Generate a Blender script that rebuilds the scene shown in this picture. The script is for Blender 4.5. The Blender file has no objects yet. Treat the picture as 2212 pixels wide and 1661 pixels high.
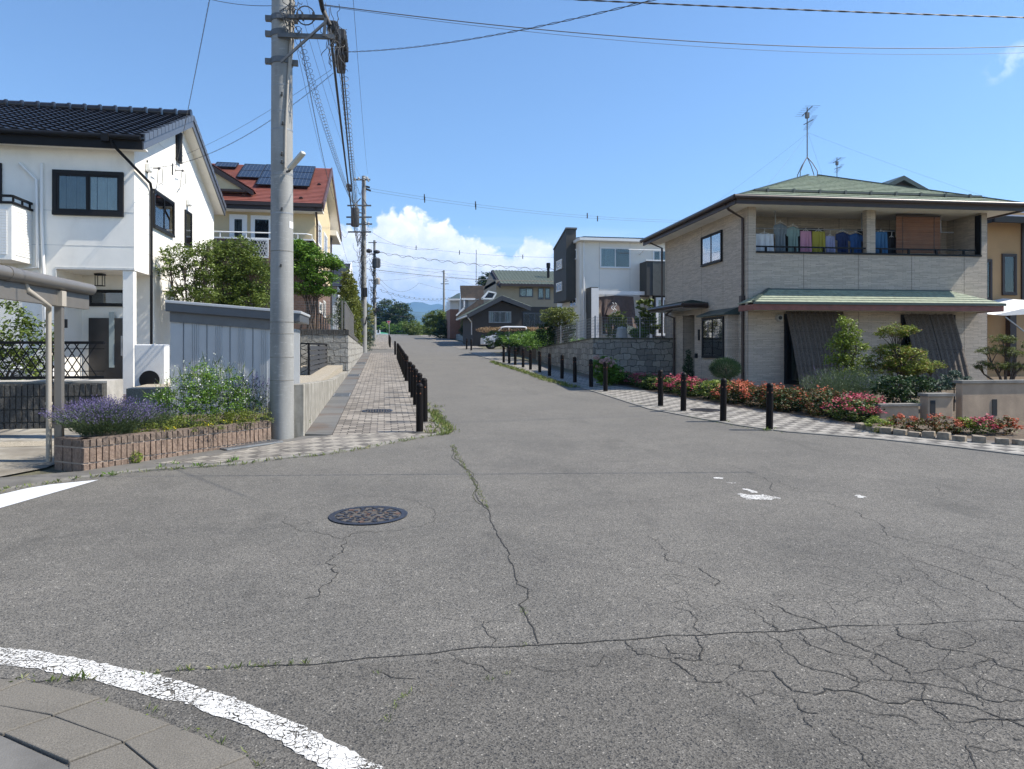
import bpy, bmesh, math, random
import numpy as np
from mathutils import Vector, Matrix
rad = math.radians
# ------------------------------------------------------------------ camera, world, sun, exposure
SC = bpy.context.scene
F_, CX_, CY_, H_ = 1534., 1106., 750., 1.5          # verticals stay vertical: level camera, lens shifted down
YAW, PIT = rad(10.2), 0.0
cam = bpy.data.objects.new('camera', bpy.data.cameras.new('camera'))
SC.collection.objects.link(cam); SC.camera = cam
cam.location = (0, 0, H_); cam.rotation_euler = (rad(90) + PIT, 0, -YAW)
cam.data.sensor_width = 36; cam.data.lens = 36 * F_ / 2212; cam.data.shift_y = -(830.5 - CY_) / 2212; cam.data.clip_end = 30000; cam.data.clip_start = .05
SUN_EL, SUN_PHI = rad(50), rad(10)
sdir = Vector((math.cos(SUN_EL) * math.cos(SUN_PHI), -math.cos(SUN_EL) * math.sin(SUN_PHI), math.sin(SUN_EL)))
sl = bpy.data.lights.new('sun', 'SUN'); sl.energy = 5.0; sl.angle = rad(.5); sl.color = (1, .93, .82)
so = bpy.data.objects.new('sun', sl); SC.collection.objects.link(so)
so.rotation_euler = sdir.to_track_quat('Z', 'Y').to_euler()
SC.view_settings.view_transform = 'Standard'; SC.view_settings.look = 'None'
SC.view_settings.exposure = 0.70; SC.view_settings.gamma = 1
SC.render.engine = 'CYCLES'
SC.cycles.transparent_max_bounces = 12; SC.cycles.max_bounces = 6

f_ = Vector((math.sin(YAW) * math.cos(PIT), math.cos(YAW) * math.cos(PIT), math.sin(PIT)))
r_ = Vector((math.cos(YAW), -math.sin(YAW), 0)); u_ = r_.cross(f_)
def ray(px, py): return f_ + (px - CX_) / F_ * r_ + (CY_ - py) / F_ * u_
def g(y):                                   # height of the ground: level junction, then a 3.2 percent climb
    if y < 5: return 0.
    if y < 8: return .032 * (y - 5) ** 2 / 6
    if y < 120: return .032 * (y - 6.5)
    return .032 * 113.5
def G(px, py, dz=0):                        # survey: where a sight line meets the ground
    d = ray(px, py); t = .5
    while t < 400 and H_ + d.z * t >= g(d.y * t) + dz: t += .25
    lo, hi = t - .25, t
    for _ in range(30):
        m = (lo + hi) / 2
        if H_ + d.z * m < g(d.y * m) + dz: hi = m
        else: lo = m
    return Vector((d.x * hi, d.y * hi, H_ + d.z * hi))
def aX(px, py, X):
    d = ray(px, py); t = X / d.x; return Vector((X, d.y * t, H_ + d.z * t))
def aY(px, py, Y):
    d = ray(px, py); t = Y / d.y; return Vector((d.x * t, Y, H_ + d.z * t))
def aD(px, py, D):
    return Vector((0, 0, H_)) + ray(px, py) * D
V = Vector

# world: physical sky plus cumulus on the northern horizon
W = bpy.data.worlds.new('World'); SC.world = W; W.use_nodes = True
nt = W.node_tree; nt.nodes.clear()
def wn(t, **k):
    n = nt.nodes.new(t)
    for a, b in k.items(): setattr(n, a, b)
    return n
def wl(a, b): nt.links.new(a, b)
def wm(op, a, b=None, c=None, clamp=False):
    n = wn('ShaderNodeMath', operation=op, use_clamp=clamp)
    for i, v in enumerate((a, b, c)):
        if v is None: continue
        if isinstance(v, (int, float)): n.inputs[i].default_value = v
        else: wl(v, n.inputs[i])
    return n.outputs[0]
sky = wn('ShaderNodeTexSky', sky_type='NISHITA', sun_disc=False, sun_elevation=SUN_EL,
         sun_rotation=math.atan2(sdir.x, sdir.y), altitude=400, air_density=1.1, dust_density=.15, ozone_density=4.5)
bg = wn('ShaderNodeBackground'); out = wn('ShaderNodeOutputWorld')
SKY_S = .111
bg.inputs[1].default_value = 1.0
tc = wn('ShaderNodeTexCoord'); sep = wn('ShaderNodeSeparateXYZ'); wl(tc.outputs['Generated'], sep.inputs[0])
sx, sy, sz = sep.outputs
az = wm('ARCTAN2', sx, sy)                                   # angle right of the street direction
el = wm('ARCSINE', sz)
def azel(px, py):
    d = ray(px, py).normalized(); return math.atan2(d.x, d.y), math.asin(d.z)
AZ0, AZ1 = -.32, .62; EL0 = .0; EL1 = .30
nz = wn('ShaderNodeTexNoise'); nz.inputs['Scale'].default_value = 34; nz.inputs['Detail'].default_value = 7; nz.inputs['Roughness'].default_value = .62
wl(tc.outputs['Generated'], nz.inputs[0])
vor = wn('ShaderNodeTexVoronoi', feature='SMOOTH_F1'); vor.inputs['Scale'].default_value = 42; vor.inputs['Smoothness'].default_value = .6
vor.inputs['Detail'].default_value = 2.5; vor.inputs['Roughness'].default_value = .6
mixv = wn('ShaderNodeVectorMath', operation='MULTIPLY_ADD'); wl(nz.outputs['Color'], mixv.inputs[0]); mixv.inputs[1].default_value = (.035,) * 3
wl(tc.outputs['Generated'], mixv.inputs[2]); wl(mixv.outputs[0], vor.inputs[0])
nzb = wn('ShaderNodeTexNoise'); nzb.inputs['Scale'].default_value = 9; nzb.inputs['Detail'].default_value = 3
wl(tc.outputs['Generated'], nzb.inputs[0])
azn = wm('ADD', az, wm('MULTIPLY', wm('SUBTRACT', nz.outputs[0], .5), .009))
ramp = wn('ShaderNodeValToRGB'); ramp.color_ramp.interpolation = 'LINEAR'
wl(wm('DIVIDE', wm('SUBTRACT', azn, AZ0), AZ1 - AZ0), ramp.inputs[0])
prof = [(640, 520), (700, 490), (735, 462), (770, 480), (806, 472), (820, 440), (846, 438), (858, 452), (874, 434), (903, 440), (918, 460), (966, 458), (984, 473),
        (1006, 488), (1028, 493), (1050, 512), (1072, 530), (1096, 533), (1120, 529), (1134, 494), (1150, 494), (1170, 498), (1190, 515), (1230, 560), (1290, 590), (1400, 640)]
cr = ramp.color_ramp
pts = []
for px, py in prof:
    a, e = azel(px, py); pts.append(((a - AZ0) / (AZ1 - AZ0), (e - EL0) / (EL1 - EL0)))
while len(cr.elements) < len(pts): cr.elements.new(.5)
for e_, (p, v) in zip(cr.elements, pts): e_.position = p; e_.color = (v, v, v, 1)
top = wm('ADD', wm('MULTIPLY', ramp.outputs[0], EL1 - EL0), EL0)
billow = wm('SUBTRACT', .42, vor.outputs['Distance'])
depth = wm('ADD', wm('SUBTRACT', top, el), wm('MULTIPLY', billow, .020))       # how far inside the outline
depth = wm('ADD', depth, wm('MULTIPLY', wm('SUBTRACT', nz.outputs[0], .5), .018))
mask = wm('MULTIPLY', wm('ADD', depth, .004), 105, clamp=True)
lowfade = wm('MULTIPLY', wm('SUBTRACT', el, .012), 12, clamp=True)             # thins out towards the hills
mask = wm('MULTIPLY', mask, wm('MULTIPLY', lowfade, .97))
# body shading: bright knobs, blue grey hollows
sh = wm('MULTIPLY', wm('ADD', wm('MULTIPLY', billow, 1.5), wm('MULTIPLY', wm('SUBTRACT', nzb.outputs[0], .42), 1.8)), 1.0)
deep = wm('MULTIPLY', depth, 6.0, clamp=True)
sh = wm('ADD', wm('SUBTRACT', 1.0, wm('MULTIPLY', deep, .5)), wm('MULTIPLY', sh, .4), clamp=True)
ccol = wn('ShaderNodeMix', data_type='RGBA'); wl(sh, ccol.inputs[0])
ccol.inputs[6].default_value = (.46, .56, .74, 1); ccol.inputs[7].default_value = (1.0, .99, 1.0, 1)
# thin streaks low down and one wisp high on the right
mp = wn('ShaderNodeMapping'); mp.inputs['Scale'].default_value = (3, 3, 26); wl(tc.outputs['Generated'], mp.inputs[0])
n2 = wn('ShaderNodeTexNoise'); n2.inputs['Scale'].default_value = 2.2; n2.inputs['Detail'].default_value = 6; wl(mp.outputs[0], n2.inputs[0])
streak = wm('MULTIPLY', wm('SUBTRACT', n2.outputs[0], .45), 4.5, clamp=True)
band = wm('MULTIPLY', wm('MULTIPLY', wm('SUBTRACT', .17, el), 14, clamp=True), wm('MULTIPLY', wm('SUBTRACT', el, -.01), 30, clamp=True))
azl = wm('MULTIPLY', wm('SUBTRACT', .45, az), 8, clamp=True)
streak = wm('MULTIPLY', wm('MULTIPLY', wm('ADD', streak, .35, clamp=True), band), wm('MULTIPLY', azl, .85))
wa, we = azel(2178, 135)
dx_ = wm('SUBTRACT', az, wa); dy_ = wm('SUBTRACT', el, we)
rr = wm('ADD', wm('POWER', wm('MULTIPLY', wm('SUBTRACT', dx_, wm('MULTIPLY', dy_, .8)), 42), 2), wm('POWER', wm('MULTIPLY', dy_, 44), 2))
n3 = wn('ShaderNodeTexNoise'); n3.inputs['Scale'].default_value = 55; n3.inputs['Detail'].default_value = 5; wl(tc.outputs['Generated'], n3.inputs[0])
wisp = wm('MULTIPLY', wm('SUBTRACT', 1, rr, clamp=True), wm('MULTIPLY', wm('SUBTRACT', n3.outputs[0], .42), 3.0, clamp=True))
thin = wm('MAXIMUM', streak, wm('MULTIPLY', wisp, .8))
skm = wn('ShaderNodeMix', data_type='RGBA', blend_type='MULTIPLY'); skm.inputs[0].default_value = 1
wl(sky.outputs[0], skm.inputs[6]); skm.inputs[7].default_value = (SKY_S*.96, SKY_S*1.04, SKY_S*1.10, 1)
m1 = wn('ShaderNodeMix', data_type='RGBA'); wl(thin, m1.inputs[0]); wl(skm.outputs[2], m1.inputs[6]); m1.inputs[7].default_value = (.80, .88, 1.02, 1)
m2 = wn('ShaderNodeMix', data_type='RGBA'); wl(mask, m2.inputs[0]); wl(m1.outputs[2], m2.inputs[6]); wl(ccol.outputs[2], m2.inputs[7])
wl(m2.outputs[2], bg.inputs[0]); wl(bg.outputs[0], out.inputs[0])

# ------------------------------------------------------------------ helpers
COL = SC.collection
WM = {}
rng = random.Random(7)
def wmat(o):
    return WM.get(o.name, Matrix.Identity(4)) if o else Matrix.Identity(4)
def tag(o, label=None, cat=None, group=None, kind=None):
    if label: o['label'] = label
    if cat: o['category'] = cat
    if group: o['group'] = group
    if kind: o['kind'] = kind
    return o
def thing(name, loc, label, cat, group=None, rz=0):
    o = bpy.data.objects.new(name, None); COL.objects.link(o); o.empty_display_size = .2
    o.location = loc; o.rotation_euler = (0, 0, rz)
    WM[o.name] = Matrix.Translation(V(loc)) @ Matrix.Rotation(rz, 4, 'Z')
    return tag(o, label, cat, group)
class MB:
    def __init__(s, M=None): s.v = []; s.f = []; s.M = M
    def add(s, vs, fs):
        n = len(s.v)
        if s.M is not None: vs = [s.M @ V(p) for p in vs]
        s.v += [tuple(p) for p in vs]; s.f += [tuple(i + n for i in q) for q in fs]; return s
    def box(s, x0, x1, y0, y1, z0, z1):
        x0, x1 = min(x0, x1), max(x0, x1); y0, y1 = min(y0, y1), max(y0, y1); z0, z1 = min(z0, z1), max(z0, z1)
        return s.add([(x0,y0,z0),(x1,y0,z0),(x1,y1,z0),(x0,y1,z0),(x0,y0,z1),(x1,y0,z1),(x1,y1,z1),(x0,y1,z1)],
                     [(0,3,2,1),(4,5,6,7),(0,1,5,4),(1,2,6,5),(2,3,7,6),(3,0,4,7)])
    def hexa(s, p):                       # 8 points: bottom ring, top ring
        return s.add(p, [(0,3,2,1),(4,5,6,7),(0,1,5,4),(1,2,6,5),(2,3,7,6),(3,0,4,7)])
    def bar(s, a, b, w, h=None, up=(0,0,1)):  # square bar between two points
        a, b = V(a), V(b); h = h or w; d = (b - a)
        if d.length < 1e-6: return s
        d.normalize(); up = V(up)
        if abs(d.dot(up)) > .98: up = V((1, 0, 0))
        e = d.cross(up).normalized(); n = e.cross(d).normalized()
        e *= w / 2; n *= h / 2
        return s.hexa([a-e-n, a+e-n, b+e-n, b-e-n, a-e+n, a+e+n, b+e+n, b-e+n])
    def tube(s, path, r, n=8, cap=True):
        path = [V(p) for p in path]; m = len(path)
        rs = r if isinstance(r, (list, tuple)) else [r] * m
        vs = []; fs = []; prev = None
        for i, p in enumerate(path):
            d = (path[min(i+1, m-1)] - path[max(i-1, 0)])
            d = d.normalized() if d.length > 1e-9 else V((0, 0, 1))
            if prev is None:
                e = d.cross(V((0, 0, 1)));
                if e.length < .05: e = d.cross(V((0, 1, 0)))
            else: e = prev - d * prev.dot(d)
            e = e.normalized(); prev = e; k = d.cross(e)
            for j in range(n):
                t = 2 * math.pi * j / n
                vs.append(p + (e * math.cos(t) + k * math.sin(t)) * rs[i])
        for i in range(m - 1):
            for j in range(n):
                a = i*n + j; b = i*n + (j+1) % n; fs.append((a, b, b+n, a+n))
        if cap: fs += [tuple(range(n-1, -1, -1)), tuple(range((m-1)*n, m*n))]
        return s.add(vs, fs)
    def cyl(s, a, b, r, r2=None, n=16): return s.tube([a, b], [r, r if r2 is None else r2], n)
    def lathe(s, c, prof, n=20):          # prof: (radius, z)
        c = V(c); vs = []; fs = []; m = len(prof)
        for r, z in prof:
            for j in range(n):
                t = 2*math.pi*j/n; vs.append(c + V((r*math.cos(t), r*math.sin(t), z)))
        for i in range(m-1):
            for j in range(n):
                a = i*n+j; b = i*n+(j+1) % n; fs.append((a, b, b+n, a+n))
        fs += [tuple(range(n-1, -1, -1)), tuple(range((m-1)*n, m*n))]
        return s.add(vs, fs)
    def ball(s, c, r, n=10, m=7):
        if not isinstance(r, (list, tuple)): r = (r, r, r)
        c = V(c); vs = [c + V((0, 0, -r[2]))]; fs = []
        for i in range(1, m):
            a = -math.pi/2 + math.pi*i/m
            for j in range(n):
                t = 2*math.pi*j/n; vs.append(c + V((r[0]*math.cos(a)*math.cos(t), r[1]*math.cos(a)*math.sin(t), r[2]*math.sin(a))))
        vs.append(c + V((0, 0, r[2]))); L = len(vs) - 1
        for j in range(n):
            fs.append((0, 1+(j+1) % n, 1+j))
            for i in range(m-2):
                a = 1+i*n+j; b = 1+i*n+(j+1) % n; fs.append((a, b, b+n, a+n))
            fs.append((1+(m-2)*n+j, 1+(m-2)*n+(j+1) % n, L))
        return s.add(vs, fs)
    def prism(s, poly, d):                # planar polygon (3D points) pushed along vector d
        poly = [V(p) for p in poly]; d = V(d); n = len(poly)
        fs = [tuple(range(n)), tuple(range(2*n-1, n-1, -1))]
        for i in range(n):
            j = (i+1) % n; fs.append((j, i, i+n, j+n))
        return s.add(poly + [p + d for p in poly], fs)
    def poly(s, pts): return s.add(pts, [tuple(range(len(pts)))])
    def cut(s): s.cuts = getattr(s, 'cuts', []) + [len(s.v)]; return s
    def build_each(s, name, mat, parent=None, **k):      # one object per piece between cut() marks
        cs = [0] + [c for c in s.cuts if c < len(s.v)] + [len(s.v)]; r = []
        for a, b in zip(cs[:-1], cs[1:]):
            q = MB(); q.v = s.v[a:b]; q.f = [tuple(i-a for i in f) for f in s.f if a <= f[0] < b]; r.append(q.build(name, mat, parent, **k))
        return r
    def build(s, name, mat, parent=None, loc=None, smooth=False, bevel=0, label=None):
        me = bpy.data.meshes.new(name)
        P = wmat(parent) if parent else Matrix.Translation(V(loc) if loc is not None else V((0, 0, 0)))
        I = P.inverted()
        me.from_pydata([tuple(I @ V(p)) for p in s.v], [], s.f); me.update()
        bm = bmesh.new(); bm.from_mesh(me); bmesh.ops.recalc_face_normals(bm, faces=bm.faces); bm.to_mesh(me); bm.free()
        if smooth: me.shade_smooth(); me.set_sharp_from_angle(angle=rad(38))
        me.materials.append(mat)
        o = bpy.data.objects.new(name, me); COL.objects.link(o)
        if parent: o.parent = parent; WM[o.name] = P
        else: o.location = P.translation; WM[o.name] = P
        if bevel:
            b = o.modifiers.new('b', 'BEVEL'); b.width = bevel; b.segments = 2; b.limit_method = 'ANGLE'; b.angle_limit = rad(50)
        if label: o['label'] = label
        return o

def copy_tree(o, parent=None):
    c = o.copy(); COL.objects.link(c)
    if parent: c.parent = parent
    for ch in list(o.children): copy_tree(ch, c)
    return c

# ---------- materials
MATS = {}
class NT:
    def __init__(s, name):
        s.m = bpy.data.materials.new(name); s.m.use_nodes = True; s.t = s.m.node_tree
        s.b = s.t.nodes['Principled BSDF']; s.o = s.t.nodes['Material Output']
        s.tc = s.t.nodes.new('ShaderNodeTexCoord'); s.co = s.tc.outputs['Object']
    def n(s, t, **k):
        n = s.t.nodes.new(t)
        for a, b in k.items(): setattr(n, a, b)
        return n
    def l(s, a, b): s.t.links.new(a, b)
    def math(s, op, a, b=None, clamp=False):
        n = s.n('ShaderNodeMath', operation=op, use_clamp=clamp)
        for i, v in enumerate((a, b)):
            if v is None: continue
            if isinstance(v, (int, float)): n.inputs[i].default_value = v
            else: s.l(v, n.inputs[i])
        return n.outputs[0]
    def noise(s, scale, detail=4, rough=.55, co=None):
        n = s.n('ShaderNodeTexNoise'); n.inputs['Scale'].default_value = scale; n.inputs['Detail'].default_value = detail
        n.inputs['Roughness'].default_value = rough; s.l(co or s.co, n.inputs['Vector']); return n.outputs[0]
    def mix(s, fac, a, b, blend='MIX'):
        n = s.n('ShaderNodeMix', data_type='RGBA', blend_type=blend)
        for i, v in ((0, fac), (6, a), (7, b)):
            if isinstance(v, (int, float)): n.inputs[i].default_value = v
            elif isinstance(v, tuple): n.inputs[i].default_value = (*v, 1)[:4]
            else: s.l(v, n.inputs[i])
        return n.outputs[2]
    def ramp(s, v, lo, hi):
        n = s.n('ShaderNodeMapRange'); n.inputs[1].default_value = lo; n.inputs[2].default_value = hi; s.l(v, n.inputs[0]); return n.outputs[0]
    def scale(s, sx, sy, sz, co=None):
        n = s.n('ShaderNodeMapping'); n.inputs['Scale'].default_value = (sx, sy, sz); s.l(co or s.co, n.inputs[0]); return n.outputs[0]
    def bump(s, h, dist=.01, strength=1):
        n = s.n('ShaderNodeBump'); n.inputs['Distance'].default_value = dist; n.inputs['Strength'].default_value = strength
        s.l(h, n.inputs['Height']); s.l(n.outputs[0], s.b.inputs['Normal']); return n
    def wallco(s):                        # x+y along the wall, z up
        p = s.n('ShaderNodeSeparateXYZ'); s.l(s.co, p.inputs[0]); c = s.n('ShaderNodeCombineXYZ')
        s.l(s.math('ADD', p.outputs[0], p.outputs[1]), c.inputs[0]); s.l(p.outputs[2], c.inputs[1]); return c.outputs[0]
    def col(s, v):
        if isinstance(v, tuple): s.b.inputs['Base Color'].default_value = (*v, 1)
        else: s.l(v, s.b.inputs['Base Color'])
    def done(s, rough=.6, metal=0, spec=None):
        s.b.inputs['Roughness'].default_value = rough; s.b.inputs['Metallic'].default_value = metal
        if spec is not None: s.b.inputs['Specular IOR Level'].default_value = spec
        MATS[s.m.name] = s.m; return s.m
def simple(name, c, rough=.5, metal=0, var=.12, scale=6, bump=0, bscale=60, dirt=0, spec=None):
    s = NT(name); a = tuple(max(0, x*(1-var)) for x in c); b = tuple(min(1, x*(1+var)) for x in c)
    v = s.mix(s.ramp(s.noise(scale, 5), .3, .7), a, b)
    if dirt:
        d = s.ramp(s.noise(2.3, 6, .7, s.scale(1, 1, .35)), .48, .75)
        v = s.mix(s.math('MULTIPLY', d, dirt), v, tuple(x*.45 for x in c))
    s.col(v)
    if bump: s.bump(s.noise(bscale, 4), bump)
    return s.done(rough, metal, spec)
def brick(name, c1, c2, cm, bw, bh, mortar, off=.5, wall=True, bump=.006, rough=.8, distort=0, nb=.0, nscale=30, extra=None, bias=0, freq=2):
    s = NT(name); co = s.wallco() if wall else s.co
    if distort:
        nz = s.n('ShaderNodeTexNoise'); nz.inputs['Scale'].default_value = 2.6; nz.inputs['Detail'].default_value = 3; s.l(co, nz.inputs[0])
        a = s.n('ShaderNodeVectorMath', operation='MULTIPLY_ADD'); s.l(nz.outputs['Color'], a.inputs[0]); a.inputs[1].default_value = (distort, distort, 0)
        s.l(co, a.inputs[2]); co = a.outputs[0]
    b = s.n('ShaderNodeTexBrick', offset=off, offset_frequency=freq); s.l(co, b.inputs[0])
    b.inputs['Color1'].default_value = (*c1, 1); b.inputs['Color2'].default_value = (*c2, 1); b.inputs['Mortar'].default_value = (*cm, 1)
    b.inputs['Scale'].default_value = 1; b.inputs['Mortar Size'].default_value = mortar; b.inputs['Brick Width'].default_value = bw
    b.inputs['Row Height'].default_value = bh; b.inputs['Bias'].default_value = bias; b.inputs['Mortar Smooth'].default_value = .3
    v = s.mix(.45, b.outputs['Color'], s.mix(s.noise(nscale, 6, .7), (.25, .25, .25), (1, 1, 1)), 'MULTIPLY')
    if extra: v = extra(s, v)
    s.col(v)
    h = s.math('SUBTRACT', s.math('MULTIPLY', s.noise(nscale*.6, 5, .65), nb), b.outputs['Fac'])
    s.bump(h, bump); return s.done(rough)

def leafmat(name, c1, c2, c3=None, rough=.55, trans=.25, f3=.85):
    s = NT(name); gm = s.n('ShaderNodeNewGeometry'); r = gm.outputs['Random Per Island']
    v = s.mix(r, c1, c2)
    if c3:
        v = s.mix(s.math('GREATER_THAN', s.math('FRACT', s.math('MULTIPLY', r, 17.3)), f3), v, c3)
    v = s.mix(s.ramp(s.noise(2.2, 2), .3, .7), v, s.mix(1.0, v, (.72, .78, .62), 'MULTIPLY'))
    s.col(v); s.done(rough, 0, .35)
    tr = s.n('ShaderNodeBsdfTranslucent'); s.l(v, tr.inputs[0]); mx = s.n('ShaderNodeMixShader'); mx.inputs[0].default_value = trans
    s.l(s.b.outputs[0], mx.inputs[1]); s.l(tr.outputs[0], mx.inputs[2]); s.l(mx.outputs[0], s.o.inputs[0]); return s.m
def glassmat(name, tint=(.75, .82, .85), refl=.12):
    s = NT(name); t = s.n('ShaderNodeBsdfTransparent'); t.inputs[0].default_value = (*tint, 1)
    gl = s.n('ShaderNodeBsdfGlossy'); gl.inputs['Roughness'].default_value = .015; gl.inputs[0].default_value = (.95, .97, 1, 1)
    fr = s.n('ShaderNodeFresnel'); fr.inputs[0].default_value = 1.5
    mx = s.n('ShaderNodeMixShader'); s.l(s.math('ADD', s.math('MULTIPLY', fr.outputs[0], 1.0), refl, clamp=True), mx.inputs[0])
    s.l(t.outputs[0], mx.inputs[1]); s.l(gl.outputs[0], mx.inputs[2]); s.l(mx.outputs[0], s.o.inputs[0]); return s.m

def asphalt(name):
    s = NT(name)
    n1 = s.noise(190, 3, .8); n2 = s.noise(.75, 7, .68); n3 = s.noise(7, 4)
    vo = s.n('ShaderNodeTexVoronoi'); vo.inputs['Scale'].default_value = 150; s.l(s.co, vo.inputs[0])
    vc = s.n('ShaderNodeSeparateColor'); s.l(vo.outputs['Color'], vc.inputs[0])
    v = s.mix(s.ramp(n1, .28, .72), (.046, .044, .040), (.232, .221, .198))
    v = s.mix(.55, v, s.mix(s.ramp(vc.outputs[0], .1, .95), (.042, .040, .038), (.242, .229, .206)))
    v = s.mix(s.math('GREATER_THAN', vc.outputs[1], .991), v, (.38, .36, .32))
    v = s.mix(s.math('GREATER_THAN', vc.outputs[2], .93), v, (.045, .047, .05))
    v = s.mix(1.0, v, s.mix(s.ramp(n2, .3, .7), (.78, .785, .79), (1.15, 1.14, 1.12)), 'MULTIPLY')
    st = s.ramp(s.noise(1.6, 4, .6, s.scale(1, .35, 1)), .60, .70); v = s.mix(s.math('MULTIPLY', st, .38), v, (.055, .054, .05))
    v = s.mix(1.0, v, s.mix(s.ramp(n3, .3, .7), (.92, .92, .92), (1.06, 1.06, 1.06)), 'MULTIPLY')
    # older, coarser, darker surface in front of the long joint (y < 3.4)
    p = s.n('ShaderNodeSeparateXYZ'); s.l(s.co, p.inputs[0])
    old = s.math('LESS_THAN', s.math('ADD', p.outputs[1], s.math('MULTIPLY', p.outputs[0], .052)), 3.44)
    v = s.mix(s.math('MULTIPLY', old, .55), v, s.mix(1.0, v, (.74, .73, .72), 'MULTIPLY'))
    # tyre polished lane running up the street
    lane = s.math('ABSOLUTE', s.math('SUBTRACT', p.outputs[0], 2.6)); lane = s.math('SUBTRACT', 1, s.math('MULTIPLY', lane, .55), clamp=True)
    v = s.mix(s.math('MULTIPLY', lane, .35), v, s.mix(1.0, v, (1.12, 1.11, 1.1), 'MULTIPLY'))
    up_ = s.math('MULTIPLY', s.math('SUBTRACT', p.outputs[1], 5.0), .11, clamp=True); v = s.mix(up_, v, s.mix(.45, s.mix(1.0, v, (1.14, 1.13, 1.10), 'MULTIPLY'), (.135, .130, .120)))
    # fine crazing near the lower right
    e = s.n('ShaderNodeTexVoronoi', feature='DISTANCE_TO_EDGE'); e.inputs['Scale'].default_value = 5.5
    dn = s.n('ShaderNodeTexNoise'); dn.inputs['Scale'].default_value = 6; dn.inputs['Detail'].default_value = 4; s.l(s.co, dn.inputs[0])
    a = s.n('ShaderNodeVectorMath', operation='MULTIPLY_ADD'); s.l(dn.outputs['Color'], a.inputs[0]); a.inputs[1].default_value = (.16, .16, 0); s.l(s.co, a.inputs[2]); s.l(a.outputs[0], e.inputs[0])
    line = s.math('SUBTRACT', 1, s.math('MULTIPLY', e.outputs[0], 95), clamp=True)
    reg = s.math('MULTIPLY', s.math('MULTIPLY', s.math('SUBTRACT', p.outputs[0], .9), .9, clamp=True), s.math('MULTIPLY', s.math('SUBTRACT', 5.2, p.outputs[1]), .7, clamp=True))
    reg = s.math('MULTIPLY', reg, s.math('MULTIPLY', s.math('SUBTRACT', s.noise(1.3, 3), .40), 12, clamp=True))
    v = s.mix(s.math('MULTIPLY', s.math('MULTIPLY', line, reg), .8), v, (.022, .022, .024))
    s.col(v)
    s.bump(s.math('SUBTRACT', s.math('ADD', s.math('MULTIPLY', n1, .5), s.math('MULTIPLY', vo.outputs[0], .8)), s.math('MULTIPLY', s.math('MULTIPLY', line, reg), 1.2)), .004, .8)
    return s.done(.88, 0, .25)
M_ASP = asphalt('asphalt')
def wave_dark(s, v, amount=.3): return v
M_CONC = simple('concrete', (.40, .385, .355), .85, var=.22, scale=5, bump=.003, bscale=90, dirt=.45)
M_CONCD = simple('concrete_dark', (.20, .19, .17), .85, var=.28, scale=4, bump=.003, bscale=90, dirt=.3)
M_SLABS = simple('kerb_stone', (.15, .137, .115), .9, var=.35, scale=160, bump=.003, bscale=150, dirt=.35)
M_GUTTER = simple('gutter_cover', (.13, .125, .115), .85, var=.25, scale=3, bump=.002, bscale=120, dirt=.5)
M_WHITE = simple('white_wall', (.88, .85, .78), .75, var=.03, scale=2, bump=.0025, bscale=150, dirt=.16)
M_WTRIM = simple('white_paint', (.78, .78, .76), .45, var=.03)
M_CREAM = simple('cream_render', (.62, .50, .30), .8, var=.05, scale=2, bump=.001, bscale=100)
M_TAN = simple('tan_render', (.42, .27, .135), .8, var=.06, scale=2)
M_MODERN = simple('pale_grey_siding', (.78, .74, .66), .7, var=.03, scale=2)
M_TAUPE = simple('taupe_render', (.36, .30, .22), .85, var=.05, scale=2)
M_BROWNW = simple('dark_brown_render', (.055, .048, .043), .85, var=.1, scale=2)
M_DKFIN = simple('charcoal_siding', (.05, .05, .046), .7, var=.1, scale=3)
M_BLACK = simple('black_paint', (.009, .009, .010), .5, var=.1, spec=.2)
M_BLKM = simple('black_metal', (.012, .012, .013), .5, var=.15, spec=.25)
M_BROWNM = simple('brown_gutter', (.05, .032, .026), .4, var=.15)
M_REDBR = simple('red_brown_fascia', (.20, .065, .045), .5, var=.2)
M_DKBR = simple('dark_brown_trim', (.035, .022, .02), .5, var=.2)
M_ROOFK = simple('glazed_black_tile', (.017, .018, .024), .30, var=.25, scale=3)
M_ROOFR = simple('red_slate', (.22, .072, .052), .6, var=.16, scale=4)
M_ROOFG = simple('green_slate', (.27, .305, .225), .75, var=.25, scale=9)
M_ROOFDG = simple('dark_green_metal', (.045, .065, .055), .45, var=.15)
M_ROOFGT = simple('weathered_green_tile', (.13, .155, .125), .55, var=.25, scale=5)
M_SLATEB = brick('brown_shingle', (.17, .125, .095), (.12, .095, .075), (.06, .05, .045), .3, .22, .008, wall=True)
M_SHED = simple('blue_grey_steel', (.47, .485, .495), .38, var=.03, metal=.1)
M_SHEDD = simple('dark_steel_trim', (.09, .098, .108), .4, var=.06)
M_STEEL = simple('galvanised_steel', (.30, .31, .32), .5, var=.2, metal=.55)
M_STEELD = simple('weathered_steel', (.13, .135, .14), .55, var=.25, metal=.4)
M_CARP = simple('bronze_aluminium', (.20, .185, .165), .4, var=.06, metal=.35)
M_CARPB = simple('beige_pipe', (.40, .36, .30), .5, var=.05)
M_CABLE = simple('cable_black', (.02, .02, .022), .6, var=.1)
M_CABLEG = simple('cable_grey', (.06, .062, .066), .6, var=.1)
M_BOLL = simple('bollard_dark_brown', (.006, .004, .0035), .6, var=.3, scale=12, bump=.0008, bscale=60, spec=.18)
M_REFL = simple('amber_reflector', (.22, .075, .03), .3, var=.15, scale=60)
M_IRON = simple('cast_iron', (.045, .045, .055), .45, var=.3, scale=30, metal=.5, bump=.002, bscale=80)
M_RUST = simple('rusty_iron', (.12, .07, .05), .7, var=.4, scale=30)
M_SAND = simple('sandy_fill', (.28, .25, .19), .9, var=.3, scale=60)
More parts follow.
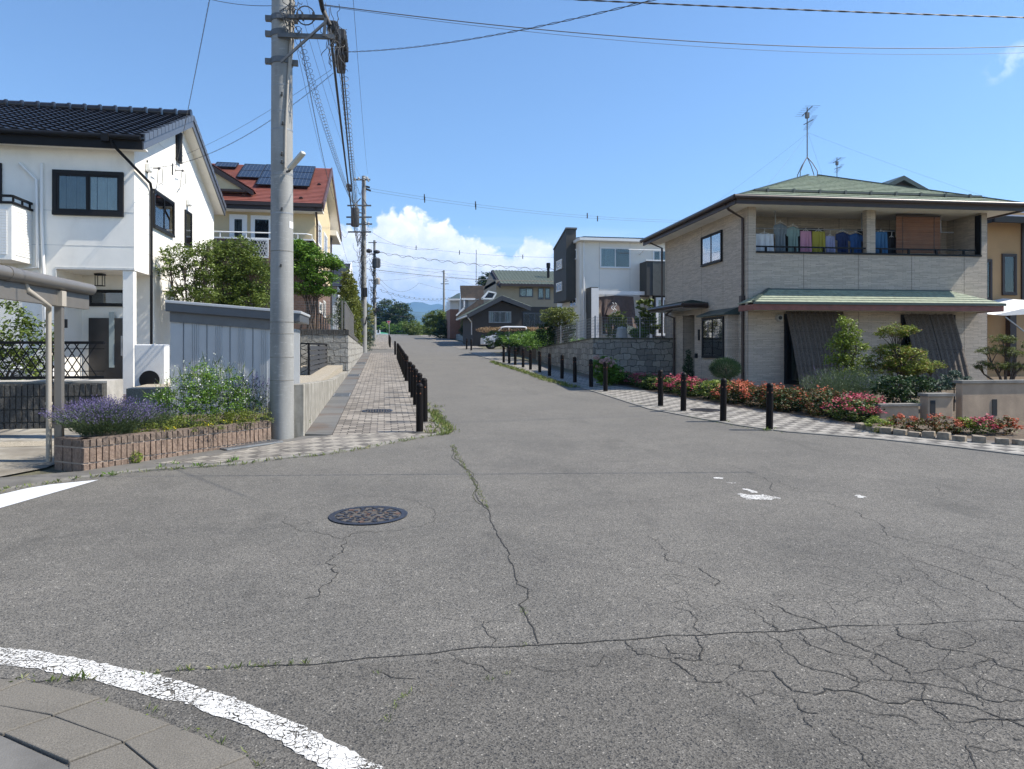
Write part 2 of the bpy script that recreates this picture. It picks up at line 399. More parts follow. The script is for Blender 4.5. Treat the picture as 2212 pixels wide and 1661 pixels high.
M_DIRT = simple('soil', (.10, .075, .05), .95, var=.4, scale=12, bump=.01, bscale=30)
M_GRAVEL = simple('gravel', (.33, .29, .225), .9, var=.55, scale=55, bump=.01, bscale=55)
M_GROUND = simple('ground_earth', (.12, .115, .075), .95, var=.4, scale=3, bump=.01, bscale=30)
M_BARK = simple('bark', (.085, .062, .045), .9, var=.35, scale=25, bump=.004, bscale=40)
M_BARKG = simple('grey_bark', (.16, .14, .115), .9, var=.3, scale=25)
M_DOOR = simple('dark_door', (.02, .018, .018), .3, var=.1)
M_INT = simple('dark_interior', (.02, .022, .024), .8, var=.1)
M_CURT = simple('curtain_cloth', (.80, .80, .78), .9, var=.06)
M_CURTD = simple('dim_curtain', (.20, .215, .215), .9, var=.1)
M_GLASS = glassmat('glass', (.78, .82, .82), .03); M_GLASSD = glassmat('grey_glass', (.45, .5, .52), .1)
M_FROST = simple('frosted_glass', (.30, .36, .37), .15, var=.05)
M_REDS = simple('sign_red', (.55, .02, .025), .4, var=.05); M_WSIGN = simple('sign_white', (.85, .85, .85), .4, var=.02)
M_COPPER = simple('brown_mesh_cloth', (.10, .068, .056), .8, var=.2, scale=8)
M_AC = simple('grey_plastic', (.33, .34, .33), .5, var=.05)
M_GREENT = simple('green_tarp', (.02, .22, .12), .5, var=.15)
M_TYRE = simple('tyre_rubber', (.015, .015, .015), .8, var=.1)
M_CARW = simple('white_car_paint', (.72, .74, .76), .2, var=.02)
M_BOARD = simple('brown_board', (.20, .085, .04), .7, var=.2, scale=4)
M_SOLAR = brick('solar_cells', (.012, .018, .035), (.010, .015, .03), (.14, .16, .19), .16, .16, .006, off=0, wall=False, bump=0, rough=.15)
# concrete pole: weathered bands
def polemat():
    s = NT('pole_concrete'); v = s.mix(s.ramp(s.noise(3, 5, .6, s.scale(1, 1, .25)), .3, .7), (.20, .20, .19), (.34, .34, .325))
    st = s.ramp(s.noise(4, 6, .75, s.scale(2, 2, 9)), .55, .66); v = s.mix(s.math('MULTIPLY', st, .45), v, (.46, .46, .44))
    p = s.n('ShaderNodeSeparateXYZ'); s.l(s.co, p.inputs[0])
    v = s.mix(s.math('MULTIPLY', s.math('SUBTRACT', 1.2, p.outputs[2]), .35, clamp=True), v, (.20, .20, .19))
    s.col(v); s.bump(s.noise(70, 4), .002); return s.done(.7)
M_POLE = polemat()
def reedmat():
    s = NT('reed_screen'); co = s.scale(70, 70, 2.2); v = s.mix(s.ramp(s.noise(1.2, 3, .6, co), .3, .7), (.035, .029, .024), (.17, .14, .112))
    s.col(v); s.bump(s.noise(1.2, 3, .6, co), .01); return s.done(.9)
M_REED = reedmat()
def wood(name, a, b, sc=(3, 3, 40)):
    s = NT(name); s.col(s.mix(s.ramp(s.noise(2, 5, .6, s.scale(*sc)), .3, .7), a, b)); return s.done(.7)
# beige stone-look siding with panel seams
def beige():
    s = NT('beige_stone_siding'); co = s.wallco()
    b = s.n('ShaderNodeTexBrick', offset=.37, offset_frequency=2, squash=1.4, squash_frequency=3); s.l(co, b.inputs[0])
    for k, v in (('Color1', (.66, .57, .46, 1)), ('Color2', (.48, .415, .34, 1)), ('Mortar', (.24, .205, .17, 1))): b.inputs[k].default_value = v
    b.inputs['Scale'].default_value = 1; b.inputs['Mortar Size'].default_value = .0035; b.inputs['Brick Width'].default_value = .26; b.inputs['Row Height'].default_value = .032
    v = s.mix(.5, b.outputs['Color'], s.mix(s.noise(20, 5, .7, s.scale(1, 1, 2)), (.68, .66, .63), (1.1, 1.1, 1.1)), 'MULTIPLY')
    c = s.n('ShaderNodeTexBrick', offset=0); s.l(co, c.inputs[0]); c.inputs['Scale'].default_value = 1; c.inputs['Mortar Size'].default_value = .007
    c.inputs['Brick Width'].default_value = 1.62; c.inputs['Row Height'].default_value = 60
    v = s.mix(c.outputs['Fac'], v, (.12, .10, .085)); s.col(v)
    s.bump(s.math('SUBTRACT', s.math('MULTIPLY', s.noise(40, 4, .6, s.scale(1, 1, 2.5)), 1.6), s.math('ADD', b.outputs['Fac'], s.math('MULTIPLY', c.outputs['Fac'], 2))), .006, .9)
    return s.done(.8)
M_BEIGE = beige()
M_STONEW = brick('stone_pattern_wall', (.46, .445, .40), (.32, .31, .28), (.16, .152, .135), .36, .24, .011, off=.42, bump=.035, rough=.9, distort=.22, nb=1.8, nscale=13)
M_STONED = brick('rough_stone_pattern_wall', (.52, .495, .43), (.28, .27, .24), (.13, .125, .11), .30, .21, .010, off=.35, bump=.06, rough=.9, distort=.26, nb=2.6, nscale=10)  # the right wall's own stone colour, with smaller and rougher blocks
M_BRICKB = brick('brown_brick', (.23, .135, .095), (.16, .095, .07), (.24, .20, .17), .22, .075, .008, bump=.003)
M_RIB = NT('split_face_block')
def _rib(s, c1, c2, dirt):
    v = s.mix(s.ramp(s.noise(26, 6, .75), .3, .7), c1, c2); p = s.n('ShaderNodeSeparateXYZ'); s.l(s.co, p.inputs[0])
    v = s.mix(s.math('MULTIPLY', s.ramp(s.noise(3, 5, .7), .45, .7), dirt), v, (.07, .06, .05))
    s.col(v); s.bump(s.noise(38, 5, .7), .012); return s.done(.9)
M_RIB = _rib(M_RIB, (.15, .10, .075), (.33, .24, .18), .4)
M_RIBTOP = _rib(NT('split_face_cap'), (.10, .075, .06), (.24, .18, .14), .5)
M_RIBD = _rib(NT('dark_split_face_block'), (.035, .034, .033), (.11, .108, .10), .6)
def paver_left():
    s = NT('paver_left'); sw = s.n('ShaderNodeSeparateXYZ'); s.l(s.co, sw.inputs[0]); cb = s.n('ShaderNodeCombineXYZ'); s.l(sw.outputs[1], cb.inputs[1]); s.l(sw.outputs[0], cb.inputs[0])
    b = s.n('ShaderNodeTexBrick', offset=.5, offset_frequency=2); s.l(cb.outputs[0], b.inputs[0])
    for k, v in (('Color1', (.37, .335, .29, 1)), ('Color2', (.15, .135, .115, 1)), ('Mortar', (.035, .03, .026, 1))): b.inputs[k].default_value = v
    b.inputs['Scale'].default_value = 1; b.inputs['Mortar Size'].default_value = .009; b.inputs['Brick Width'].default_value = .225; b.inputs['Row Height'].default_value = .112
    v = s.mix(.55, b.outputs['Color'], s.mix(s.noise(60, 4, .7), (.4, .4, .4), (1.25, 1.25, 1.25)), 'MULTIPLY')
    v = s.mix(1.0, v, s.mix(s.ramp(s.noise(1.2, 4), .3, .7), (.82, .80, .78), (1.12, 1.12, 1.12)), 'MULTIPLY')
    s.col(v); s.bump(s.math('SUBTRACT', s.math('MULTIPLY', s.noise(90, 3), .3), b.outputs['Fac']), .005); return s.done(.85)
def paver_check(name, rot, a=(.40, .375, .33), d=(.14, .13, .115)):
    s = NT(name); m = s.n('ShaderNodeMapping'); m.inputs['Rotation'].default_value = (0, 0, rot); s.l(s.co, m.inputs[0])
    b = s.n('ShaderNodeTexBrick', offset=.5, offset_frequency=2); s.l(m.outputs[0], b.inputs[0])
    for k, v in (('Color1', (1, 1, 1, 1)), ('Color2', (1, 1, 1, 1)), ('Mortar', (.35, .35, .35, 1))): b.inputs[k].default_value = v
    b.inputs['Scale'].default_value = 1; b.inputs['Mortar Size'].default_value = .005; b.inputs['Brick Width'].default_value = .2; b.inputs['Row Height'].default_value = .1
    ch = s.n('ShaderNodeTexChecker'); ch.inputs['Scale'].default_value = 1; s.l(s.scale(1/.2, 1/.2, 1, m.outputs[0]), ch.inputs[0])
    n = s.noise(70, 4, .7); big = s.ramp(s.noise(3.5, 3), .35, .65)
    vr = s.n('ShaderNodeTexVoronoi'); vr.inputs['Scale'].default_value = 5; s.l(m.outputs[0], vr.inputs[0]); vq = s.n('ShaderNodeSeparateColor'); s.l(vr.outputs['Color'], vq.inputs[0]); dd_ = s.mix(vq.outputs[0], tuple(x*.7 for x in d), tuple(x*1.5 for x in d))
    v = s.mix(s.math('MULTIPLY', ch.outputs['Fac'], s.ramp(vq.outputs[1], -.5, .55)), dd_, s.mix(s.math('MULTIPLY', big, .55), a, tuple(x*.6 for x in a)))
    v = s.mix(1.0, v, b.outputs['Color'], 'MULTIPLY'); v = s.mix(.5, v, s.mix(n, (.45, .45, .45), (1.2, 1.2, 1.2)), 'MULTIPLY')
    s.col(v); s.bump(s.math('SUBTRACT', s.math('MULTIPLY', n, .3), b.outputs['Fac']), .004); return s.done(.85)
M_PAVL = paver_left(); M_PAVR = paver_check('paver_right', rad(0)); M_PAVC = paver_check('paver_corner', rad(38), (.36, .33, .28), (.165, .15, .13))
def paint():
    s = NT('road_paint'); n = s.noise(48, 5, .75); e = s.n('ShaderNodeTexVoronoi', feature='DISTANCE_TO_EDGE'); e.inputs['Scale'].default_value = 30
    dn = s.n('ShaderNodeTexNoise'); dn.inputs['Scale'].default_value = 20; s.l(s.co, dn.inputs[0]); a = s.n('ShaderNodeVectorMath', operation='MULTIPLY_ADD')
    s.l(dn.outputs['Color'], a.inputs[0]); a.inputs[1].default_value = (.05, .05, 0); s.l(s.co, a.inputs[2]); s.l(a.outputs[0], e.inputs[0])
    crack = s.math('MULTIPLY', s.math('SUBTRACT', s.math('MULTIPLY', s.ramp(s.noise(4, 3), .25, .75), .11), e.outputs[0]), 25, clamp=True)
    hole = s.math('GREATER_THAN', s.math('ADD', s.noise(70, 4, .8), s.math('MULTIPLY', s.math('SUBTRACT', s.noise(3, 3), .5), .5)), .55)
    keep = s.math('SUBTRACT', 1, s.math('MAXIMUM', s.math('GREATER_THAN', crack, .5), s.math('MULTIPLY', hole, 1.0)))
    s.col(s.mix(s.noise(9, 4), (.52, .51, .48), (.74, .73, .70))); s.bump(n, .004); s.done(.7)
    t = s.n('ShaderNodeBsdfTransparent'); mx = s.n('ShaderNodeMixShader'); s.l(keep, mx.inputs[0]); s.l(t.outputs[0], mx.inputs[1]); s.l(s.b.outputs[0], mx.inputs[2]); s.l(mx.outputs[0], s.o.inputs[0]); return s.m
M_PAINT = paint()
M_PAINTW = simple('fresh_road_paint', (.62, .64, .67), .6, var=.12, scale=14, bump=.003, bscale=90)
M_CRACK = simple('crack_dark', (.028, .027, .025), .95, var=.3)  # near-black colour of the open cracks and the grate pits
M_CRACKM = simple('mossy_joint', (.055, .055, .032), .95, var=.5, scale=14)
# leaves
L_GREEN = leafmat('leaf_green', (.07, .11, .022), (.21, .27, .06))
L_BRIGHT = leafmat('leaf_bright', (.08, .17, .022), (.20, .34, .05))
L_LIME = leafmat('leaf_lime', (.13, .19, .03), (.30, .37, .06))
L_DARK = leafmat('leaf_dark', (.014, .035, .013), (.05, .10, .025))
L_CONIF = leafmat('leaf_blue_conifer', (.03, .06, .045), (.09, .14, .11))
L_THUJA = leafmat('leaf_thuja', (.06, .085, .012), (.20, .22, .035))
L_YEL = leafmat('leaf_yellowish', (.16, .16, .04), (.38, .33, .13), (.10, .15, .03), f3=.7)
L_RED = leafmat('leaf_reddish', (.06, .05, .018), (.24, .10, .04), (.10, .12, .025), f3=.6)
L_PINK = leafmat('azalea_petal', (.38, .04, .09), (.62, .13, .20), rough=.6)
L_CORAL = leafmat('coral_petal', (.40, .07, .04), (.58, .17, .09), rough=.6)
L_HYD = leafmat('hydrangea_petal', (.62, .33, .38), (.75, .62, .60), rough=.6)
L_LAV = leafmat('lavender_flower', (.09, .07, .19), (.22, .18, .38), rough=.7)
L_LAVG = leafmat('lavender_leaf', (.055, .085, .04), (.14, .19, .10))
L_WHITE = leafmat('white_petal', (.65, .68, .62), (.8, .8, .78))
L_YFL = leafmat('yellow_petal', (.75, .55, .02), (.85, .7, .05))
L_GRASS = leafmat('grass_blade', (.09, .14, .03), (.25, .30, .08), (.30, .27, .13), f3=.8)
L_DRY = leafmat('dry_hedge', (.25, .15, .08), (.42, .28, .16))
# ------------------------------------------------------------------ ground, road, pavements
def slab(name, poly, dz, mat, thick=0.0, cuts=True, step=1.0, parent=None, bevel=0):
    bm = bmesh.new(); vs = [bm.verts.new((p[0], p[1], 0)) for p in poly]; bm.faces.new(vs)
    ys = [p[1] for p in poly]; c = []
    y = 5.0
    while y < 8.3: c.append(y); y += .3
    c += [120.0]
    for y in c:
        if min(ys) < y < max(ys):
            bmesh.ops.bisect_plane(bm, geom=bm.verts[:] + bm.edges[:] + bm.faces[:], plane_co=(0, y, 0), plane_no=(0, 1, 0))
    bmesh.ops.triangulate(bm, faces=bm.faces[:])
    for v in bm.verts: v.co.z = g(v.co.y) + dz
    if thick:
        r = bmesh.ops.extrude_face_region(bm, geom=bm.faces[:])
        for v in [e for e in r['geom'] if isinstance(e, bmesh.types.BMVert)]: v.co.z -= thick
    bmesh.ops.recalc_face_normals(bm, faces=bm.faces)
    me = bpy.data.meshes.new(name); bm.to_mesh(me); bm.free(); me.materials.append(mat)
    o = bpy.data.objects.new(name, me); COL.objects.link(o)
    if parent: o.parent = parent
    return o
def struct(o): o['kind'] = 'structure'; return o
def LZ(x, y): return G(x / 2.0, 972 + y / 2.0)
def RZ(x, y): return G(1106 + x / 2.0, 972 + y / 2.0)
def xy(p, z=0): return (p[0], p[1])

# base ground to the horizon
bm = MB(); ysg = [-60, -10, 0, 5] + [5 + .3 * i for i in range(1, 11)] + [10, 20, 40, 80, 120, 300, 1500, 9000]
xsg = [-9000, -900, -120, -30, 30, 120, 900, 9000]
vv = [(x, y, g(y) - .02) for y in ysg for x in xsg]; nx = len(xsg)
bm.add(vv, [(j*nx+i, j*nx+i+1, (j+1)*nx+i+1, (j+1)*nx+i) for j in range(len(ysg)-1) for i in range(nx-1)])
struct(bm.build('ground', M_GROUND))

ROAD_Z = 0.0
struct(slab('road', [(-40, -12), (40, -12), (40, 8.9), (8.9, 8.9), (6.6, 13), (5.6, 17), (5.4, 43.6), (60, 44.5), (60, 50.5), (5.4, 49.6), (5.4, 125), (-.0, 125), (.2, 49), (-60, 48.5), (-60, 43.4), (.3, 43.1), (-.6, 43), (-.6, 11.3), (-1.6, 10.3), (-3.3, 8.95), (-5.5, 8.25), (-40, 9.5)], ROAD_Z, M_ASP))
# left pavement (outer edge traced from the kerb line)
wl_ = [(0, 1062), (171, 1035), (317, 1018), (508, 1005), (600, 993), (702, 983), (800, 968), (845, 958), (910, 946), (955, 938)]
edge = [xy(G(*p)) for p in wl_]
edgeL = [(-12, 6.9), (-7, 7.35)] + edge + [(1.05, 11.35), (.97, 12.2), (.86, 13.5), (.86, 42.9)]
struct(slab('pavement_kerb', edgeL + [(.76, 42.9), (.76, 13.4), (.86, 12.1), (.9, 11.4), (.8, 11.0)] + [(p[0] - .02, p[1] + .11) for p in edge[::-1]] + [(-7, 7.5), (-12, 7.1)], .016, M_CONCD, .12))
inner = [(p[0] - .02, p[1] + .115) for p in edge]
a1 = G(713, 938); gut_x = -.78
struct(slab('pavement_corner', [inner[3], inner[4], inner[5], inner[6], inner[7], inner[8], inner[9], (.15, 11.3), (-.78, 11.15), (-1.45, 10.55), (-2.0, 9.85), (-2.75, 9.2)], .011, M_PAVC, .1))
struct(slab('pavement', [(-.78, 11.16), (.15, 11.31), (.82, 11.02), (.9, 11.4), (.86, 12.1), (.76, 13.4), (.76, 42.9), (-.78, 42.9)], .011, M_PAVL, .1))
struct(slab('pavement_far', [(-.95, 49.4), (.7, 49.4), (.7, 112), (-.95, 112)], .011, M_PAVL, .1))
# gutter cover slabs beside the wall: one strip of separate slabs with joints
gm = NT('gutter_slabs'); cc = gm.n('ShaderNodeTexBrick', offset=0); gm.l(gm.co, cc.inputs[0]); cc.inputs['Scale'].default_value = 1; cc.inputs['Brick Width'].default_value = 30; cc.inputs['Row Height'].default_value = .6
cc.inputs['Mortar Size'].default_value = .008; cc.inputs['Color1'].default_value = (.15, .147, .14, 1); cc.inputs['Color2'].default_value = (.11, .11, .105, 1); cc.inputs['Mortar'].default_value = (.035, .033, .03, 1)
st = gm.ramp(gm.noise(.9, 4), .48, .62); vv_ = gm.mix(gm.math('MULTIPLY', st, .75), cc.outputs['Color'], (.105, .072, .052)); vv_ = gm.mix(.4, vv_, gm.mix(gm.noise(70, 4, .7), (.4, .4, .4), (1.3, 1.3, 1.3)), 'MULTIPLY')
gm.col(vv_); gm.bump(gm.math('SUBTRACT', gm.math('MULTIPLY', gm.noise(90, 3), .3), cc.outputs['Fac']), .004); M_GSL = gm.done(.85)
struct(slab('gutter_cover', [(-1.2, 11.3), (-.79, 11.17), (-.79, 42.9), (-1.2, 42.9)], .013, M_GSL, .1))
struct(slab('gutter_cover', [inner[3], inner[2], inner[1], inner[0], (-7, 7.55), (-7, 8.3), (-4.3, 8.55), (-3.43, 8.85), (-1.55, 10.8), (-1.35, 10.9), (-1.2, 11.15), (-.79, 11.145), (-1.46, 10.56), (-2.01, 9.86), (-2.76, 9.21)], .008, M_GUTTER, .1))
# concrete driveway on the left
def drivemat():
    s = NT('driveway_concrete'); v = s.mix(s.ramp(s.noise(2.2, 6, .7), .35, .65), (.20, .18, .145), (.42, .395, .34))
    v = s.mix(s.math('MULTIPLY', s.ramp(s.noise(.7, 4), .5, .62), .6), v, (.15, .13, .105)); v = s.mix(.35, v, s.mix(s.noise(80, 4, .7), (.5, .5, .5), (1.2, 1.2, 1.2)), 'MULTIPLY')
    s.col(v); s.bump(s.noise(80, 4), .003); return s.done(.9)
M_DRIVE = drivemat()
struct(slab('driveway', [(-16, 7.2), (-7, 7.6), (-4.3, 8.5), (-3.9, 9.15), (-3.9, 12.6), (-16, 12.6)], .004, M_DRIVE))
struct(slab('driveway_gravel', [(-12, 10.55), (-4.2, 10.75), (-4.2, 11.2), (-12, 11.0)], .009, M_GRAVEL))
struct(slab('garden_soil', [(-16, 12.6), (-1.25, 12.6), (-1.25, 24.4), (-16, 24.4)], .03, M_DIRT))
struct(slab('gravel_bed', [(-1.62, 11.2), (-1.36, 11.2), (-1.36, 24.4), (-1.62, 24.4)], .05, M_GRAVEL))
# right pavement
ro = [xy(G(*p)) for p in ((2212, 985), (2050, 966), (1900, 950), (1700, 934), (1600, 921), (1500, 903), (1400, 884), (1300, 852), (1180, 820), (1100, 797), (1050, 783))]
ro = [(14, 6.1), (10.4, 7.2)] + ro[:-3] + [(5.2, 21), (5.15, 24), (5.1, 43.4)]
ri = [(14, 7.0), (10.8, 8.0), (9.4, 8.75), (8.3, 9.95), (8.0, 11.6), (7.55, 13.4), (7.0, 15.6), (6.65, 18.2), (6.5, 21), (6.45, 24), (6.5, 30), (6.6, 43.4)]
off = [(p[0] + .10, p[1] + .05) for p in ro]
struct(slab('pavement_kerb', ro + off[::-1], .016, M_CONCD, .12))
ri2 = [(p[0] - .22, p[1] - .05) for p in ri]
struct(slab('pavement', [(p[0] + .10, p[1] + .052) for p in ro] + ri2[::-1], .011, M_PAVR, .1))
struct(slab('gutter_cover', [(p[0] + .002, p[1]) for p in ri2] + ri[::-1], .013, M_GSL, .1))
struct(slab('pavement_far', [(5.2, 50), (6.9, 50), (7.4, 58), (7.4, 112), (5.2, 112)], .011, M_PAVL, .1))
struct(slab('garden_bed', [(p[0] + .003, p[1]) for p in ri[:10]] + [(6.46, 23.9), (30, 23.9), (30, 7.0)], .002, M_DIRT, .05))
# front left corner: kerb stones of the near pavement
k0 = [xy(LZ(*p)) for p in ((0, 985), (150, 1010), (430, 1075), (700, 1180), (950, 1270), (1150, 1378))]
k1 = [xy(LZ(*p)) for p in ((0, 1095), (250, 1165), (450, 1240), (760, 1370), (930, 1450))]
k2 = [xy(LZ(*p)) for p in ((0, 1230), (330, 1378), (520, 1470))]
k0 = [(-6, 4.3), (-3, 3.8)] + k0 + [(-.27, 2.25), (-.12, 1.7), (0, 1.0)]
k1 = [(-6, 4.0), (-3, 3.55)] + k1[:4] + [(-.57, 2.1), (-.42, 1.6), (-.25, .9)]
k2 = [(-6, 3.7), (-3, 3.22)] + k2[:2] + [(-.88, 2.0), (-.68, 1.5), (-.5, .8)]
def rowstones(A, B, n, mb, z=.03, gap=.006):
    def samp(L, t):
        ds = [0]
        for i in range(1, len(L)): ds.append(ds[-1] + math.dist(L[i-1], L[i]))
        s_ = t * ds[-1]
        for i in range(1, len(L)):
            if s_ <= ds[i] + 1e-9:
                f = (s_ - ds[i-1]) / (ds[i] - ds[i-1]); return V((L[i-1][0] + (L[i][0]-L[i-1][0])*f, L[i-1][1] + (L[i][1]-L[i-1][1])*f, 0))
        return V((*L[-1], 0))
    for i in range(n):
        a = samp(A, i/n); b = samp(A, (i+1)/n); c = samp(B, (i+1)/n); d = samp(B, i/n)
        m = (a+b+c+d)/4; q = [p + (m-p).normalized()*gap for p in (a, b, c, d)]
        zz = z + rng.uniform(-.002, .002)
        mb.hexa([V((p.x, p.y, -.06)) for p in q] + [V((p.x, p.y, zz + rng.uniform(-.003, .003))) for p in q])
mb = MB(); rowstones(k0, k1, 17, mb, z=.012, gap=.004); rowstones(k1, k2, 17, mb, z=.014, gap=.004)
struct(mb.build('kerb_stones', M_SLABS, bevel=.005))
k3 = [(p[0] - .5, p[1] - .4) for p in k2]
mb = MB(); rowstones(k2, [(p[0] - .32, p[1] - .16) for p in k2], 14, mb, z=.012, gap=.005)
rowstones([(p[0] - .32, p[1] - .16) for p in k2], [(p[0] - .9, p[1] - .5) for p in k2], 14, mb, z=.012, gap=.005)
struct(mb.build('pavement_slabs', M_GUTTER, bevel=.006))

# painted line round the corner, and scraps of paint
outer = [LZ(*p) for p in ((0, 855), (150, 868), (300, 895), (560, 950), (700, 975), (900, 1040), (1060, 1092), (1200, 1150), (1330, 1205), (1450, 1270), (1660, 1378))]
innr = [LZ(*p) for p in ((0, 930), (140, 945), (280, 975), (420, 1000), (520, 1030), (640, 1065), (800, 1100), (900, 1140), (1030, 1180), (1150, 1230), (1400, 1378))]
def rough(poly, step=.02, amp=.006):
    r = random.Random(len(poly)); o = []
    for i in range(len(poly)):
        a, b = poly[i], poly[(i+1) % len(poly)]; n = max(1, int(math.dist(a[:2], b[:2])/step)) if min(a[1], b[1]) > 1.8 else 1
        for k in range(n): f = k/n; o.append((a[0]+(b[0]-a[0])*f + r.gauss(0, amp)*(k > 0), a[1]+(b[1]-a[1])*f + r.gauss(0, amp)*(k > 0)))
    return o
O = [(-4.5, 4.6), (-3, 4.12)] + [xy(p) for p in outer] + [(.12, 2.15), (.3, 1.5)]
I_ = [(-4.5, 4.45), (-3, 3.97)] + [xy(p) for p in innr] + [(-.02, 2.1), (.15, 1.45)]
struct(slab('painted_line', rough(O + I_[::-1], .025, .0045), .004, M_PAINT))
struct(slab('painted_line', [xy(G(*p)) for p in ((-60, 1086), (0, 1069), (60, 1055), (110, 1047), (213, 1037), (165, 1051), (80, 1075), (0, 1098), (-60, 1120))], .004, M_PAINTW))
mb_ = None
for k, pl in enumerate([[(978, 190), (1040, 196), (1100, 197), (1140, 204), (1162, 211), (1110, 216), (1020, 216), (995, 206)], [(990, 167), (1030, 172), (1062, 184), (1040, 186)],
                        [(870, 119), (915, 121), (912, 126), (880, 125)], [(925, 141), (966, 142), (960, 145)], [(1480, 198), (1500, 194), (1532, 206), (1500, 208)]]):
    struct(slab('worn_paint', rough([xy(RZ(*p)) for p in pl], .02, .012), .0045, M_PAINT))

# cracks: thin dark ribbons just above the asphalt
def ribbon(mb, pts, w, z=.003, jit=.012, sub=.05, r=rng):
    P_ = []
    def frac(a, b, k):                   # midpoint displacement: a ragged, crumbling line
        if (b-a).length < .018 or k > 6: return [a]
        d = b-a; m_ = (a+b)/2 + V((-d.y, d.x, 0)) * r.gauss(0, 1) * min(.16, jit*9)
        return frac(a, m_, k+1) + frac(m_, b, k+1)
    for a, b in zip(pts[:-1], pts[1:]):
        P_ += frac(V((a[0], a[1], 0)), V((b[0], b[1], 0)), 0)
    P_.append(V((pts[-1][0], pts[-1][1], 0))); w = w*.37; wk = 1.0
    L, R = [], []
    for i, p in enumerate(P_):
        d = (P_[min(i+1, len(P_)-1)] - P_[max(i-1, 0)]).normalized(); n = V((-d.y, d.x, 0))
        q = p; wk = max(.35, min(2.0, wk * r.uniform(.75, 1.36) if r.random() > .02 else 2.2)); ww = w * wk * r.uniform(.6, 1.2) * (1 if 0 < i < len(P_)-1 else .2) / 2
        for S, sgn in ((L, 1), (R, -1)):
            t = q + n * ww * sgn; S.append((t.x, t.y, g(t.y) + z))
    m = len(L); mb.add(L + R, [(i, i+1, m+i+1, m+i) for i in range(m-1)])
mbc = MB(); mbm = MB()
seam = [LZ(180, 1000), LZ(400, 985), LZ(640, 968), LZ(900, 950), LZ(1200, 930), LZ(1550, 905), LZ(1900, 875), LZ(2212, 850), RZ(200, 838), RZ(600, 812), RZ(800, 803), RZ(1100, 787), RZ(1350, 768), RZ(1640, 757), RZ(2212, 742), V((6, 3.15, 0))]
ribbon(mbc, seam, .014, jit=.004)
ribbon(mbc, [LZ(0, 985), LZ(150, 1005), LZ(200, 1000)], .012, jit=.003)
vs_ = [LZ(1955, -20), LZ(2010, 80), LZ(2060, 160), LZ(2110, 260), LZ(2150, 370), LZ(2200, 480), RZ(20, 580), RZ(70, 600), RZ(70, 640), RZ(30, 670), RZ(70, 740), RZ(115, 838)]
ribbon(mbc, vs_, .013, jit=.004); ribbon(mbm, vs_[:4], .03, z=.0022, jit=.006)
for pl, w in (([(1480, 385), (1485, 430), (1440, 455), (1435, 520), (1415, 580), (1375, 635), (1310, 645)], .010), ([(1230, 290), (1260, 250), (1400, 215), (1500, 208)], .005),
              ([(1560, 190), (1620, 205), (1750, 210), (1850, 250), (1880, 275)], .006), ([(1880, 270), (2000, 266), (2110, 268)], .006), ([(1230, 290), (1260, 330), (1300, 350), (1420, 365), (1480, 385), (1540, 360), (1700, 350), (1800, 335), (1880, 300), (1880, 275)], .007),
              ([(1060, 345), (1200, 335), (1350, 315), (1340, 290)], .006), ([(600, 1070), (660, 1040), (700, 990)], .006), ([(2090, 740), (2110, 800), (2125, 850)], .006), ([(1940, 880), (2010, 920), (2120, 965)], .008), ([(1620, 945), (1700, 985), (1800, 990)], .007),
              ([(1890, 900), (1900, 930)], .006), ([(1900, 725), (2060, 738), (2200, 742)], .004)):
    ribbon(mbc, [LZ(*p) for p in pl], w)
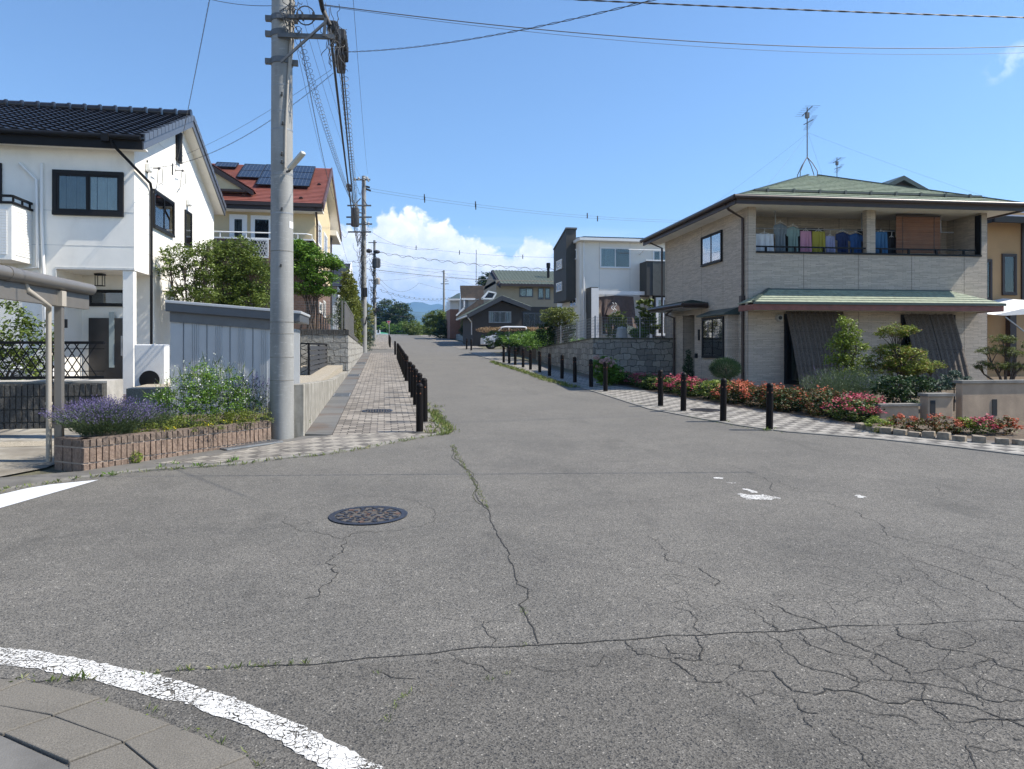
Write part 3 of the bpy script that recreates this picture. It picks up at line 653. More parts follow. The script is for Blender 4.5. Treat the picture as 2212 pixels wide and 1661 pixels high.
RC = [([(50, 930), (230, 955), (370, 935), (400, 885)], .007), ([(0, 960), (50, 930), (0, 900)], .006), ([(490, 825), (540, 880), (690, 900), (720, 930), (800, 1000), (910, 1000)], .010), ([(640, 825), (680, 875), (820, 890)], .009),
      ([(800, 803), (820, 850), (825, 910), (700, 900)], .011), ([(820, 860), (930, 880), (1000, 910), (980, 950)], .008), ([(830, 925), (980, 930), (1000, 950), (1120, 955)], .008), ([(920, 1000), (1000, 1050), (1080, 1115)], .007), ([(1000, 1060), (1200, 1070)], .006),
      ([(910, 1000), (960, 965), (1000, 950)], .005), ([(1100, 790), (1170, 840), (1170, 865), (1300, 950), (1400, 965), (1500, 1005), (1640, 995)], .009), ([(1240, 785), (1270, 835), (1390, 880), (1530, 900), (1560, 930), (1640, 970), (1640, 995), (1760, 1010), (1900, 1030), (2212, 1085)], .011),
      ([(1050, 690), (1090, 730), (1140, 780)], .011), ([(1110, 660), (1210, 710), (1310, 740), (1360, 775), (1560, 875), (1700, 940), (1750, 1000)], .011), ([(1120, 955), (1170, 1000), (1210, 1040), (1310, 1060), (1450, 1040), (1560, 1075), (1800, 1080), (2000, 1110), (2200, 1190), (2300, 1210)], .013),
      ([(1200, 1065), (1260, 1130), (1330, 1140)], .012), ([(1260, 1150), (1300, 1200)], .010), ([(1640, 757), (1690, 810), (1850, 860), (2000, 880), (2212, 892)], .012), ([(2000, 880), (2100, 930), (2212, 955)], .012), ([(1800, 1110), (1890, 1170), (1960, 1180), (2100, 1165), (2212, 1170)], .012),
      ([(1490, 1120), (1560, 1140), (1680, 1150), (1760, 1185)], .009), ([(1440, 1170), (1600, 1215), (1640, 1260)], .011), ([(1560, 905), (1570, 880)], .014), ([(1570, 870), (1620, 825), (1690, 812)], .006), ([(1400, 885), (1380, 905), (1450, 950), (1500, 1005), (1460, 1030), (1540, 1060)], .008),
      ([(1630, 950), (1850, 950), (1980, 940), (2060, 900)], .007), ([(1840, 955), (1950, 1010), (2010, 1070), (2040, 1110)], .008), ([(1960, 950), (2080, 1005), (2160, 1030), (2212, 1050)], .008), ([(1770, 1010), (1770, 1075), (1800, 1110)], .007), ([(1570, 1010), (1600, 1060)], .006), ([(1420, 1055), (1460, 1100)], .006),
      ([(590, 370), (640, 410), (680, 440), (660, 470), (740, 490), (860, 550), (880, 590)], .010), ([(940, 70), (1030, 100), (1100, 130), (1150, 185)], .008), ([(1150, 130), (1200, 155), (1200, 175)], .007), ([(1250, 185), (1450, 183), (1660, 185)], .007), ([(1330, 195), (1350, 220), (1450, 260), (1550, 300), (1610, 340), (1620, 370), (1750, 395), (1880, 420), (1980, 450), (2212, 520)], .008),
      ([(1540, 390), (1600, 420), (1720, 465), (1850, 510), (1930, 540), (2060, 600), (2212, 690)], .009), ([(500, 212), (700, 203), (870, 195)], .005), ([(500, 212), (505, 240)], .005), ([(700, 680), (800, 730), (860, 800)], .009), ([(620, 640), (700, 660), (760, 650)], .006), ([(660, 540), (780, 550), (830, 560), (870, 580)], .006), ([(610, 560), (650, 600), (640, 570)], .005),
      ([(850, 650), (1020, 690), (1060, 690)], .006), ([(1110, 640), (1200, 628), (1320, 622)], .005), ([(1900, 760), (1980, 800), (1995, 840), (1930, 860)], .008), ([(1970, 1270), (2010, 1378), (2030, 1450)], .010), ([(1970, 1280), (2150, 1290), (2212, 1320)], .007), ([(1400, 640), (1540, 610), (1640, 605)], .004), ([(1700, 470), (1740, 500), (1800, 560), (1880, 600), (2000, 650)], .005),
      ([(1640, 520), (1680, 560), (1740, 600), (1850, 680), (1970, 745)], .005), ([(2000, 500), (2110, 540), (2212, 560)], .007), ([(1830, 160), (1850, 200), (1910, 210)], .006), ([(1900, 170), (2000, 210), (2090, 205)], .006), ([(1380, 1210), (1420, 1260), (1500, 1300), (1560, 1378)], .007), ([(740, 600), (760, 640), (800, 690)], .005), ([(2150, 1240), (2212, 1260)], .009), ([(1080, 850), (1060, 840), (1000, 810)], .008)]
for pl, w in RC: ribbon(mbc, [RZ(*p) for p in pl], w * .95)
mbc2 = MB()
ribbon(mbc2, [RZ(1540, 600), RZ(1800, 640), RZ(2100, 660)], .004)
struct(mbc.build('road_cracks', M_CRACK)); struct(mbm.build('mossy_crack', M_CRACKM))

# ---------- leaves / blades
def leafobj(name, P_, size, mat, up=.35, aspect=.5, parent=None, loc=None, dirs=None, rs=None):
    """P_ (n,3) positions; each leaf a folded rhombus. up = how much leaf normals lean to the sky"""
    rs = rs or np.random.RandomState(len(P_) + 11)
    n = len(P_); P_ = np.asarray(P_, float)
    nr = rs.normal(size=(n, 3)); nr /= np.linalg.norm(nr, axis=1)[:, None]; nr[:, 2] = np.abs(nr[:, 2]) + up * 1.4; nr /= np.linalg.norm(nr, axis=1)[:, None]
    if dirs is None:
        a = rs.normal(size=(n, 3)); a -= nr * (a * nr).sum(1)[:, None]
    else: a = np.asarray(dirs, float).copy()
    a /= np.linalg.norm(a, axis=1)[:, None] + 1e-9
    b = np.cross(nr, a); b /= np.linalg.norm(b, axis=1)[:, None] + 1e-9
    s = (np.asarray(size) * rs.uniform(.65, 1.3, n))[:, None]
    c = np.cross(a, b)
    v0 = P_ - a * s * .5; v2 = P_ + a * s * .5; v1 = P_ + b * s * aspect * .5 + c * s * .08; v3 = P_ - b * s * aspect * .5 + c * s * .08
    co = np.stack([v0, v1, v2, v3], 1).reshape(-1, 3)
    o0 = np.array(wmat(parent).translation if parent else (loc if loc is not None else (0, 0, 0)), float)
    if parent is not None:
        I = np.array(wmat(parent).inverted()); co = co @ I[:3, :3].T + I[:3, 3]
    else: co = co - o0
    me = bpy.data.meshes.new(name); me.vertices.add(4*n); me.vertices.foreach_set('co', co.ravel())
    me.loops.add(4*n); me.loops.foreach_set('vertex_index', np.arange(4*n)); me.polygons.add(n)
    me.polygons.foreach_set('loop_start', np.arange(n)*4); me.polygons.foreach_set('loop_total', np.full(n, 4)); me.update(calc_edges=True)
    me.materials.append(mat); o = bpy.data.objects.new(name, me); COL.objects.link(o)
    if parent: o.parent = parent
    else: o.location = tuple(o0)
    return o
def blobpts(blobs, n, seed=1, shell=.55, clump=0, cn=26):
    """points in a union of ellipsoids ((c),(r)); clump>0 gathers the leaves in clumps of that radius"""
    rs = np.random.RandomState(seed); vol = np.array([b[1][0]*b[1][1]*b[1][2] for b in blobs]) ** (.72); vol /= vol.sum()
    def pts(m):
        k = rs.choice(len(blobs), m, p=vol); d = rs.normal(size=(m, 3)); d /= np.linalg.norm(d, axis=1)[:, None]
        r = rs.uniform(shell ** 3, 1, m) ** (1/3.); r *= rs.uniform(.9, 1.08, m)
        return np.array([blobs[i][0] for i in k]) + d * r[:, None] * np.array([blobs[i][1] for i in k])
    if clump:
        nc = max(1, n // cn); c = pts(nc); k = rs.randint(0, nc, n); q = rs.normal(size=(n, 3)) * clump * .55; q[:, 2] *= .6
        return c[k] + q
    return pts(n)
def limbs(mb, base, blobs, r0, seed=0, n=None, stems=1, spread=.1):
    r = random.Random(seed); base = V(base)
    for i, (c, rr) in enumerate(blobs if n is None else r.sample(list(blobs), n)):
        c = V(c); s0 = base + V((r.uniform(-spread, spread), r.uniform(-spread, spread), 0)) * (i > 0)
        m1 = s0.lerp(c, .35) + V((0, 0, (c - s0).length * .12)); m2 = s0.lerp(c, .7) + V((r.uniform(-.08, .08), r.uniform(-.08, .08), .05)) * (c - s0).length
        mb.tube([s0, m1, m2, c], [r0, r0*.7, r0*.42, r0*.15], 6)
        for _ in range(4):
            d = V((r.uniform(-1, 1), r.uniform(-1, 1), r.uniform(-.3, 1))).normalized(); e = c + V((d.x*rr[0], d.y*rr[1], d.z*rr[2])) * .8
            mb.tube([m2, m2.lerp(e, .5) + V((0, 0, .04)), e], [r0*.35, r0*.2, r0*.06], 5)
def tree(name, loc, label, cat, blobs, n, size, mat, r0=.05, bark=None, group=None, seed=1, clump=0, shell=.5, up=.35, aspect=.5, nl=None, spread=.1, stems=True, cn=26, density=None):
    t = thing(name, loc, label, cat, group)
    if stems:
        mb = MB(); limbs(mb, loc, blobs, r0, seed, nl, spread=spread); mb.build('trunk', bark or M_BARK, t, smooth=True)
    leafobj('crown' if cat == 'tree' else 'foliage', blobpts(blobs, n, seed, shell, clump, cn), size, mat, up, aspect, parent=t)
    return t
def blades(pts, h, lean=.5, w=.01, seed=3):
    """upright blades as long leaves: returns positions, dirs, sizes"""
    rs = np.random.RandomState(seed); pts = np.asarray(pts, float); n = len(pts); d = rs.normal(size=(n, 3)) * lean; d[:, 2] = 1; d /= np.linalg.norm(d, axis=1)[:, None]
    s = h * rs.uniform(.5, 1.2, n); return pts + d * (s/2)[:, None], d, s
# ------------------------------------------------------------------ houses, left side
def window(parent, o, ux, w, h, nrm, mat=None, panes=2, fw=.05, d=.05, curtain=None, name='window', glass=None, back=None, mid=True, label=None, cpart=None, lag=0):
    """sliding window standing d proud of a wall. o = lower left corner, ux = unit vector along the wall, nrm = outward"""
    mat = mat or M_BLKM; o, ux, nrm = V(o), V(ux).normalized(), V(nrm).normalized(); z = V((0, 0, 1))
    def q(a, b, c): return o + ux*a + z*b + nrm*c
    def bx(mb, a0, a1, b0, b1, c0, c1): mb.hexa([q(a0,b0,c0), q(a1,b0,c0), q(a1,b0,c1), q(a0,b0,c1), q(a0,b1,c0), q(a1,b1,c0), q(a1,b1,c1), q(a0,b1,c1)])
    m = MB(); bx(m, 0, w, 0, fw, 0, d*1.2); bx(m, 0, w, h-fw, h, 0, d); bx(m, 0, fw, fw, h-fw, 0, d); bx(m, w-fw, w, fw, h-fw, 0, d)
    fr = m.build(name, mat, parent, bevel=.004, label=label)
    m = MB(); pw = (w - 2*fw) / panes
    for i in range(panes):                                        # sash of each pane
        a0 = fw + pw*i; a1 = a0 + pw; s = fw*.5; c0, c1 = d*(.45 if i % 2 else .62), d*(.62 if i % 2 else .8)
        bx(m, a0, a1, fw, fw+s*1.3, c0, c1); bx(m, a0, a1, h-fw-s, h-fw, c0, c1); bx(m, a0, a0+s, fw+s*1.3, h-fw-s, c0, c1); bx(m, a1-s, a1, fw+s*1.3, h-fw-s, c0, c1)
    m.build('frame', mat, fr)
    m = MB(); bx(m, fw, w-fw, fw, h-fw, d*.50, d*.54); m.build('pane', glass or M_GLASS, fr)
    m = MB(); bx(m, fw, w-fw, fw, h-fw, .002, .006); m.build('interior', back or M_INT, fr)
    if curtain:
        for (t0, t1, cm) in curtain:
            m = MB(); a0 = fw + (w-2*fw)*t0; a1 = fw + (w-2*fw)*t1; k = max(4, int((a1-a0)/.035)); vs = []; 
            for i in range(k+1):
                a = a0 + (a1-a0)*i/k; c = .012 + .006*math.sin(i*2.1) + .003*math.sin(i*.9)
                vs += [q(a, fw, c), q(a, h-fw, c)]
            m.add(vs, [(2*i, 2*i+2, 2*i+3, 2*i+1) for i in range(k)]); m.build('curtain', cm, fr)
    return fr
def tiles(mb, o, u, dn, L, Wd, tw, tl, amp, step, nrm, wave=True):
    """tiled roof slope: o = upper corner, u along the ridge (length L), dn down the slope (length Wd)"""
    o, u, dn, nrm = V(o), V(u).normalized(), V(dn).normalized(), V(nrm).normalized()
    nu = max(1, round(L/tw)); nd = max(1, round(Wd/tl)); k = 6 if wave else 1
    cols = nu*k + 1
    def hh(i):
        if not wave: return 0
        t = (i % k)/k; return amp * (math.sin(2*math.pi*t)*.5 + .5) ** 1.3
    vs = []; fs = []
    for r in range(nd):
        for e in (0, 1):
            dd = Wd*(r+e)/nd + (.0 if e == 0 else .01)
            for i in range(cols):
                vs.append(o + u*(L*i/(cols-1)) + dn*dd + nrm*(hh(i) + (step if e else 0)))
    for r in range(nd):
        b = 2*r*cols
        for i in range(cols-1):
            fs.append((b+i, b+i+1, b+cols+i+1, b+cols+i))
            if r < nd-1: fs.append((b+cols+i, b+cols+i+1, b+2*cols+i+1, b+2*cols+i))
            else: vs
    n0 = len(vs); b = (2*nd-1)*cols
    for i in range(cols): vs.append(V(vs[b+i]) - nrm*(hh(i)+step+.03))
    for i in range(cols-1): fs.append((b+i, b+i+1, n0+i+1, n0+i))
    mb.add(vs, fs)
def snow_guards(parent, o, u, dn, nrm, L, rows, spacing, mat):
    m = MB()
    for k, dd in enumerate(rows):
        x = spacing*(.3 + .5*(k % 2))
        while x < L:
            p = V(o) + V(u)*x + V(dn)*dd + V(nrm)*.03
            m.prism([p - V(u)*.09, p + V(u)*.09, p + V(u)*.05 + V(nrm)*.07, p - V(u)*.05 + V(nrm)*.07], V(dn)*.05); x += spacing
    m.build('snow_guard', mat, parent)

# ---- white house ---------------------------------------------------------------
YW = 18.0
c_ = aY(290, 450, YW); XW = c_.x
zE = aY(290, 326, YW).z; zOv = aY(290, 584, YW).z; YB = aX(462, 470, XW).y
XR = XW + .33

rid = aX(410, 238, XR); tipF = aX(311, 319, XR); tipB = aX(487, 464, XR)
YR = (tipF.y + tipB.y)/2; tipF.z += .20; tipB.z += .20; zR = aX(410, 238, XR).z - .13
gz = g(YW) + .12
wh = thing('white_house', (XW - 5, YW + 4, gz), 'white rendered house with black tile roof and black windows on the left', 'house')
XLw = XW - 9.5
m = MB()
bot = zOv; zEw = zE + .02
# upper storey and gable
slopeF = (zR - tipF.z) / (YR - tipF.y); zc = zR - slopeF*(YR - YW) - .12; zb = zR - slopeF*(YB - YR) - .12
m.prism([(XW, YW, zOv), (XW, YB, zOv), (XW, YB, zb), (XW, YR, zR-.12), (XW, YW, zc)], (-9.5, 0, 0))
# ground floor: flush part on the left and recessed porch part on the right
xp = aY(119, 650, YW).x
m.box(XLw, xp, YW, YB, gz - .4, zOv)
m.box(xp, XW - .01, YW + 1.5, YB, gz - .4, zOv)
m.build('wall', M_WHITE, wh)
# porch post, boxed edges, storey joint lines
m = MB(); m.box(XW-.26, XW-.02, YW+.02, YW+.22, gz-.3, zOv); m.build('porch_post', M_WHITE, wh, bevel=.01)
m = MB()
for zz in (zOv + .55, zOv + 1.35): m.box(xp - 3.0, XW, YW-.004, YW+.01, zz, zz+.012)
m.box(xp, XW, YW-.012, YW+.02, zOv-.0, zOv+.05); m.box(xp, xp+.03, YW-.01, YW+.02, gz, zOv)
for zz in [zOv + .5*k for k in range(1, 8)]:
    ya, yb2 = YW, YB
    if zz > zc: dy = (zz - zc)/slopeF; ya += dy; yb2 -= dy
    if yb2 > ya: m.box(XW-.01, XW+.004, ya, yb2, zz, zz+.008)
m.build('wall_joint', simple('wall_joint_grey', (.58, .58, .56), .8), wh)
# roof: two tiled slopes, verge boards, eave fascia, soffit
m = MB()
un = V((-1, 0, 0)); Lr = 10.3
for sy_, tip in ((-1, tipF), (1, tipB)):
    dnv = V((0, sy_*abs(tip.y-YR), tip.z - zR)); Ld = dnv.length; dnn = dnv.normalized(); nr = V((0, sy_*(zR-tip.z), abs(tip.y-YR))).normalized()
    tiles(m, (XR, YR, zR + .06), un, dnn, Lr, Ld, .29, .26, .035, .034, nr)
m.build('roof', M_ROOFK, wh, smooth=False)
m = MB(); 
for k in range(26): m.cyl((XR - .05 - k*.4, YR, zR + .12), (XR - .39 - k*.4, YR, zR + .13), .115, .10, 10)
for k in range(27): m.cyl((XR - .04 - k*.4, YR, zR + .13), (XR - .10 - k*.4, YR, zR + .13), .13, .13, 10)
m.build('roof_ridge', M_ROOFK, wh, smooth=True)
m = MB(); nfr = V((0, -(zR-tipF.z), (YR-tipF.y))).normalized()
for sy_, tip in ((-1, tipF), (1, tipB)):      # barge boards on the right gable and tile ends
    a = V((XR, YR, zR)); b = V((XR, tip.y, tip.z)); m.prism([a, b, b - V((0,0,.24)), a - V((0,0,.24))], (-.04, 0, 0))
    n = 14
    for i in range(n):
        p = a.lerp(b, (i+.1)/n); q = a.lerp(b, (i+1)/n); m.prism([p + V((.03,0,.10)), q + V((.03,0,.13)), q + V((.03,0,-.05)), p + V((.03,0,-.05))], (-.14, 0, 0))
m.build('barge_board', simple('slate_grey_metal', (.085, .095, .115), .4, var=.1), wh)
m = MB(); m.box(XR - Lr, XR - .03, tipF.y - .02, tipF.y + .02, tipF.z - .25, tipF.z - .02); m.build('fascia', M_BLACK, wh)
m = MB()
m.tube([(XR - Lr, tipF.y - .09, tipF.z + .0), (XR - .05, tipF.y - .09, tipF.z + .0)], .06, 10); gu = m.build('gutter', M_BLACK, wh, smooth=True)
m = MB(); zs = tipF.z - .20; m.prism([(XR - .03, tipF.y, zs), (XR - .03, YW+.0, zs), (XR - .03, YW+.0, zs + .03), (XR - .03, tipF.y, zs + .03)], (-Lr, 0, 0))
for sy_, tip in ((-1, tipF), (1, tipB)):
    a = V((XR-.03, YR, zR - .16)); b = V((XR-.03, tip.y, tip.z - .18)); m.prism([a, b, b - V((0,0,.02)), a - V((0,0,.02))], (-.40, 0, 0))
m.build('soffit', M_WHITE, wh)
# openings
def px_win(parent, p0, p1, Y, **k):      # window from two opposite picture corners on a front wall
    a = aY(*p0, Y); b = aY(*p1, Y); x0, x1 = min(a.x, b.x), max(a.x, b.x); z0, z1 = min(a.z, b.z), max(a.z, b.z)
    return window(parent, (x0, Y, z0), (1, 0, 0), x1-x0, z1-z0, (0, -1, 0), **k)
def side_win(parent, xn, xf, zt, zb_, X, out=1, **k):   # on a wall x = X facing out
    y0 = aX(xn, 700, X).y; y1 = aX(xf, 700, X).y; a, b = min(y0, y1), max(y0, y1)
    o = (X, a, zb_) if out > 0 else (X, b, zb_)
    return window(parent, o, (0, 1 if out > 0 else -1, 0), b-a, zt-zb_, (out, 0, 0), **k)
px_win(wh, (115, 367), (268, 469), YW, curtain=[(0, .47, M_CURTD), (.5, .98, M_CURT)], fw=.09, d=.07)
px_win(wh, (-60, 350), (5, 440), YW, fw=.06)
zt = aX(329, 407, XW).z; zbm = aX(329, 491, XW).z
side_win(wh, 329, 373, zt, zbm, XW, curtain=[(0, .3, M_CURT)], fw=.06, d=.06)
side_win(wh, 398, 412, aX(398, 452, XW).z, aX(398, 530, XW).z, XW, panes=1, fw=.05, d=.05)
m = MB(); a = aX(379, 278, XW); b = aX(386, 352, XW)
m.box(XW, XW+.06, a.y, b.y+.12, b.z, a.z+.0)
for k in range(22): zz = b.z + (a.z-b.z)*k/22; m.box(XW+.055, XW+.085, a.y+.03, b.y+.09, zz, zz+.015)
m.build('gable_vent', M_BLKM, wh)
m = MB()
for px, py in ((316, 362), (404, 437)): p = aX(px, py, XW); m.box(XW, XW+.13, p.y-.11, p.y+.11, p.z-.11, p.z+.11); m.cut()
m.build_each('vent_hood', M_WTRIM, wh, bevel=.04)
# downpipes
m = MB(); d0 = aX(327, 400, XW+.05); zt2 = aX(272, 300, XW+.05)
m.tube([(XW-.36, tipF.y-.09, tipF.z-.03), (XW-.33, tipF.y-.07, tipF.z-.16), (XW+.06, YW-.06, tipF.z-.62), (XW+.07, d0.y-.15, aX(322, 395, XW+.05).z), (XW+.05, d0.y, aX(327, 408, XW+.05).z), (XW+.05, d0.y, zOv - .2), (XW+.05, d0.y, gz)], .035, 8)
m.box(XW-.53, XW-.37, tipF.y-.17, tipF.y-.03, tipF.z-.12, tipF.z+.05)
m.build('downpipe', M_BLACK, wh, smooth=True)
m = MB(); 
for pts_ in ([(42, 352), (78, 388), (82, 578), (-10, 583)], [(90, 352), (90, 480), (97, 640)]):
    m.tube([aY(px, py, YW-.05) for px, py in pts_] + ([aY(99, 730, YW-.05)] if pts_[0][0] == 90 else []), .035, 8); m.cut()
m.build_each('wall_pipe', M_WTRIM, wh, smooth=True)
# balcony box on the left
yb0 = aX(26, 500, aY(69, 500, YW).x).y; xb = aY(69, 500, YW).x; zb1 = aX(26, 440, xb).z; zb0 = aY(69, 574, YW).z + .03
m = MB(); m.box(xb - 4, xb, yb0, YW, zb0, zb1); bal = m.build('balcony', M_WHITE, wh, bevel=.01)
m = MB(); n = 17
for k in range(n):
    zz = zb0 + .12 + (zb1-zb0-.2)*k/n; m.box(xb - 3.9, xb - .1, yb0-.012, yb0, zz, zz+.045); m.box(xb, xb+.012, yb0+.14, YW-.02, zz, zz+.045)
m.build('siding_board', M_WTRIM, bal)
m = MB(); m.box(xb-4, xb+.03, yb0-.03, YW, zb1, zb1+.05); m.bar((xb, yb0, zb1+.17), (xb, YW-.02, zb1+.17), .05); m.bar((xb, yb0, zb1+.17), (xb-4, yb0, zb1+.17), .05)
for yy in (yb0+.05, (yb0+YW)/2, YW-.1): m.bar((xb, yy, zb1), (xb, yy, zb1+.15), .035)
m.build('handrail', M_BLACK, bal)
# porch: door, transom, lantern, meter box
px0 = aY(192, 700, YW+1.5).x; px1 = aY(276, 700, YW+1.5).x
m = MB(); m.box(px0+.02, px1, YW+1.42, YW+1.5, gz, gz+1.75); dr = m.build('door', M_DOOR, wh, bevel=.01)
m = MB(); m.box(px1-.12, px1-.09, YW+1.37, YW+1.40, gz+.8, gz+1.3); m.build('handle', M_STEEL, dr)
m = MB(); m.box(px0+.5, px0+.62, YW+1.405, YW+1.425, gz+.5, gz+1.9); m.build('glazing_strip', M_FROST, dr)
window(wh, (px0, YW+1.5, aY(230, 662, YW+1.5).z), (1, 0, 0), px1-px0, aY(230, 626, YW+1.5).z-aY(230, 662, YW+1.5).z, (0, -1, 0), panes=1)
l0 = aY(216, 592, YW+.9); m = MB(); m.box(l0.x-.1, l0.x+.1, l0.y-.1, l0.y+.1, zOv-.05, zOv-.01)
for a in ((-1,-1),(1,-1),(1,1),(-1,1)): m.bar((l0.x+.08*a[0], l0.y+.08*a[1], zOv-.05), (l0.x+.08*a[0], l0.y+.08*a[1], zOv-.3), .014)
m.box(l0.x-.09, l0.x+.09, l0.y-.09, l0.y+.09, zOv-.31, zOv-.29); m.build('porch_lantern', M_BLKM, wh)
p = aY(140, 697, YW); m = MB(); m.box(p.x-.07, p.x+.06, YW-.05, YW, p.z-.12, p.z+.08); m.build('meter_box', M_BLKM, wh)
# things standing by the porch (soft focus in the photograph): white heater cabinet, potted round plant
m = MB(); p = aY(328, 720, 16.2); gh = g(16.2)
t = thing('water_heater', (p.x, 16.2, gh), 'white cabinet with round dark fan standing beside the porch of the white house', 'outdoor unit')
m.box(p.x-.3, p.x+.3, 16.05, 16.4, gh, gh+1.25); m.build('cabinet', M_WTRIM, t, bevel=.02)
m = MB(); m.cyl((p.x, 16.03, gh+.5), (p.x, 16.05, gh+.5), .2, n=24); m.build('fan_grille', M_BLKM, t)
m = MB(); m.box(p.x-.25, p.x+.25, 16.02, 16.06, gh-.03, gh+.05); m.build('foot', M_CONC, t)

# ---- red roofed house behind ----------------------------------------------------
Y2 = 31.0; c2 = aY(680, 470, Y2); X2 = c2.x; X2r = X2 + .37
def onv(px, X): return aX(px, 500, X).y
Yf = onv(697, X2r); YRd = onv(715.5, X2r); Yb2 = onv(736.5, X2r); Yc = onv(713, X2)
zR2 = aX(715.5, 364, X2r).z; zF2 = aX(697, 440, X2r).z; zB2 = aX(736.5, 511, X2r).z
g2 = 2.1
rh = thing('red_roofed_house', (X2-5, Y2+5, g2), 'cream and brick house with red roof and solar panels behind the near utility pole', 'house')
sF = (zR2-zF2)/(YRd-Yf); sB = (zR2-zB2)/(Yb2-YRd)
zmid = 4.7
m = MB(); m.prism([(X2, Y2, zmid), (X2, Yc, zmid), (X2, Yc, zR2 - sB*(Yc-YRd) - .25), (X2, YRd, zR2 - .25), (X2, Y2, zR2 - sF*(YRd-Y2) - .25)], (-11, 0, 0)); m.build('wall', M_CREAM, rh)
m = MB(); m.box(X2-11, X2+.02, Y2-.02, Yc, g2-.3, zmid); m.build('wall', M_BRICKB, rh, label='brown brick ground floor wall')
m = MB()
for sy_, ty, tz in ((-1, Yf, zF2), (1, Yb2, zB2)):
    dnv = V((0, ty-YRd, tz-zR2)); nr = V((0, -dnv.z if sy_ > 0 else dnv.z, abs(dnv.y))).normalized(); nr = V((0, sy_*abs(dnv.z), abs(dnv.y))).normalized()
    tiles(m, (X2r, YRd, zR2), (-1, 0, 0), dnv, 12, dnv.length, .9, .19, 0, .022, nr, wave=False)
m.build('roof', M_ROOFR, rh)
m = MB()
for ty, tz in ((Yf, zF2), (Yb2, zB2)):
    a = V((X2r, YRd, zR2)); b = V((X2r, ty, tz)); m.prism([a+V((0,0,.05)), b+V((0,0,.05)), b - V((0,0,.3)), a - V((0,0,.3))], (.05, 0, 0))
m.build('barge_board', simple('brown_red_bargeboard', (.095, .045, .038), .5), rh)
m = MB()
for ty, tz in ((Yf, zF2), (Yb2, zB2)):
    a = V((X2r, YRd, zR2-.22)); b = V((X2r, ty, tz-.22)); m.prism([a, b, b - V((0,0,.05)), a - V((0,0,.05))], (-.5, 0, 0))
m.box(X2-11, X2r, Yf+.02, Y2, zF2-.34, zF2-.28); m.box(X2-.5, X2r-.01, Yc-.2, Yb2-.1, zB2-.5, zB2-.22); m.build('soffit', M_WHITE, rh)
m = MB(); m.box(X2-11, X2r-.02, Yf-.1, Yf+.02, zF2-.16, zF2-.02); m.box(X2-11, X2r-.02, Yf-.02, Yf+.03, zF2-.32, zF2-.15); m.build('gutter', M_DKBR, rh)
dn2 = V((0, Yf-YRd, zF2-zR2)).normalized(); nr2 = V((0, -abs(dn2.z), abs(dn2.y))).normalized(); L2 = (V((0, Yf, zF2))-V((0, YRd, zR2))).length
Mroof = Matrix((( -1, 0, 0, X2r), (0, dn2.y, nr2.y, YRd), (0, dn2.z, nr2.z, zR2), (0, 0, 0, 1)))
def hit_roof(px, py):       # picture point onto the front slope
    d = ray(px, py); o = V((0, 0, H_)); k = (V((X2r, YRd, zR2)) - o).dot(nr2) / d.dot(nr2); p = o + d*k; r = p - V((X2r, YRd, zR2)); return -r.x, r.dot(dn2)
for nm, pa, pb in (('left', (470, 356), (510, 367)), ('middle', (530, 360), (640, 393)), ('right', (586, 363), (668, 410))):
    a = hit_roof(pa[0], pa[1]); b = hit_roof(pb[0], pb[1]); u0, u1 = min(a[0], b[0]), max(a[0], b[0]); v0, v1 = min(a[1], b[1]), max(a[1], b[1])
    if nm == 'right': u1 = u0 + 2.6*.62 + .6
    hgt = .09 if nm != 'right' else .12
    m = MB(Mroof); m.box(u0, u1, v0, v1, hgt, hgt+.045); pn = m.build('solar_panel', M_SOLAR, rh)
    m = MB(Mroof)
    for uu in [u0 + (u1-u0)*k/max(1, round((u1-u0)/1.3)) for k in range(max(1, round((u1-u0)/1.3))+1)]: m.box(uu-.015, uu+.015, v0, v1, hgt-.005, hgt+.055)
    for vv in [v0 + (v1-v0)*k/max(1, round((v1-v0)/.95)) for k in range(max(1, round((v1-v0)/.95))+1)]: m.box(u0, u1, vv-.015, vv+.015, hgt-.005, hgt+.053)
    m.build('frame', M_BLKM, pn)
snow_guards(rh, (X2r, YRd, zR2), (-1, 0, 0), dn2, nr2, 11, (L2*.52, L2*.9), 1.15, M_DKBR)
# small gable dormer on the left part of the roof
a = aY(462, 376, Yf+1.3); b = aY(531, 414, Yf+.5); pk = V((a.x-.45, Yf+.5, a.z+.35)); lf = V((pk.x-(b.x-pk.x), Yf+.5, b.z))
b = V((b.x, Yf+.5, b.z)); m = MB(); m.prism([lf, b, pk], (0, 2.2, 0)); dm = m.build('dormer', M_CREAM, rh)
m = MB()
for e in (lf, b):
    m.prism([pk + V((0,-.1,.16)), e + V(((.3 if e is b else -.3), -.1, .02)), e + V(((.3 if e is b else -.3), -.1, -.16)), pk + V((0,-.1,-.08))], (0, .12, 0))
m.bar(lf + V((0,-.05,.02)), b + V((0,-.05,.02)), .1); m.bar(pk + V((.1,-.05,-.3)), pk + V((.6,-.05,-.9)), .09); m.build('dormer_trim', M_DKBR, dm)
m = MB()
for e in (lf, b):
    m.prism([pk + V((0,-.1,.2)), e + V(((.35 if e is b else -.35), -.1, .04)), e + V(((.35 if e is b else -.35), 0, .0)) + V((0, .5, 0)), pk + V((0, 2.2, .2))], (0, 0, .03))
m.build('dormer_roof', M_ROOFR, dm)
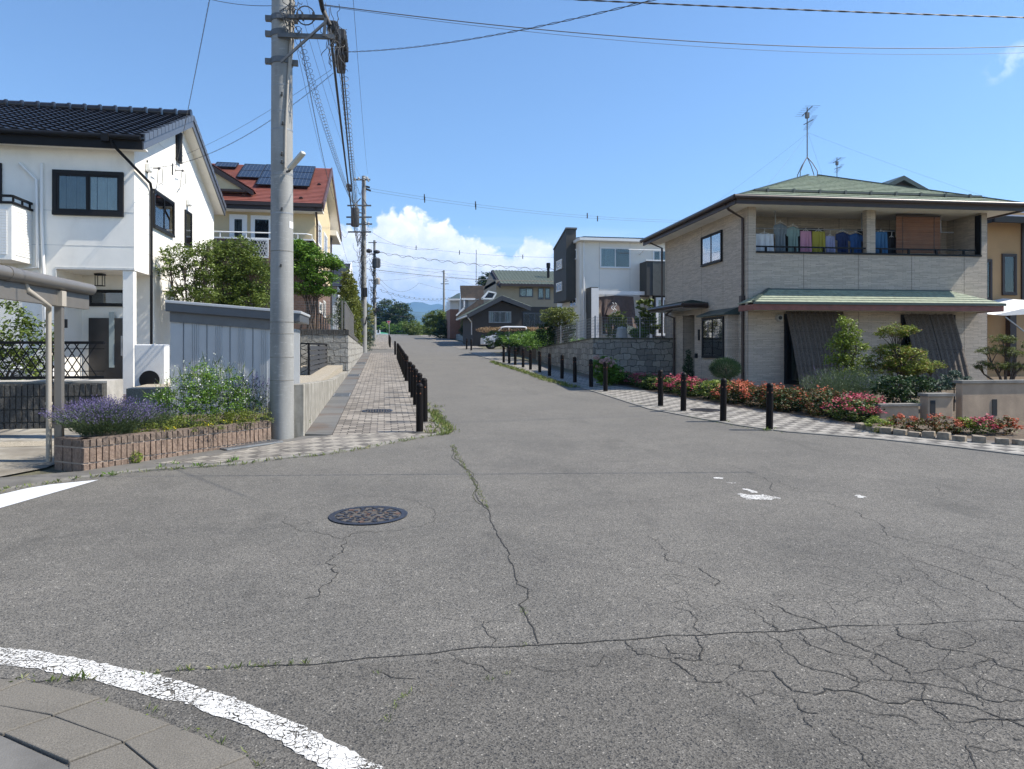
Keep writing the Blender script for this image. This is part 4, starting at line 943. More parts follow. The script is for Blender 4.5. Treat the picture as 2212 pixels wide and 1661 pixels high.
# windows
px_win(rh, (496, 463), (534, 545), Y2, mat=M_WTRIM, panes=1, fw=.13, d=.06, curtain=[(0, 1, M_CURTD)])
px_win(rh, (542, 465), (625, 545), Y2, mat=M_WTRIM, panes=2, fw=.11, d=.06)
zt = aX(688, 480, X2).z; zb_ = aX(688, 533, X2).z
for xa, xb_ in ((685.5, 693), (698.5, 705.5)): side_win(rh, xa, xb_, zt, zb_, X2, mat=M_WTRIM, fw=.09, d=.05)
for xa, xb_, p_, q_ in ((688, 694.5, 651, 676), (697, 702, 648, 685)): side_win(rh, xa, xb_, aX(xa, p_, X2).z, aX(xa, q_, X2).z, X2, mat=M_WTRIM, fw=.09, d=.05)
m = MB(); p = aX(676, 500, X2+.06); m.tube([(X2+.1, Yf-.04, zF2-.2), (X2+.1, Yf+.1, zF2-.35), (X2+.07, Y2+.3, zF2-.75), (X2+.07, Y2+.3, g2)], .045, 8); m.cut()
m.tube([(X2-.1, Yb2, zB2-.3), (X2+.05, Yc+.1, zB2-.6), (X2+.05, Yc+.1, g2+1)], .045, 8); m.build_each('downpipe', M_BROWNM, rh, smooth=True)
# balcony with white rail
yb_ = Y2 - 1.0; xr = aY(676, 520, yb_).x; zt = aY(600, 518, yb_).z; z0 = zt - 1.0
m = MB(); m.box(xr-8.5, xr, yb_, yb_+.12, z0, zt); m.box(xr-.12, xr, yb_, Y2, z0, zt); m.box(xr-8.5, xr, yb_, Y2, z0-.1, z0); bl = m.build('balcony', M_BRICKB, rh)
m = MB(); m.box(xr-8.5, xr+.02, yb_-.03, yb_+.15, zt, zt+.06); m.box(xr-.15, xr+.03, yb_, Y2, zt, zt+.06)
m.tube([(xr-8.5, yb_+.06, zt+.28), (xr-.25, yb_+.06, zt+.28), (xr-.06, yb_+.12, zt+.25), (xr-.06, yb_+.5, zt+.06)], .025, 8)
for k in range(8): m.bar((xr-.6-k*1.0, yb_+.06, zt+.05), (xr-.6-k*1.0, yb_+.06, zt+.28), .035)
m.build('handrail', M_WTRIM, bl)
xa = aY(540, 520, yb_).x; xc = aY(578, 520, yb_).x; m = MB(); m.box(xa, xc, yb_-.05, yb_-.02, zt-.05, zt+.03); m.box(xa, xc, yb_-.05, yb_-.02, zt-.75, zt-.68); m.box(xa-.05, xa, yb_-.05, yb_-.02, zt-.75, zt+.03); m.box(xc, xc+.05, yb_-.05, yb_-.02, zt-.75, zt+.03)
k = xa
while k < xc: m.bar((k, yb_-.04, zt-.7), (min(k+.35, xc), yb_-.04, zt-.02), .015); m.bar((k, yb_-.04, zt-.02), (min(k+.35, xc), yb_-.04, zt-.7), .015); k += .12
m.build('lattice', M_WTRIM, bl)
m = MB(); m.box(xa, xc, yb_-.015, yb_-.005, zt-.7, zt-.02); m.build('lattice_backing', M_INT, bl)

# ---- houses further up on the left -----------------------------------------------
t = thing('grey_roofed_house', (-6.5, 52, 1.6), 'house with dark blue grey ribbed roof beyond the red roofed house', 'house')
Xh = aY(738, 600, 52).x + .5
pt = aY(737, 572, 50); pe = aY(729, 612, 48)
m = MB(); m.box(-9.5, Xh-.6, 49, 57, 1, aY(735, 618, 49).z); m.build('wall', M_WTRIM, t)
m = MB(); zt = aY(745, 569, 53).z; zl = aY(735, 618, 48).z
tiles(m, (aX(747, 569, -2.4).x, 53, zt), (-1, 0, 0), (0, -5, zl-zt), 7, math.hypot(5, zl-zt), .9, .3, 0, .04, V((0, -(zt-zl), 5)), wave=False)
tiles(m, (-2.4, 53, zt), (-1, 0, 0), (0, 5, zl-zt), 7, math.hypot(5, zl-zt), .9, .3, 0, .04, V((0, (zt-zl), 5)), wave=False)
m.build('roof', simple('blue_grey_roof', (.045, .05, .065), .5, var=.2), t)
m = MB(); a = V((-2.4, 53, zt))
for yy in (48, 58): m.prism([a+V((0,0,.1)), (-2.4, yy, zl+.1), (-2.4, yy, zl-.3), a-V((0,0,.3))], (.08, 0, 0))
m.build('barge_board', M_WTRIM, t)
m = MB(); p = aY(737, 630, 49); m.box(-6, Xh-.9, 48.95, 49, 2.4, 4.2); m.build('window', M_FROST, t)
t = thing('brown_eaved_house', (-5, 66, 2), 'low house with deep brown eaves behind the second utility pole', 'house')
m = MB(); xq = aY(795, 670, 62).x
m.box(-12, -1.9, 60, 70, 1.7, aY(795, 660, 62).z); m.build('wall', M_TAUPE, t)
m = MB(); ze = aY(800, 660, 58).z
m.hexa([(-13, 57.5, ze), (-1.5, 57.5, ze), (-1.5, 72, ze), (-13, 72, ze), (-10, 62, ze+2), (-5, 62, ze+2), (-5, 67, ze+2), (-10, 67, ze+2)]); m.build('roof', M_DKBR, t)
m = MB()
for k in range(4): m.box(-1.88, -1.84, 60.5+k*2.2, 61.5+k*2.2, 2.6, 5.0)
m.build('window', M_FROST, t)
# ------------------------------------------------------------------ left side, near things
# carport
XC = aY(128, 900, 9.6).x; zc_ = aY(128, 634, 9.6).z
t = thing('carport', (XC, 9.6, g(9.6)), 'bronze aluminium carport with round gutter and a square post behind the brick planter', 'carport')
y0, y1 = 6.6, 10.5
m = MB(); m.box(XC-.045, XC+.045, 9.56, 9.64, g(9.6)-.02, zc_-.0); m.build('post', M_CARP, t, bevel=.008)
m = MB(); m.box(XC-.06, XC+.06, 9.54, 9.66, zc_-.16, zc_+.03); m.build('post_cap', M_CARPB, t, bevel=.006)
m = MB(); m.tube([(XC+.02, y0, zc_+.12), (XC+.02, y1, zc_+.12)], .075, 12); m.tube([(XC+.02, 8.3, zc_+.12), (XC+.02, 8.42, zc_+.12)], .082, 12); gt = m.build('gutter', M_CARP, t, smooth=True)
m = MB(); m.box(XC-.07, XC-.0, y0, y1, zc_-.15, zc_+.05); m.build('beam', M_CARP, t)
m = MB(); m.tube([(XC-.02, 8.78, zc_+.07), (XC+.0, 8.80, zc_-.02), (XC-.03, 9.40, zc_-.17), (XC-.085, 9.52, zc_-.22), (XC-.095, 9.55, g(9.5))], .032, 10)
for zz in (.8, 1.4): m.tube([(XC-.095, 9.55, zz), (XC-.095, 9.55, zz+.03)], .04, 10)
m.build('downpipe', M_CARPB, t, smooth=True)
m = MB(); N = 10; top_ = []; 
for i in range(N):
    a0, a1 = i/N, (i+1)/N; f = lambda a: (XC - .05 - 2.6*a, zc_ + .10 + .28*math.sin(a*math.pi*.5))
    (xa, za), (xb_, zb2) = f(a0), f(a1); m.hexa([(xa, y0, za), (xb_, y0, zb2), (xb_, y1-.2, zb2), (xa, y1-.2, za), (xa, y0, za+.02), (xb_, y0, zb2+.02), (xb_, y1-.2, zb2+.02), (xa, y1-.2, za+.02)])
rf = m.build('roof_sheet', simple('smoked_polycarbonate', (.10, .085, .07), .3, var=.05), t)

# ribbed dark block wall with lattice fence
def ribwall(mb, a, b, z0, z1, th, rw=.075, ch=.2, depth=.03, mort=None, rr=rng):
    a, b = V((*a, 0)), V((*b, 0)); d = (b-a); L = d.length; d.normalize(); n = V((d.y, -d.x, 0)); nr_ = max(1, round(L/rw)); nc = max(1, round((z1-z0)/ch))
    mb.hexa([(a-n*0+V((0,0,z0))), (b+V((0,0,z0))), (b-n*th+V((0,0,z0))), (a-n*th+V((0,0,z0))), (a+V((0,0,z1))), (b+V((0,0,z1))), (b-n*th+V((0,0,z1))), (a-n*th+V((0,0,z1)))])
    if mort is not None:
        for c in range(1, nc+1):
            zj = z0 + (z1-z0)*c/nc; mort.hexa([a+n*depth*.35+V((0,0,zj-.011)), b+n*depth*.35+V((0,0,zj-.011)), b-n*.02+V((0,0,zj-.011)), a-n*.02+V((0,0,zj-.011)), a+n*depth*.35+V((0,0,zj+.009)), b+n*depth*.35+V((0,0,zj+.009)), b-n*.02+V((0,0,zj+.009)), a-n*.02+V((0,0,zj+.009))])
    for c in range(nc):
        za = z0 + (z1-z0)*c/nc + .009; zb_ = z0 + (z1-z0)*(c+1)/nc - .009
        for i in range(nr_):
            p = a + d*(L*(i+.09)/nr_); q = a + d*(L*(i+.91)/nr_); e = [depth*rr.uniform(.55, 1.15) for _ in range(4)]
            mb.hexa([p - n*.002 + V((0,0,za)), q - n*.002 + V((0,0,za)), q+n*e[0]+V((0,0,za)), p+n*e[1]+V((0,0,za)), p - n*.002 + V((0,0,zb_)), q - n*.002 + V((0,0,zb_)), q+n*e[2]+V((0,0,zb_)), p+n*e[3]+V((0,0,zb_))])
yb = 12.55; zt = aY(75, 829, yb).z
t = thing('block_wall', (-8, yb, g(yb)), 'dark weathered ribbed block wall behind the driveway on the left', 'wall')
m = MB(); ribwall(m, (-14, yb), (-4.5, yb), g(yb)-.1, zt, .15, rw=.085, ch=.19); m.build('blocks', M_RIBD, t)
m = MB(); m.box(-14, -4.5, yb+.16, yb+.9, g(yb), zt+.03); m.build('coping_slab', M_CONC, t)
zl0, zl1 = aY(75, 816, yb).z, aY(75, 740, yb).z
t = thing('lattice_fence', (-8, yb+.05, zt), 'black metal lattice fence on top of the dark ribbed block wall', 'fence')
m = MB(); xr = -4.5
for zz in (zl0, zl1): m.bar((-14, yb+.05, zz), (xr, yb+.05, zz), .045)
m.build('rail', M_BLACK, t)
for k in range(4):
    m = MB(); px = aY(105, 780, yb).x - 2.0*k; m.bar((px, yb+.05, zt), (px, yb+.05, zl1+.03), .06); m.build('post', M_BLACK, t)
m = MB(); x = -14; dx = (zl1-zl0)*.62
while x < xr - dx: m.bar((x, yb+.05, zl0), (x+dx, yb+.05, zl1), .014); m.bar((x+dx, yb+.05, zl0), (x, yb+.05, zl1), .014); x += .135
lt = m.build('lattice', M_BLACK, t)
m = MB()
for zz in (zl0+.1, zl1-.1): m.bar((-14, yb+.05, zz), (xr, yb+.05, zz), .012)
m.build('wire', M_BLACK, lt)
# small white things behind the lattice (outdoor unit)
t = thing('outdoor_unit', (-6.7, 15.6, .5), 'white air conditioner outdoor unit seen through the lattice fence', 'air conditioner')
m = MB(); px = aY(66, 790, 15.6).x; m.box(px-.4, px+.4, 15.5, 15.8, .45, 1.1); m.build('cabinet', M_WTRIM, t, bevel=.02)
m = MB(); m.cyl((px-.1, 15.485, .78), (px-.1, 15.5, .78), .22, n=24); m.build('fan_grille', M_AC, t)
b0 = aY(20, 760, 13.6)
tree('shrub', (b0.x-.2, 13.5, .7), 'leafy reddish tipped shrub behind the lattice fence at the left edge', 'shrub', [((b0.x-.35, 13.6, 1.75), (.75, .6, .6)), ((b0.x+.25, 13.7, 1.55), (.5, .45, .5)), ((b0.x+.1, 13.6, 1.1), (.5, .45, .45)), ((b0.x-1.0, 13.6, 1.4), (.6, .6, .8))], 5200, .085, L_GREEN, r0=.03, seed=4, clump=.12, aspect=.42)

# planter of ribbed blocks
pA, pB, pC = G(178, 1018), G(600, 950), G(118, 1010); zt = .44
t = thing('brick_planter', (pA.x, pA.y, pA.z), 'low pinkish ribbed block planter beside the left utility pole', 'planter', None)
A, B, C = (pA.x, pA.y), (-1.62, 10.72), (pC.x, pC.y); D = (-2.25, 11.3)
z0 = -.05; hc = zt - .075
mo = MB(); z0 = -.02; hc = zt - .095; m = MB(); ribwall(m, A, B, z0, hc, .13, rw=.072, ch=.18, depth=.026, mort=mo); ribwall(m, C, A, z0, hc, .13, rw=.14, ch=.18, depth=.012, mort=mo); mo.build('mortar', simple('light_mortar', (.34, .28, .23), .95, var=.2, scale=30), t)
m.build('block_courses', M_RIB, t)
m = MB(); ribwall(m, A, B, hc, zt, .14, rw=.072, ch=.08, depth=.03); ribwall(m, C, A, hc, zt, .14, rw=.14, ch=.08, depth=.014)
m.build('cap_course', M_RIBTOP, t)
m = MB(); m.prism([(A[0]+.02, A[1]+.1, zt-.06), (B[0]-.05, B[1]+.02, zt-.06), (-1.7, 12.6, zt-.06), (-4.0, 12.6, zt-.06), (C[0]+.1, C[1]+.05, zt-.06)], (0, 0, -.35)); m.build('soil', M_DIRT, t)

# planting in the planter
def mound(c, r, n, seed, lowcut=True):
    rs = np.random.RandomState(seed); p = rs.normal(size=(n*3, 3)); p /= np.linalg.norm(p, axis=1)[:, None]; p = p[p[:, 2] > -.05][:n]
    return np.array(c) + p * np.array(r) * (rs.uniform(.25, 1, (len(p), 1)) ** .4)
def lavender(c, R, Hh, n, seed, name_label, fl=.5):
    t = thing('lavender', c, name_label, 'flowering plant'); rs = np.random.RandomState(seed)
    a = rs.uniform(0, 2*np.pi, n); k = rs.uniform(0, 1, n) ** .6; d = np.stack([np.cos(a)*k*R/Hh, np.sin(a)*k*R/Hh, np.ones(n)*(1.05-.35*k*k)], 1); L = Hh*rs.uniform(.75, 1.05, n)
    base = np.array(c) + np.stack([np.cos(a)*k*R*.25, np.sin(a)*k*R*.25, np.zeros(n)], 1)
    tip = base + d*L[:, None]
    P_, D_, S_ = [], [], []
    for f in (.3, .42, .54, .66, .78, .88): P_.append(base + d*(L*f)[:, None] + rs.normal(size=(n, 3))*.012); D_.append(d + rs.normal(size=(n, 3))*.4); S_.append(np.full(n, .052))
    leafobj('foliage', np.concatenate(P_), np.concatenate(S_), L_LAVG, .1, .14, parent=t, dirs=np.concatenate(D_))
    m_ = rs.uniform(size=n) < fl; T = tip[m_]; Dn = d[m_]/np.linalg.norm(d[m_], axis=1)[:, None]
    fp, fd = [], []
    for f in np.linspace(-.07, .03, 7): fp.append(T + Dn*f + rs.normal(size=T.shape)*.004); fd.append(rs.normal(size=T.shape)*.7 + Dn)
    leafobj('flower_spikes', np.concatenate(fp), .017, L_LAV, .1, .6, parent=t, dirs=np.concatenate(fd))
lavender((-3.40, 9.55, .36), .56, .48, 2300, 5, 'large lavender bush with purple spikes at the left end of the planter', .5)
lavender((-3.0, 10.05, .4), .30, .36, 300, 6, 'dark lavender bush between the big lavender and the white flowered salvia', .3)
lavender((-1.95, 11.2, .4), .42, .66, 260, 8, 'sparse lavender leaning out against the grey shed beside the pole', .8)
wf = G(412, 850)
t = thing('salvia', (-2.55, 10.75, .4), 'bushy green salvia dotted with small white flowers in the planter', 'flowering plant')
bl_ = [((-2.75, 10.7, .72), (.42, .35, .38)), ((-2.3, 10.9, .78), (.4, .35, .42)), ((-2.55, 10.8, 1.0), (.3, .25, .28)), ((-2.1, 11.0, .62), (.3, .3, .28)), ((-3.05, 10.7, .62), (.35, .3, .3))]
leafobj('foliage', blobpts(bl_, 11000, 31, .2, .07), .032, L_BRIGHT, .3, .55, parent=t)
sp = blobpts(bl_, 700, 32, .8); sp = sp[sp[:, 2] > .6]; bp, bd, bs = blades(sp, .20, .45, seed=33); leafobj('stems', bp, bs, L_GREEN, 0, .05, parent=t, dirs=bd)
rs = np.random.RandomState(35); q = np.concatenate([sp + np.array([0, 0, .02]), (bp + bd*(bs/2)[:, None])]); q = q[rs.uniform(size=len(q)) < .5]
leafobj('flowers', np.repeat(q, 2, 0) + rs.normal(size=(len(q)*2, 3))*.008, .022, L_WHITE, .2, .8, parent=t)
t = thing('sedum_mat', (-2.4, 10.1, .4), 'low yellow green sedum spreading behind the planter rim with a few yellow flowers', 'ground cover plant')
bl_ = [((-2.95, 9.72, .43), (.35, .2, .13)), ((-2.5, 10.05, .45), (.38, .22, .15)), ((-2.1, 10.5, .46), (.32, .25, .16)), ((-1.85, 10.8, .46), (.28, .25, .17))]
leafobj('foliage', blobpts(bl_, 9000, 41, .3, .05), .026, leafmat('leaf_sedum', (.09, .13, .02), (.22, .25, .045)), .4, .45, parent=t)
q = np.concatenate([np.random.RandomState(k).normal(size=(11, 3))*np.array([.07, .035, .012]) + np.array(c) for k, c in enumerate([(-2.75, 9.62, .475), (-2.35, 9.98, .48), (-2.3, 10.03, .48), (-2.12, 10.27, .49), (-1.95, 10.55, .49)])])
leafobj('flowers', q, .024, L_YFL, .8, .8, parent=t)
p = G(294, 1000); t = tree('sedum_tuft', (p.x, p.y-.03, p.z), 'small green tuft growing out of the foot of the planter', 'plant', [((p.x, p.y-.02, p.z+.07), (.09, .07, .08))], 700, .02, L_LIME, stems=False, seed=44)

# weeds as loose cover
def weeds(name, pts, h, n, spread, seed, mat=L_GRASS, label=None):
    rs = np.random.RandomState(seed); P_ = []
    for p in pts:
        k = max(3, int(n*rs.uniform(.4, 1.5))); q = rs.normal(size=(k, 3))*spread; q[:, 2] = 0; q += np.array([p[0], p[1], 0]); P_.append(q)
    P_ = np.concatenate(P_); P_[:, 2] = [g(y) for y in P_[:, 1]]; bp, bd, bs = blades(P_, h, .8, seed=seed)
    o = leafobj(name, bp, bs, mat, 0, .16, dirs=bd, loc=tuple(P_[0])); o['kind'] = 'stuff'; return o
def along(pts, step, r, jit=.03):
    out_ = []
    for a, b in zip(pts[:-1], pts[1:]):
        a, b = V((a[0], a[1], 0)), V((b[0], b[1], 0)); L = (b-a).length; n = int(L/step)
        for i in range(n):
            p = a.lerp(b, (i + r.random())/max(1, n)); out_.append((p.x + r.uniform(-jit, jit), p.y + r.uniform(-jit, jit)))
    return out_
r9 = random.Random(9)
weeds('kerb_weeds', along(edge, .055, r9, .03), .055, 9, .02, 51)
weeds('kerb_weeds', [xy(G(px, py)) for px, py in ((505, 996), (495, 1000), (378, 1003), (350, 1010), (430, 1008), (240, 1027))], .075, 16, .02, 52, L_BRIGHT)
ce = [(.92, 10.95), (1.02, 11.4), (1.0, 12.0), (.95, 12.8), (.95, 14), (.92, 16)]
weeds('kerb_weeds', along(ce[:5], .03, r9, .06), .075, 14, .03, 53)
weeds('kerb_weeds', [xy(G(px, py)) for px, py in ((965, 928), (950, 915), (938, 900), (945, 880), (935, 925), (955, 935), (975, 930), (930, 935), (940, 890), (950, 905), (960, 920))], .09, 30, .06, 54)
weeds('kerb_weeds', [(.8 + r9.uniform(-.05, .1), y) for y in (12.4, 13.7, 15, 16.5, 18, 21.4, 22.8, 24.2, 25.6, 27) for _ in range(3)], .12, 14, .04, 55)
weeds('crack_weeds', along([xy(p) for p in vs_[:4]], .05, r9, .015), .03, 6, .012, 56)
weeds('crack_weeds', along([xy(LZ(x, y)) for x, y in ((560, 975), (800, 955), (1000, 944), (1300, 925), (1400, 918))], .035, r9, .008), .035, 6, .008, 57)
weeds('crack_weeds', along([xy(LZ(x, y)) for x, y in ((90, 985), (180, 1000), (400, 990))], .05, r9, .012), .05, 9, .012, 58)
weeds('crack_weeds', [xy(p) for p in (LZ(1760, 1060), LZ(1740, 1075), LZ(1700, 1110), LZ(1690, 1130), LZ(1670, 1160), LZ(1630, 1215), LZ(2110, 995), LZ(2190, 972), LZ(1640, 965), RZ(880, 1052), RZ(40, 690), RZ(60, 715), RZ(45, 700), RZ(20, 845), RZ(60, 842))], .022, 9, .012, 59)
weeds('crack_weeds', along([xy(LZ(x, y)) for x, y in ((430, 1078), (560, 1108), (700, 1165), (870, 1220), (1080, 1330), (1180, 1378))], .09, r9, .012), .035, 7, .012, 60)
weeds('crack_weeds', [xy(LZ(1820 - i*30, 1040 + i*2)) for i in range(3)] + [xy(LZ(1880, 1035)), xy(LZ(1960, 1020))], .012, 8, .02, 61, L_RED)
# dandelion like weed at the low wall
p = G(655, 925); tree('weed', (p.x-.03, p.y, p.z), 'broad leaved green weed at the foot of the low concrete wall', 'plant', [((p.x-.03, p.y, p.z+.12), (.12, .12, .14))], 260, .10, L_BRIGHT, stems=False, seed=62, aspect=.3)

# steel grates and small manholes
def grate(p, q, wdt, label, n=24):
    a, b = V(p), V(q); d = (b-a); L = d.length; d.normalize(); nn = V((-d.y, d.x, 0)).normalized(); up = V((0, 0, 1))
    t = thing('drain_grate', a.lerp(b, .5), label, 'drain grate', 'steel drain grates in the left gutter'); m = MB()
    for s in (-1, 1): m.bar(a + nn*wdt/2*s + up*.006, b + nn*wdt/2*s + up*.006, .02, .02)
    m.bar(a - nn*wdt/2 + up*.006, a + nn*wdt/2 + up*.006, .02); m.bar(b - nn*wdt/2 + up*.006, b + nn*wdt/2 + up*.006, .02); m.build('frame', M_STEEL, t)
    m = MB()
    for i in range(1, n): c = a.lerp(b, i/n); m.bar(c - nn*wdt/2 + up*.004, c + nn*wdt/2 + up*.004, .011, .018)
    for k in (-.25, 0, .25): m.bar(a + nn*wdt*k + up*.004, b + nn*wdt*k + up*.004, .01, .012)
    m.build('bars', M_STEEL, t)
    m = MB(); m.hexa([a - nn*wdt/2 - up*.02, b - nn*wdt/2 - up*.02, b + nn*wdt/2 - up*.02, a + nn*wdt/2 - up*.02, a - nn*wdt/2 - up*.004, b - nn*wdt/2 - up*.004, b + nn*wdt/2 - up*.004, a + nn*wdt/2 - up*.004]); m.build('pit', M_CRACK, t)
Z_ = V((0, 0, .014))
grate(G(478, 972) + Z_, G(598, 955) + Z_, .28, 'galvanised drain grate in front of the planter beside the pole', 30)
for (px, py), lb in (((737, 855), 'steel drain grate in the left gutter nearest the low concrete wall end'), ((775, 812), 'steel drain grate in the left gutter at the corner of the stone retaining wall'), ((788, 785), 'farthest steel drain grate in the left gutter')):
    p = G(px, py); grate((-.99, p.y-.3, g(p.y-.3)+.016), (-.99, p.y+.3, g(p.y+.3)+.016), .36, lb, 14)
def manhole(p, R, label, grp=None, ornate=True, z=.004):
    t = thing('manhole_cover', (p.x, p.y, p.z+z), label, 'manhole cover', grp); c = V((p.x, p.y, p.z+z)); slope = .032 if p.y > 7 else .005
    def ring(m, r0, r1, z0, z1, n=40):
        vs = []; 
        for r in (r0, r1):
            for k in range(n): a = 2*math.pi*k/n; y = r*math.sin(a); vs.append(c + V((r*math.cos(a), y, z1 + slope*y)))
        m.add(vs, [(k, (k+1) % n, n+(k+1) % n, n+k) for k in range(n)])
    m = MB(); ring(m, R*.84, R, 0, .004); ring(m, R*.80, R*.815, 0, .003); m.build('frame', M_IRON, t)
    m = MB(); ring(m, .001, R*.80, 0, .0012); m.build('base', simple('dull_fill', (.07, .062, .055), .9, var=.5, scale=14), t)
    if ornate:
        r = random.Random(3); m1 = MB(); m2 = MB()
        def hexp(m, x, y, s, rot, n=6, sq=1.0):
            pts = [(x + s*math.cos(rot+2*math.pi*k/n), y + s*sq*math.sin(rot+2*math.pi*k/n)) for k in range(n)]
            m.prism([c + V((a, b, .001 + slope*b)) for a, b in pts], (0, 0, .006))
        for k in range(14): a = 2*math.pi*k/14; hexp(m1 if k % 5 else m2, .73*R*math.cos(a), .73*R*math.sin(a), .085*R, a, 4)
        for k in range(18):
            a = 2*math.pi*k/18 + .1; hexp(m1, .58*R*math.cos(a), .58*R*math.sin(a), .065*R, a, 5)
            hexp(m2 if k % 3 == 0 else m1, .45*R*math.cos(a+.15), .45*R*math.sin(a+.15), .05*R, a*2, 3)
        for k in range(26): a = r.uniform(0, 6.28); q = r.uniform(0, .37)*R; hexp(m1 if r.random() < .75 else m2, q*math.cos(a), q*math.sin(a), r.uniform(.03, .06)*R, a, 5)
        m1.build('relief', M_IRON, t); m2.build('relief', M_RUST, t, label='rusty relief pieces')
    else:
        m1 = MB()
        for i in range(-4, 5):
            for j in range(-4, 5):
                x, y = i*R*.17, j*R*.17
                if math.hypot(x, y) < .74*R: m1.prism([c + V((x+a, y+b, .001+slope*y)) for a, b in ((-.05*R, -.05*R), (.05*R, -.05*R), (.05*R, .05*R), (-.05*R, .05*R))], (0, 0, .005))
        m1.build('relief', M_IRON, t)
    return t
manhole(G(796, 1113.5), .345, 'large ornate cast iron manhole cover in the road, in the foreground')
manhole(G(815, 889) + V((0, 0, .012)), .30, 'small iron manhole cover in the left pavement beside the bollards', ornate=False)
manhole(G(1524, 887) + V((0, 0, .012)), .30, 'small iron manhole cover in the right chequered pavement', ornate=False)

# shed
Ys = 13.5; XsL, XsR = aY(368, 700, 13.5).x, -1.66; zL = aY(380, 657, Ys).z + .06; zRr = aY(584, 667, Ys).z; sl_ = (zRr - zL)/(aY(584, 667, Ys).x - aY(380, 657, Ys).x); zat = lambda x: zL + sl_*(x - aY(380, 657, Ys).x)
gs_ = g(13.5); Yd = 14.75
t = thing('garden_shed', (-3, Ys, gs_), 'blue grey steel storage shed with low sloping roof behind the planter', 'shed')
m = MB(); m.prism([(XsL, Ys, gs_), (XsR, Ys, gs_), (XsR, Ys, zat(XsR)-.32), (XsL, Ys, zat(XsL)-.32)], (0, Yd-Ys, 0)); m.build('body', M_SHED, t)
m = MB(); pw = aY(447, 800, Ys).x - aY(396.5, 800, Ys).x; x = aY(396.5, 800, Ys).x - 6*pw; ftop = .36; m2 = MB()
while x < XsR - .05:
    if x > XsL:
        m.box(x-.004, x+.004, Ys-.012, Ys+.002, gs_+.05, zat(x)-ftop)
        for k in range(4): xx = x + pw*.36 + k*.034; (m2.box(xx-.006, xx+.006, Ys-.016, Ys, gs_+.06, zat(xx)-ftop) if xx < XsR-.02 else None)
    x += pw
for yy in [Ys + .15 + .13*k for k in range(8)]: m2.box(XsR, XsR+.012, yy, yy+.02, gs_+.06, zat(XsR)-.34)
m.build('panel_seam', simple('seam_dark', (.10, .115, .13), .5), t); m2.build('panel_rib', M_SHED, t)
m = MB(); m.prism([(XsL-.05, Ys-.13, zat(XsL)-.2), (XsR+.16, Ys-.13, zat(XsR+.16)-.2), (XsR+.16, Ys-.13, zat(XsR+.16)-.02), (XsL-.05, Ys-.13, zat(XsL)-.02)], (0, Yd-Ys+.3, 0)); m.build('roof', M_SHEDD, t, bevel=.015)
m = MB(); m.prism([(XsL-.05, Ys-.15, zat(XsL)-.05), (XsR+.18, Ys-.15, zat(XsR+.18)-.05), (XsR+.18, Ys-.15, zat(XsR+.18)+.0), (XsL-.05, Ys-.15, zat(XsL)+.0)], (0, Yd-Ys+.34, 0)); m.build('roof_edge', M_SHED, t, bevel=.008)
m = MB(); m.prism([(XsL, Ys-.04, zat(XsL)-.38), (XsR, Ys-.04, zat(XsR)-.38), (XsR, Ys-.04, zat(XsR)-.2), (XsL, Ys-.04, zat(XsL)-.2)], (0, .04, 0)); m.build('header', simple('shed_header', (.13, .135, .14), .4), t)

# low concrete wall
def wallmat():
    s = NT('stained_concrete'); v = s.mix(s.ramp(s.noise(5, 5), .3, .7), (.24, .225, .19), (.42, .40, .35)); st = s.ramp(s.noise(3.2, 5, .7, s.scale(1, 2.2, .12)), .42, .62)
    v = s.mix(s.math('MULTIPLY', st, .8), v, (.10, .09, .07)); s.col(v); s.bump(s.noise(60, 4), .004); return s.done(.9)
M_STAIN = wallmat()
t = thing('low_concrete_wall', (-1.2, 10, g(10)), 'low stained concrete wall running up the street beside the utility pole', 'wall')
zn = aX(633.5, 833, -1.2).z; zf = aX(721, 820, -1.2).z; yn = 11.15; yf = 17.5; z_at = lambda y: zn + (zf-zn)*(y-9.9)/(17.5-9.9)
m = MB(); m.prism([(-1.2, yn, g(yn)-.1), (-1.2, yf, g(yf)-.1), (-1.2, yf, max(g(yf)+.35, z_at(yf))), (-1.2, yn, z_at(yn))], (-.16, 0, 0)); m.prism([(-1.2, yf, g(yf)-.1), (-1.2, 24.4, g(24.4)-.1), (-1.2, 24.4, g(24.4)+.12), (-1.2, yf+.01, max(g(yf)+.35, z_at(yf)))], (-.16, 0, 0))
m.build('wall', M_STAIN, t, bevel=.01)
m = MB(); m.prism([(-1.37, 11, .68), (-1.37, 24.4, .9), (-4.9, 24.4, .9), (-4.9, 14.8, .7), (-1.7, 14.8, .7), (-1.7, 11, .68)], (0, 0, -.6)); m.build('retained_gravel', M_GRAVEL, t)

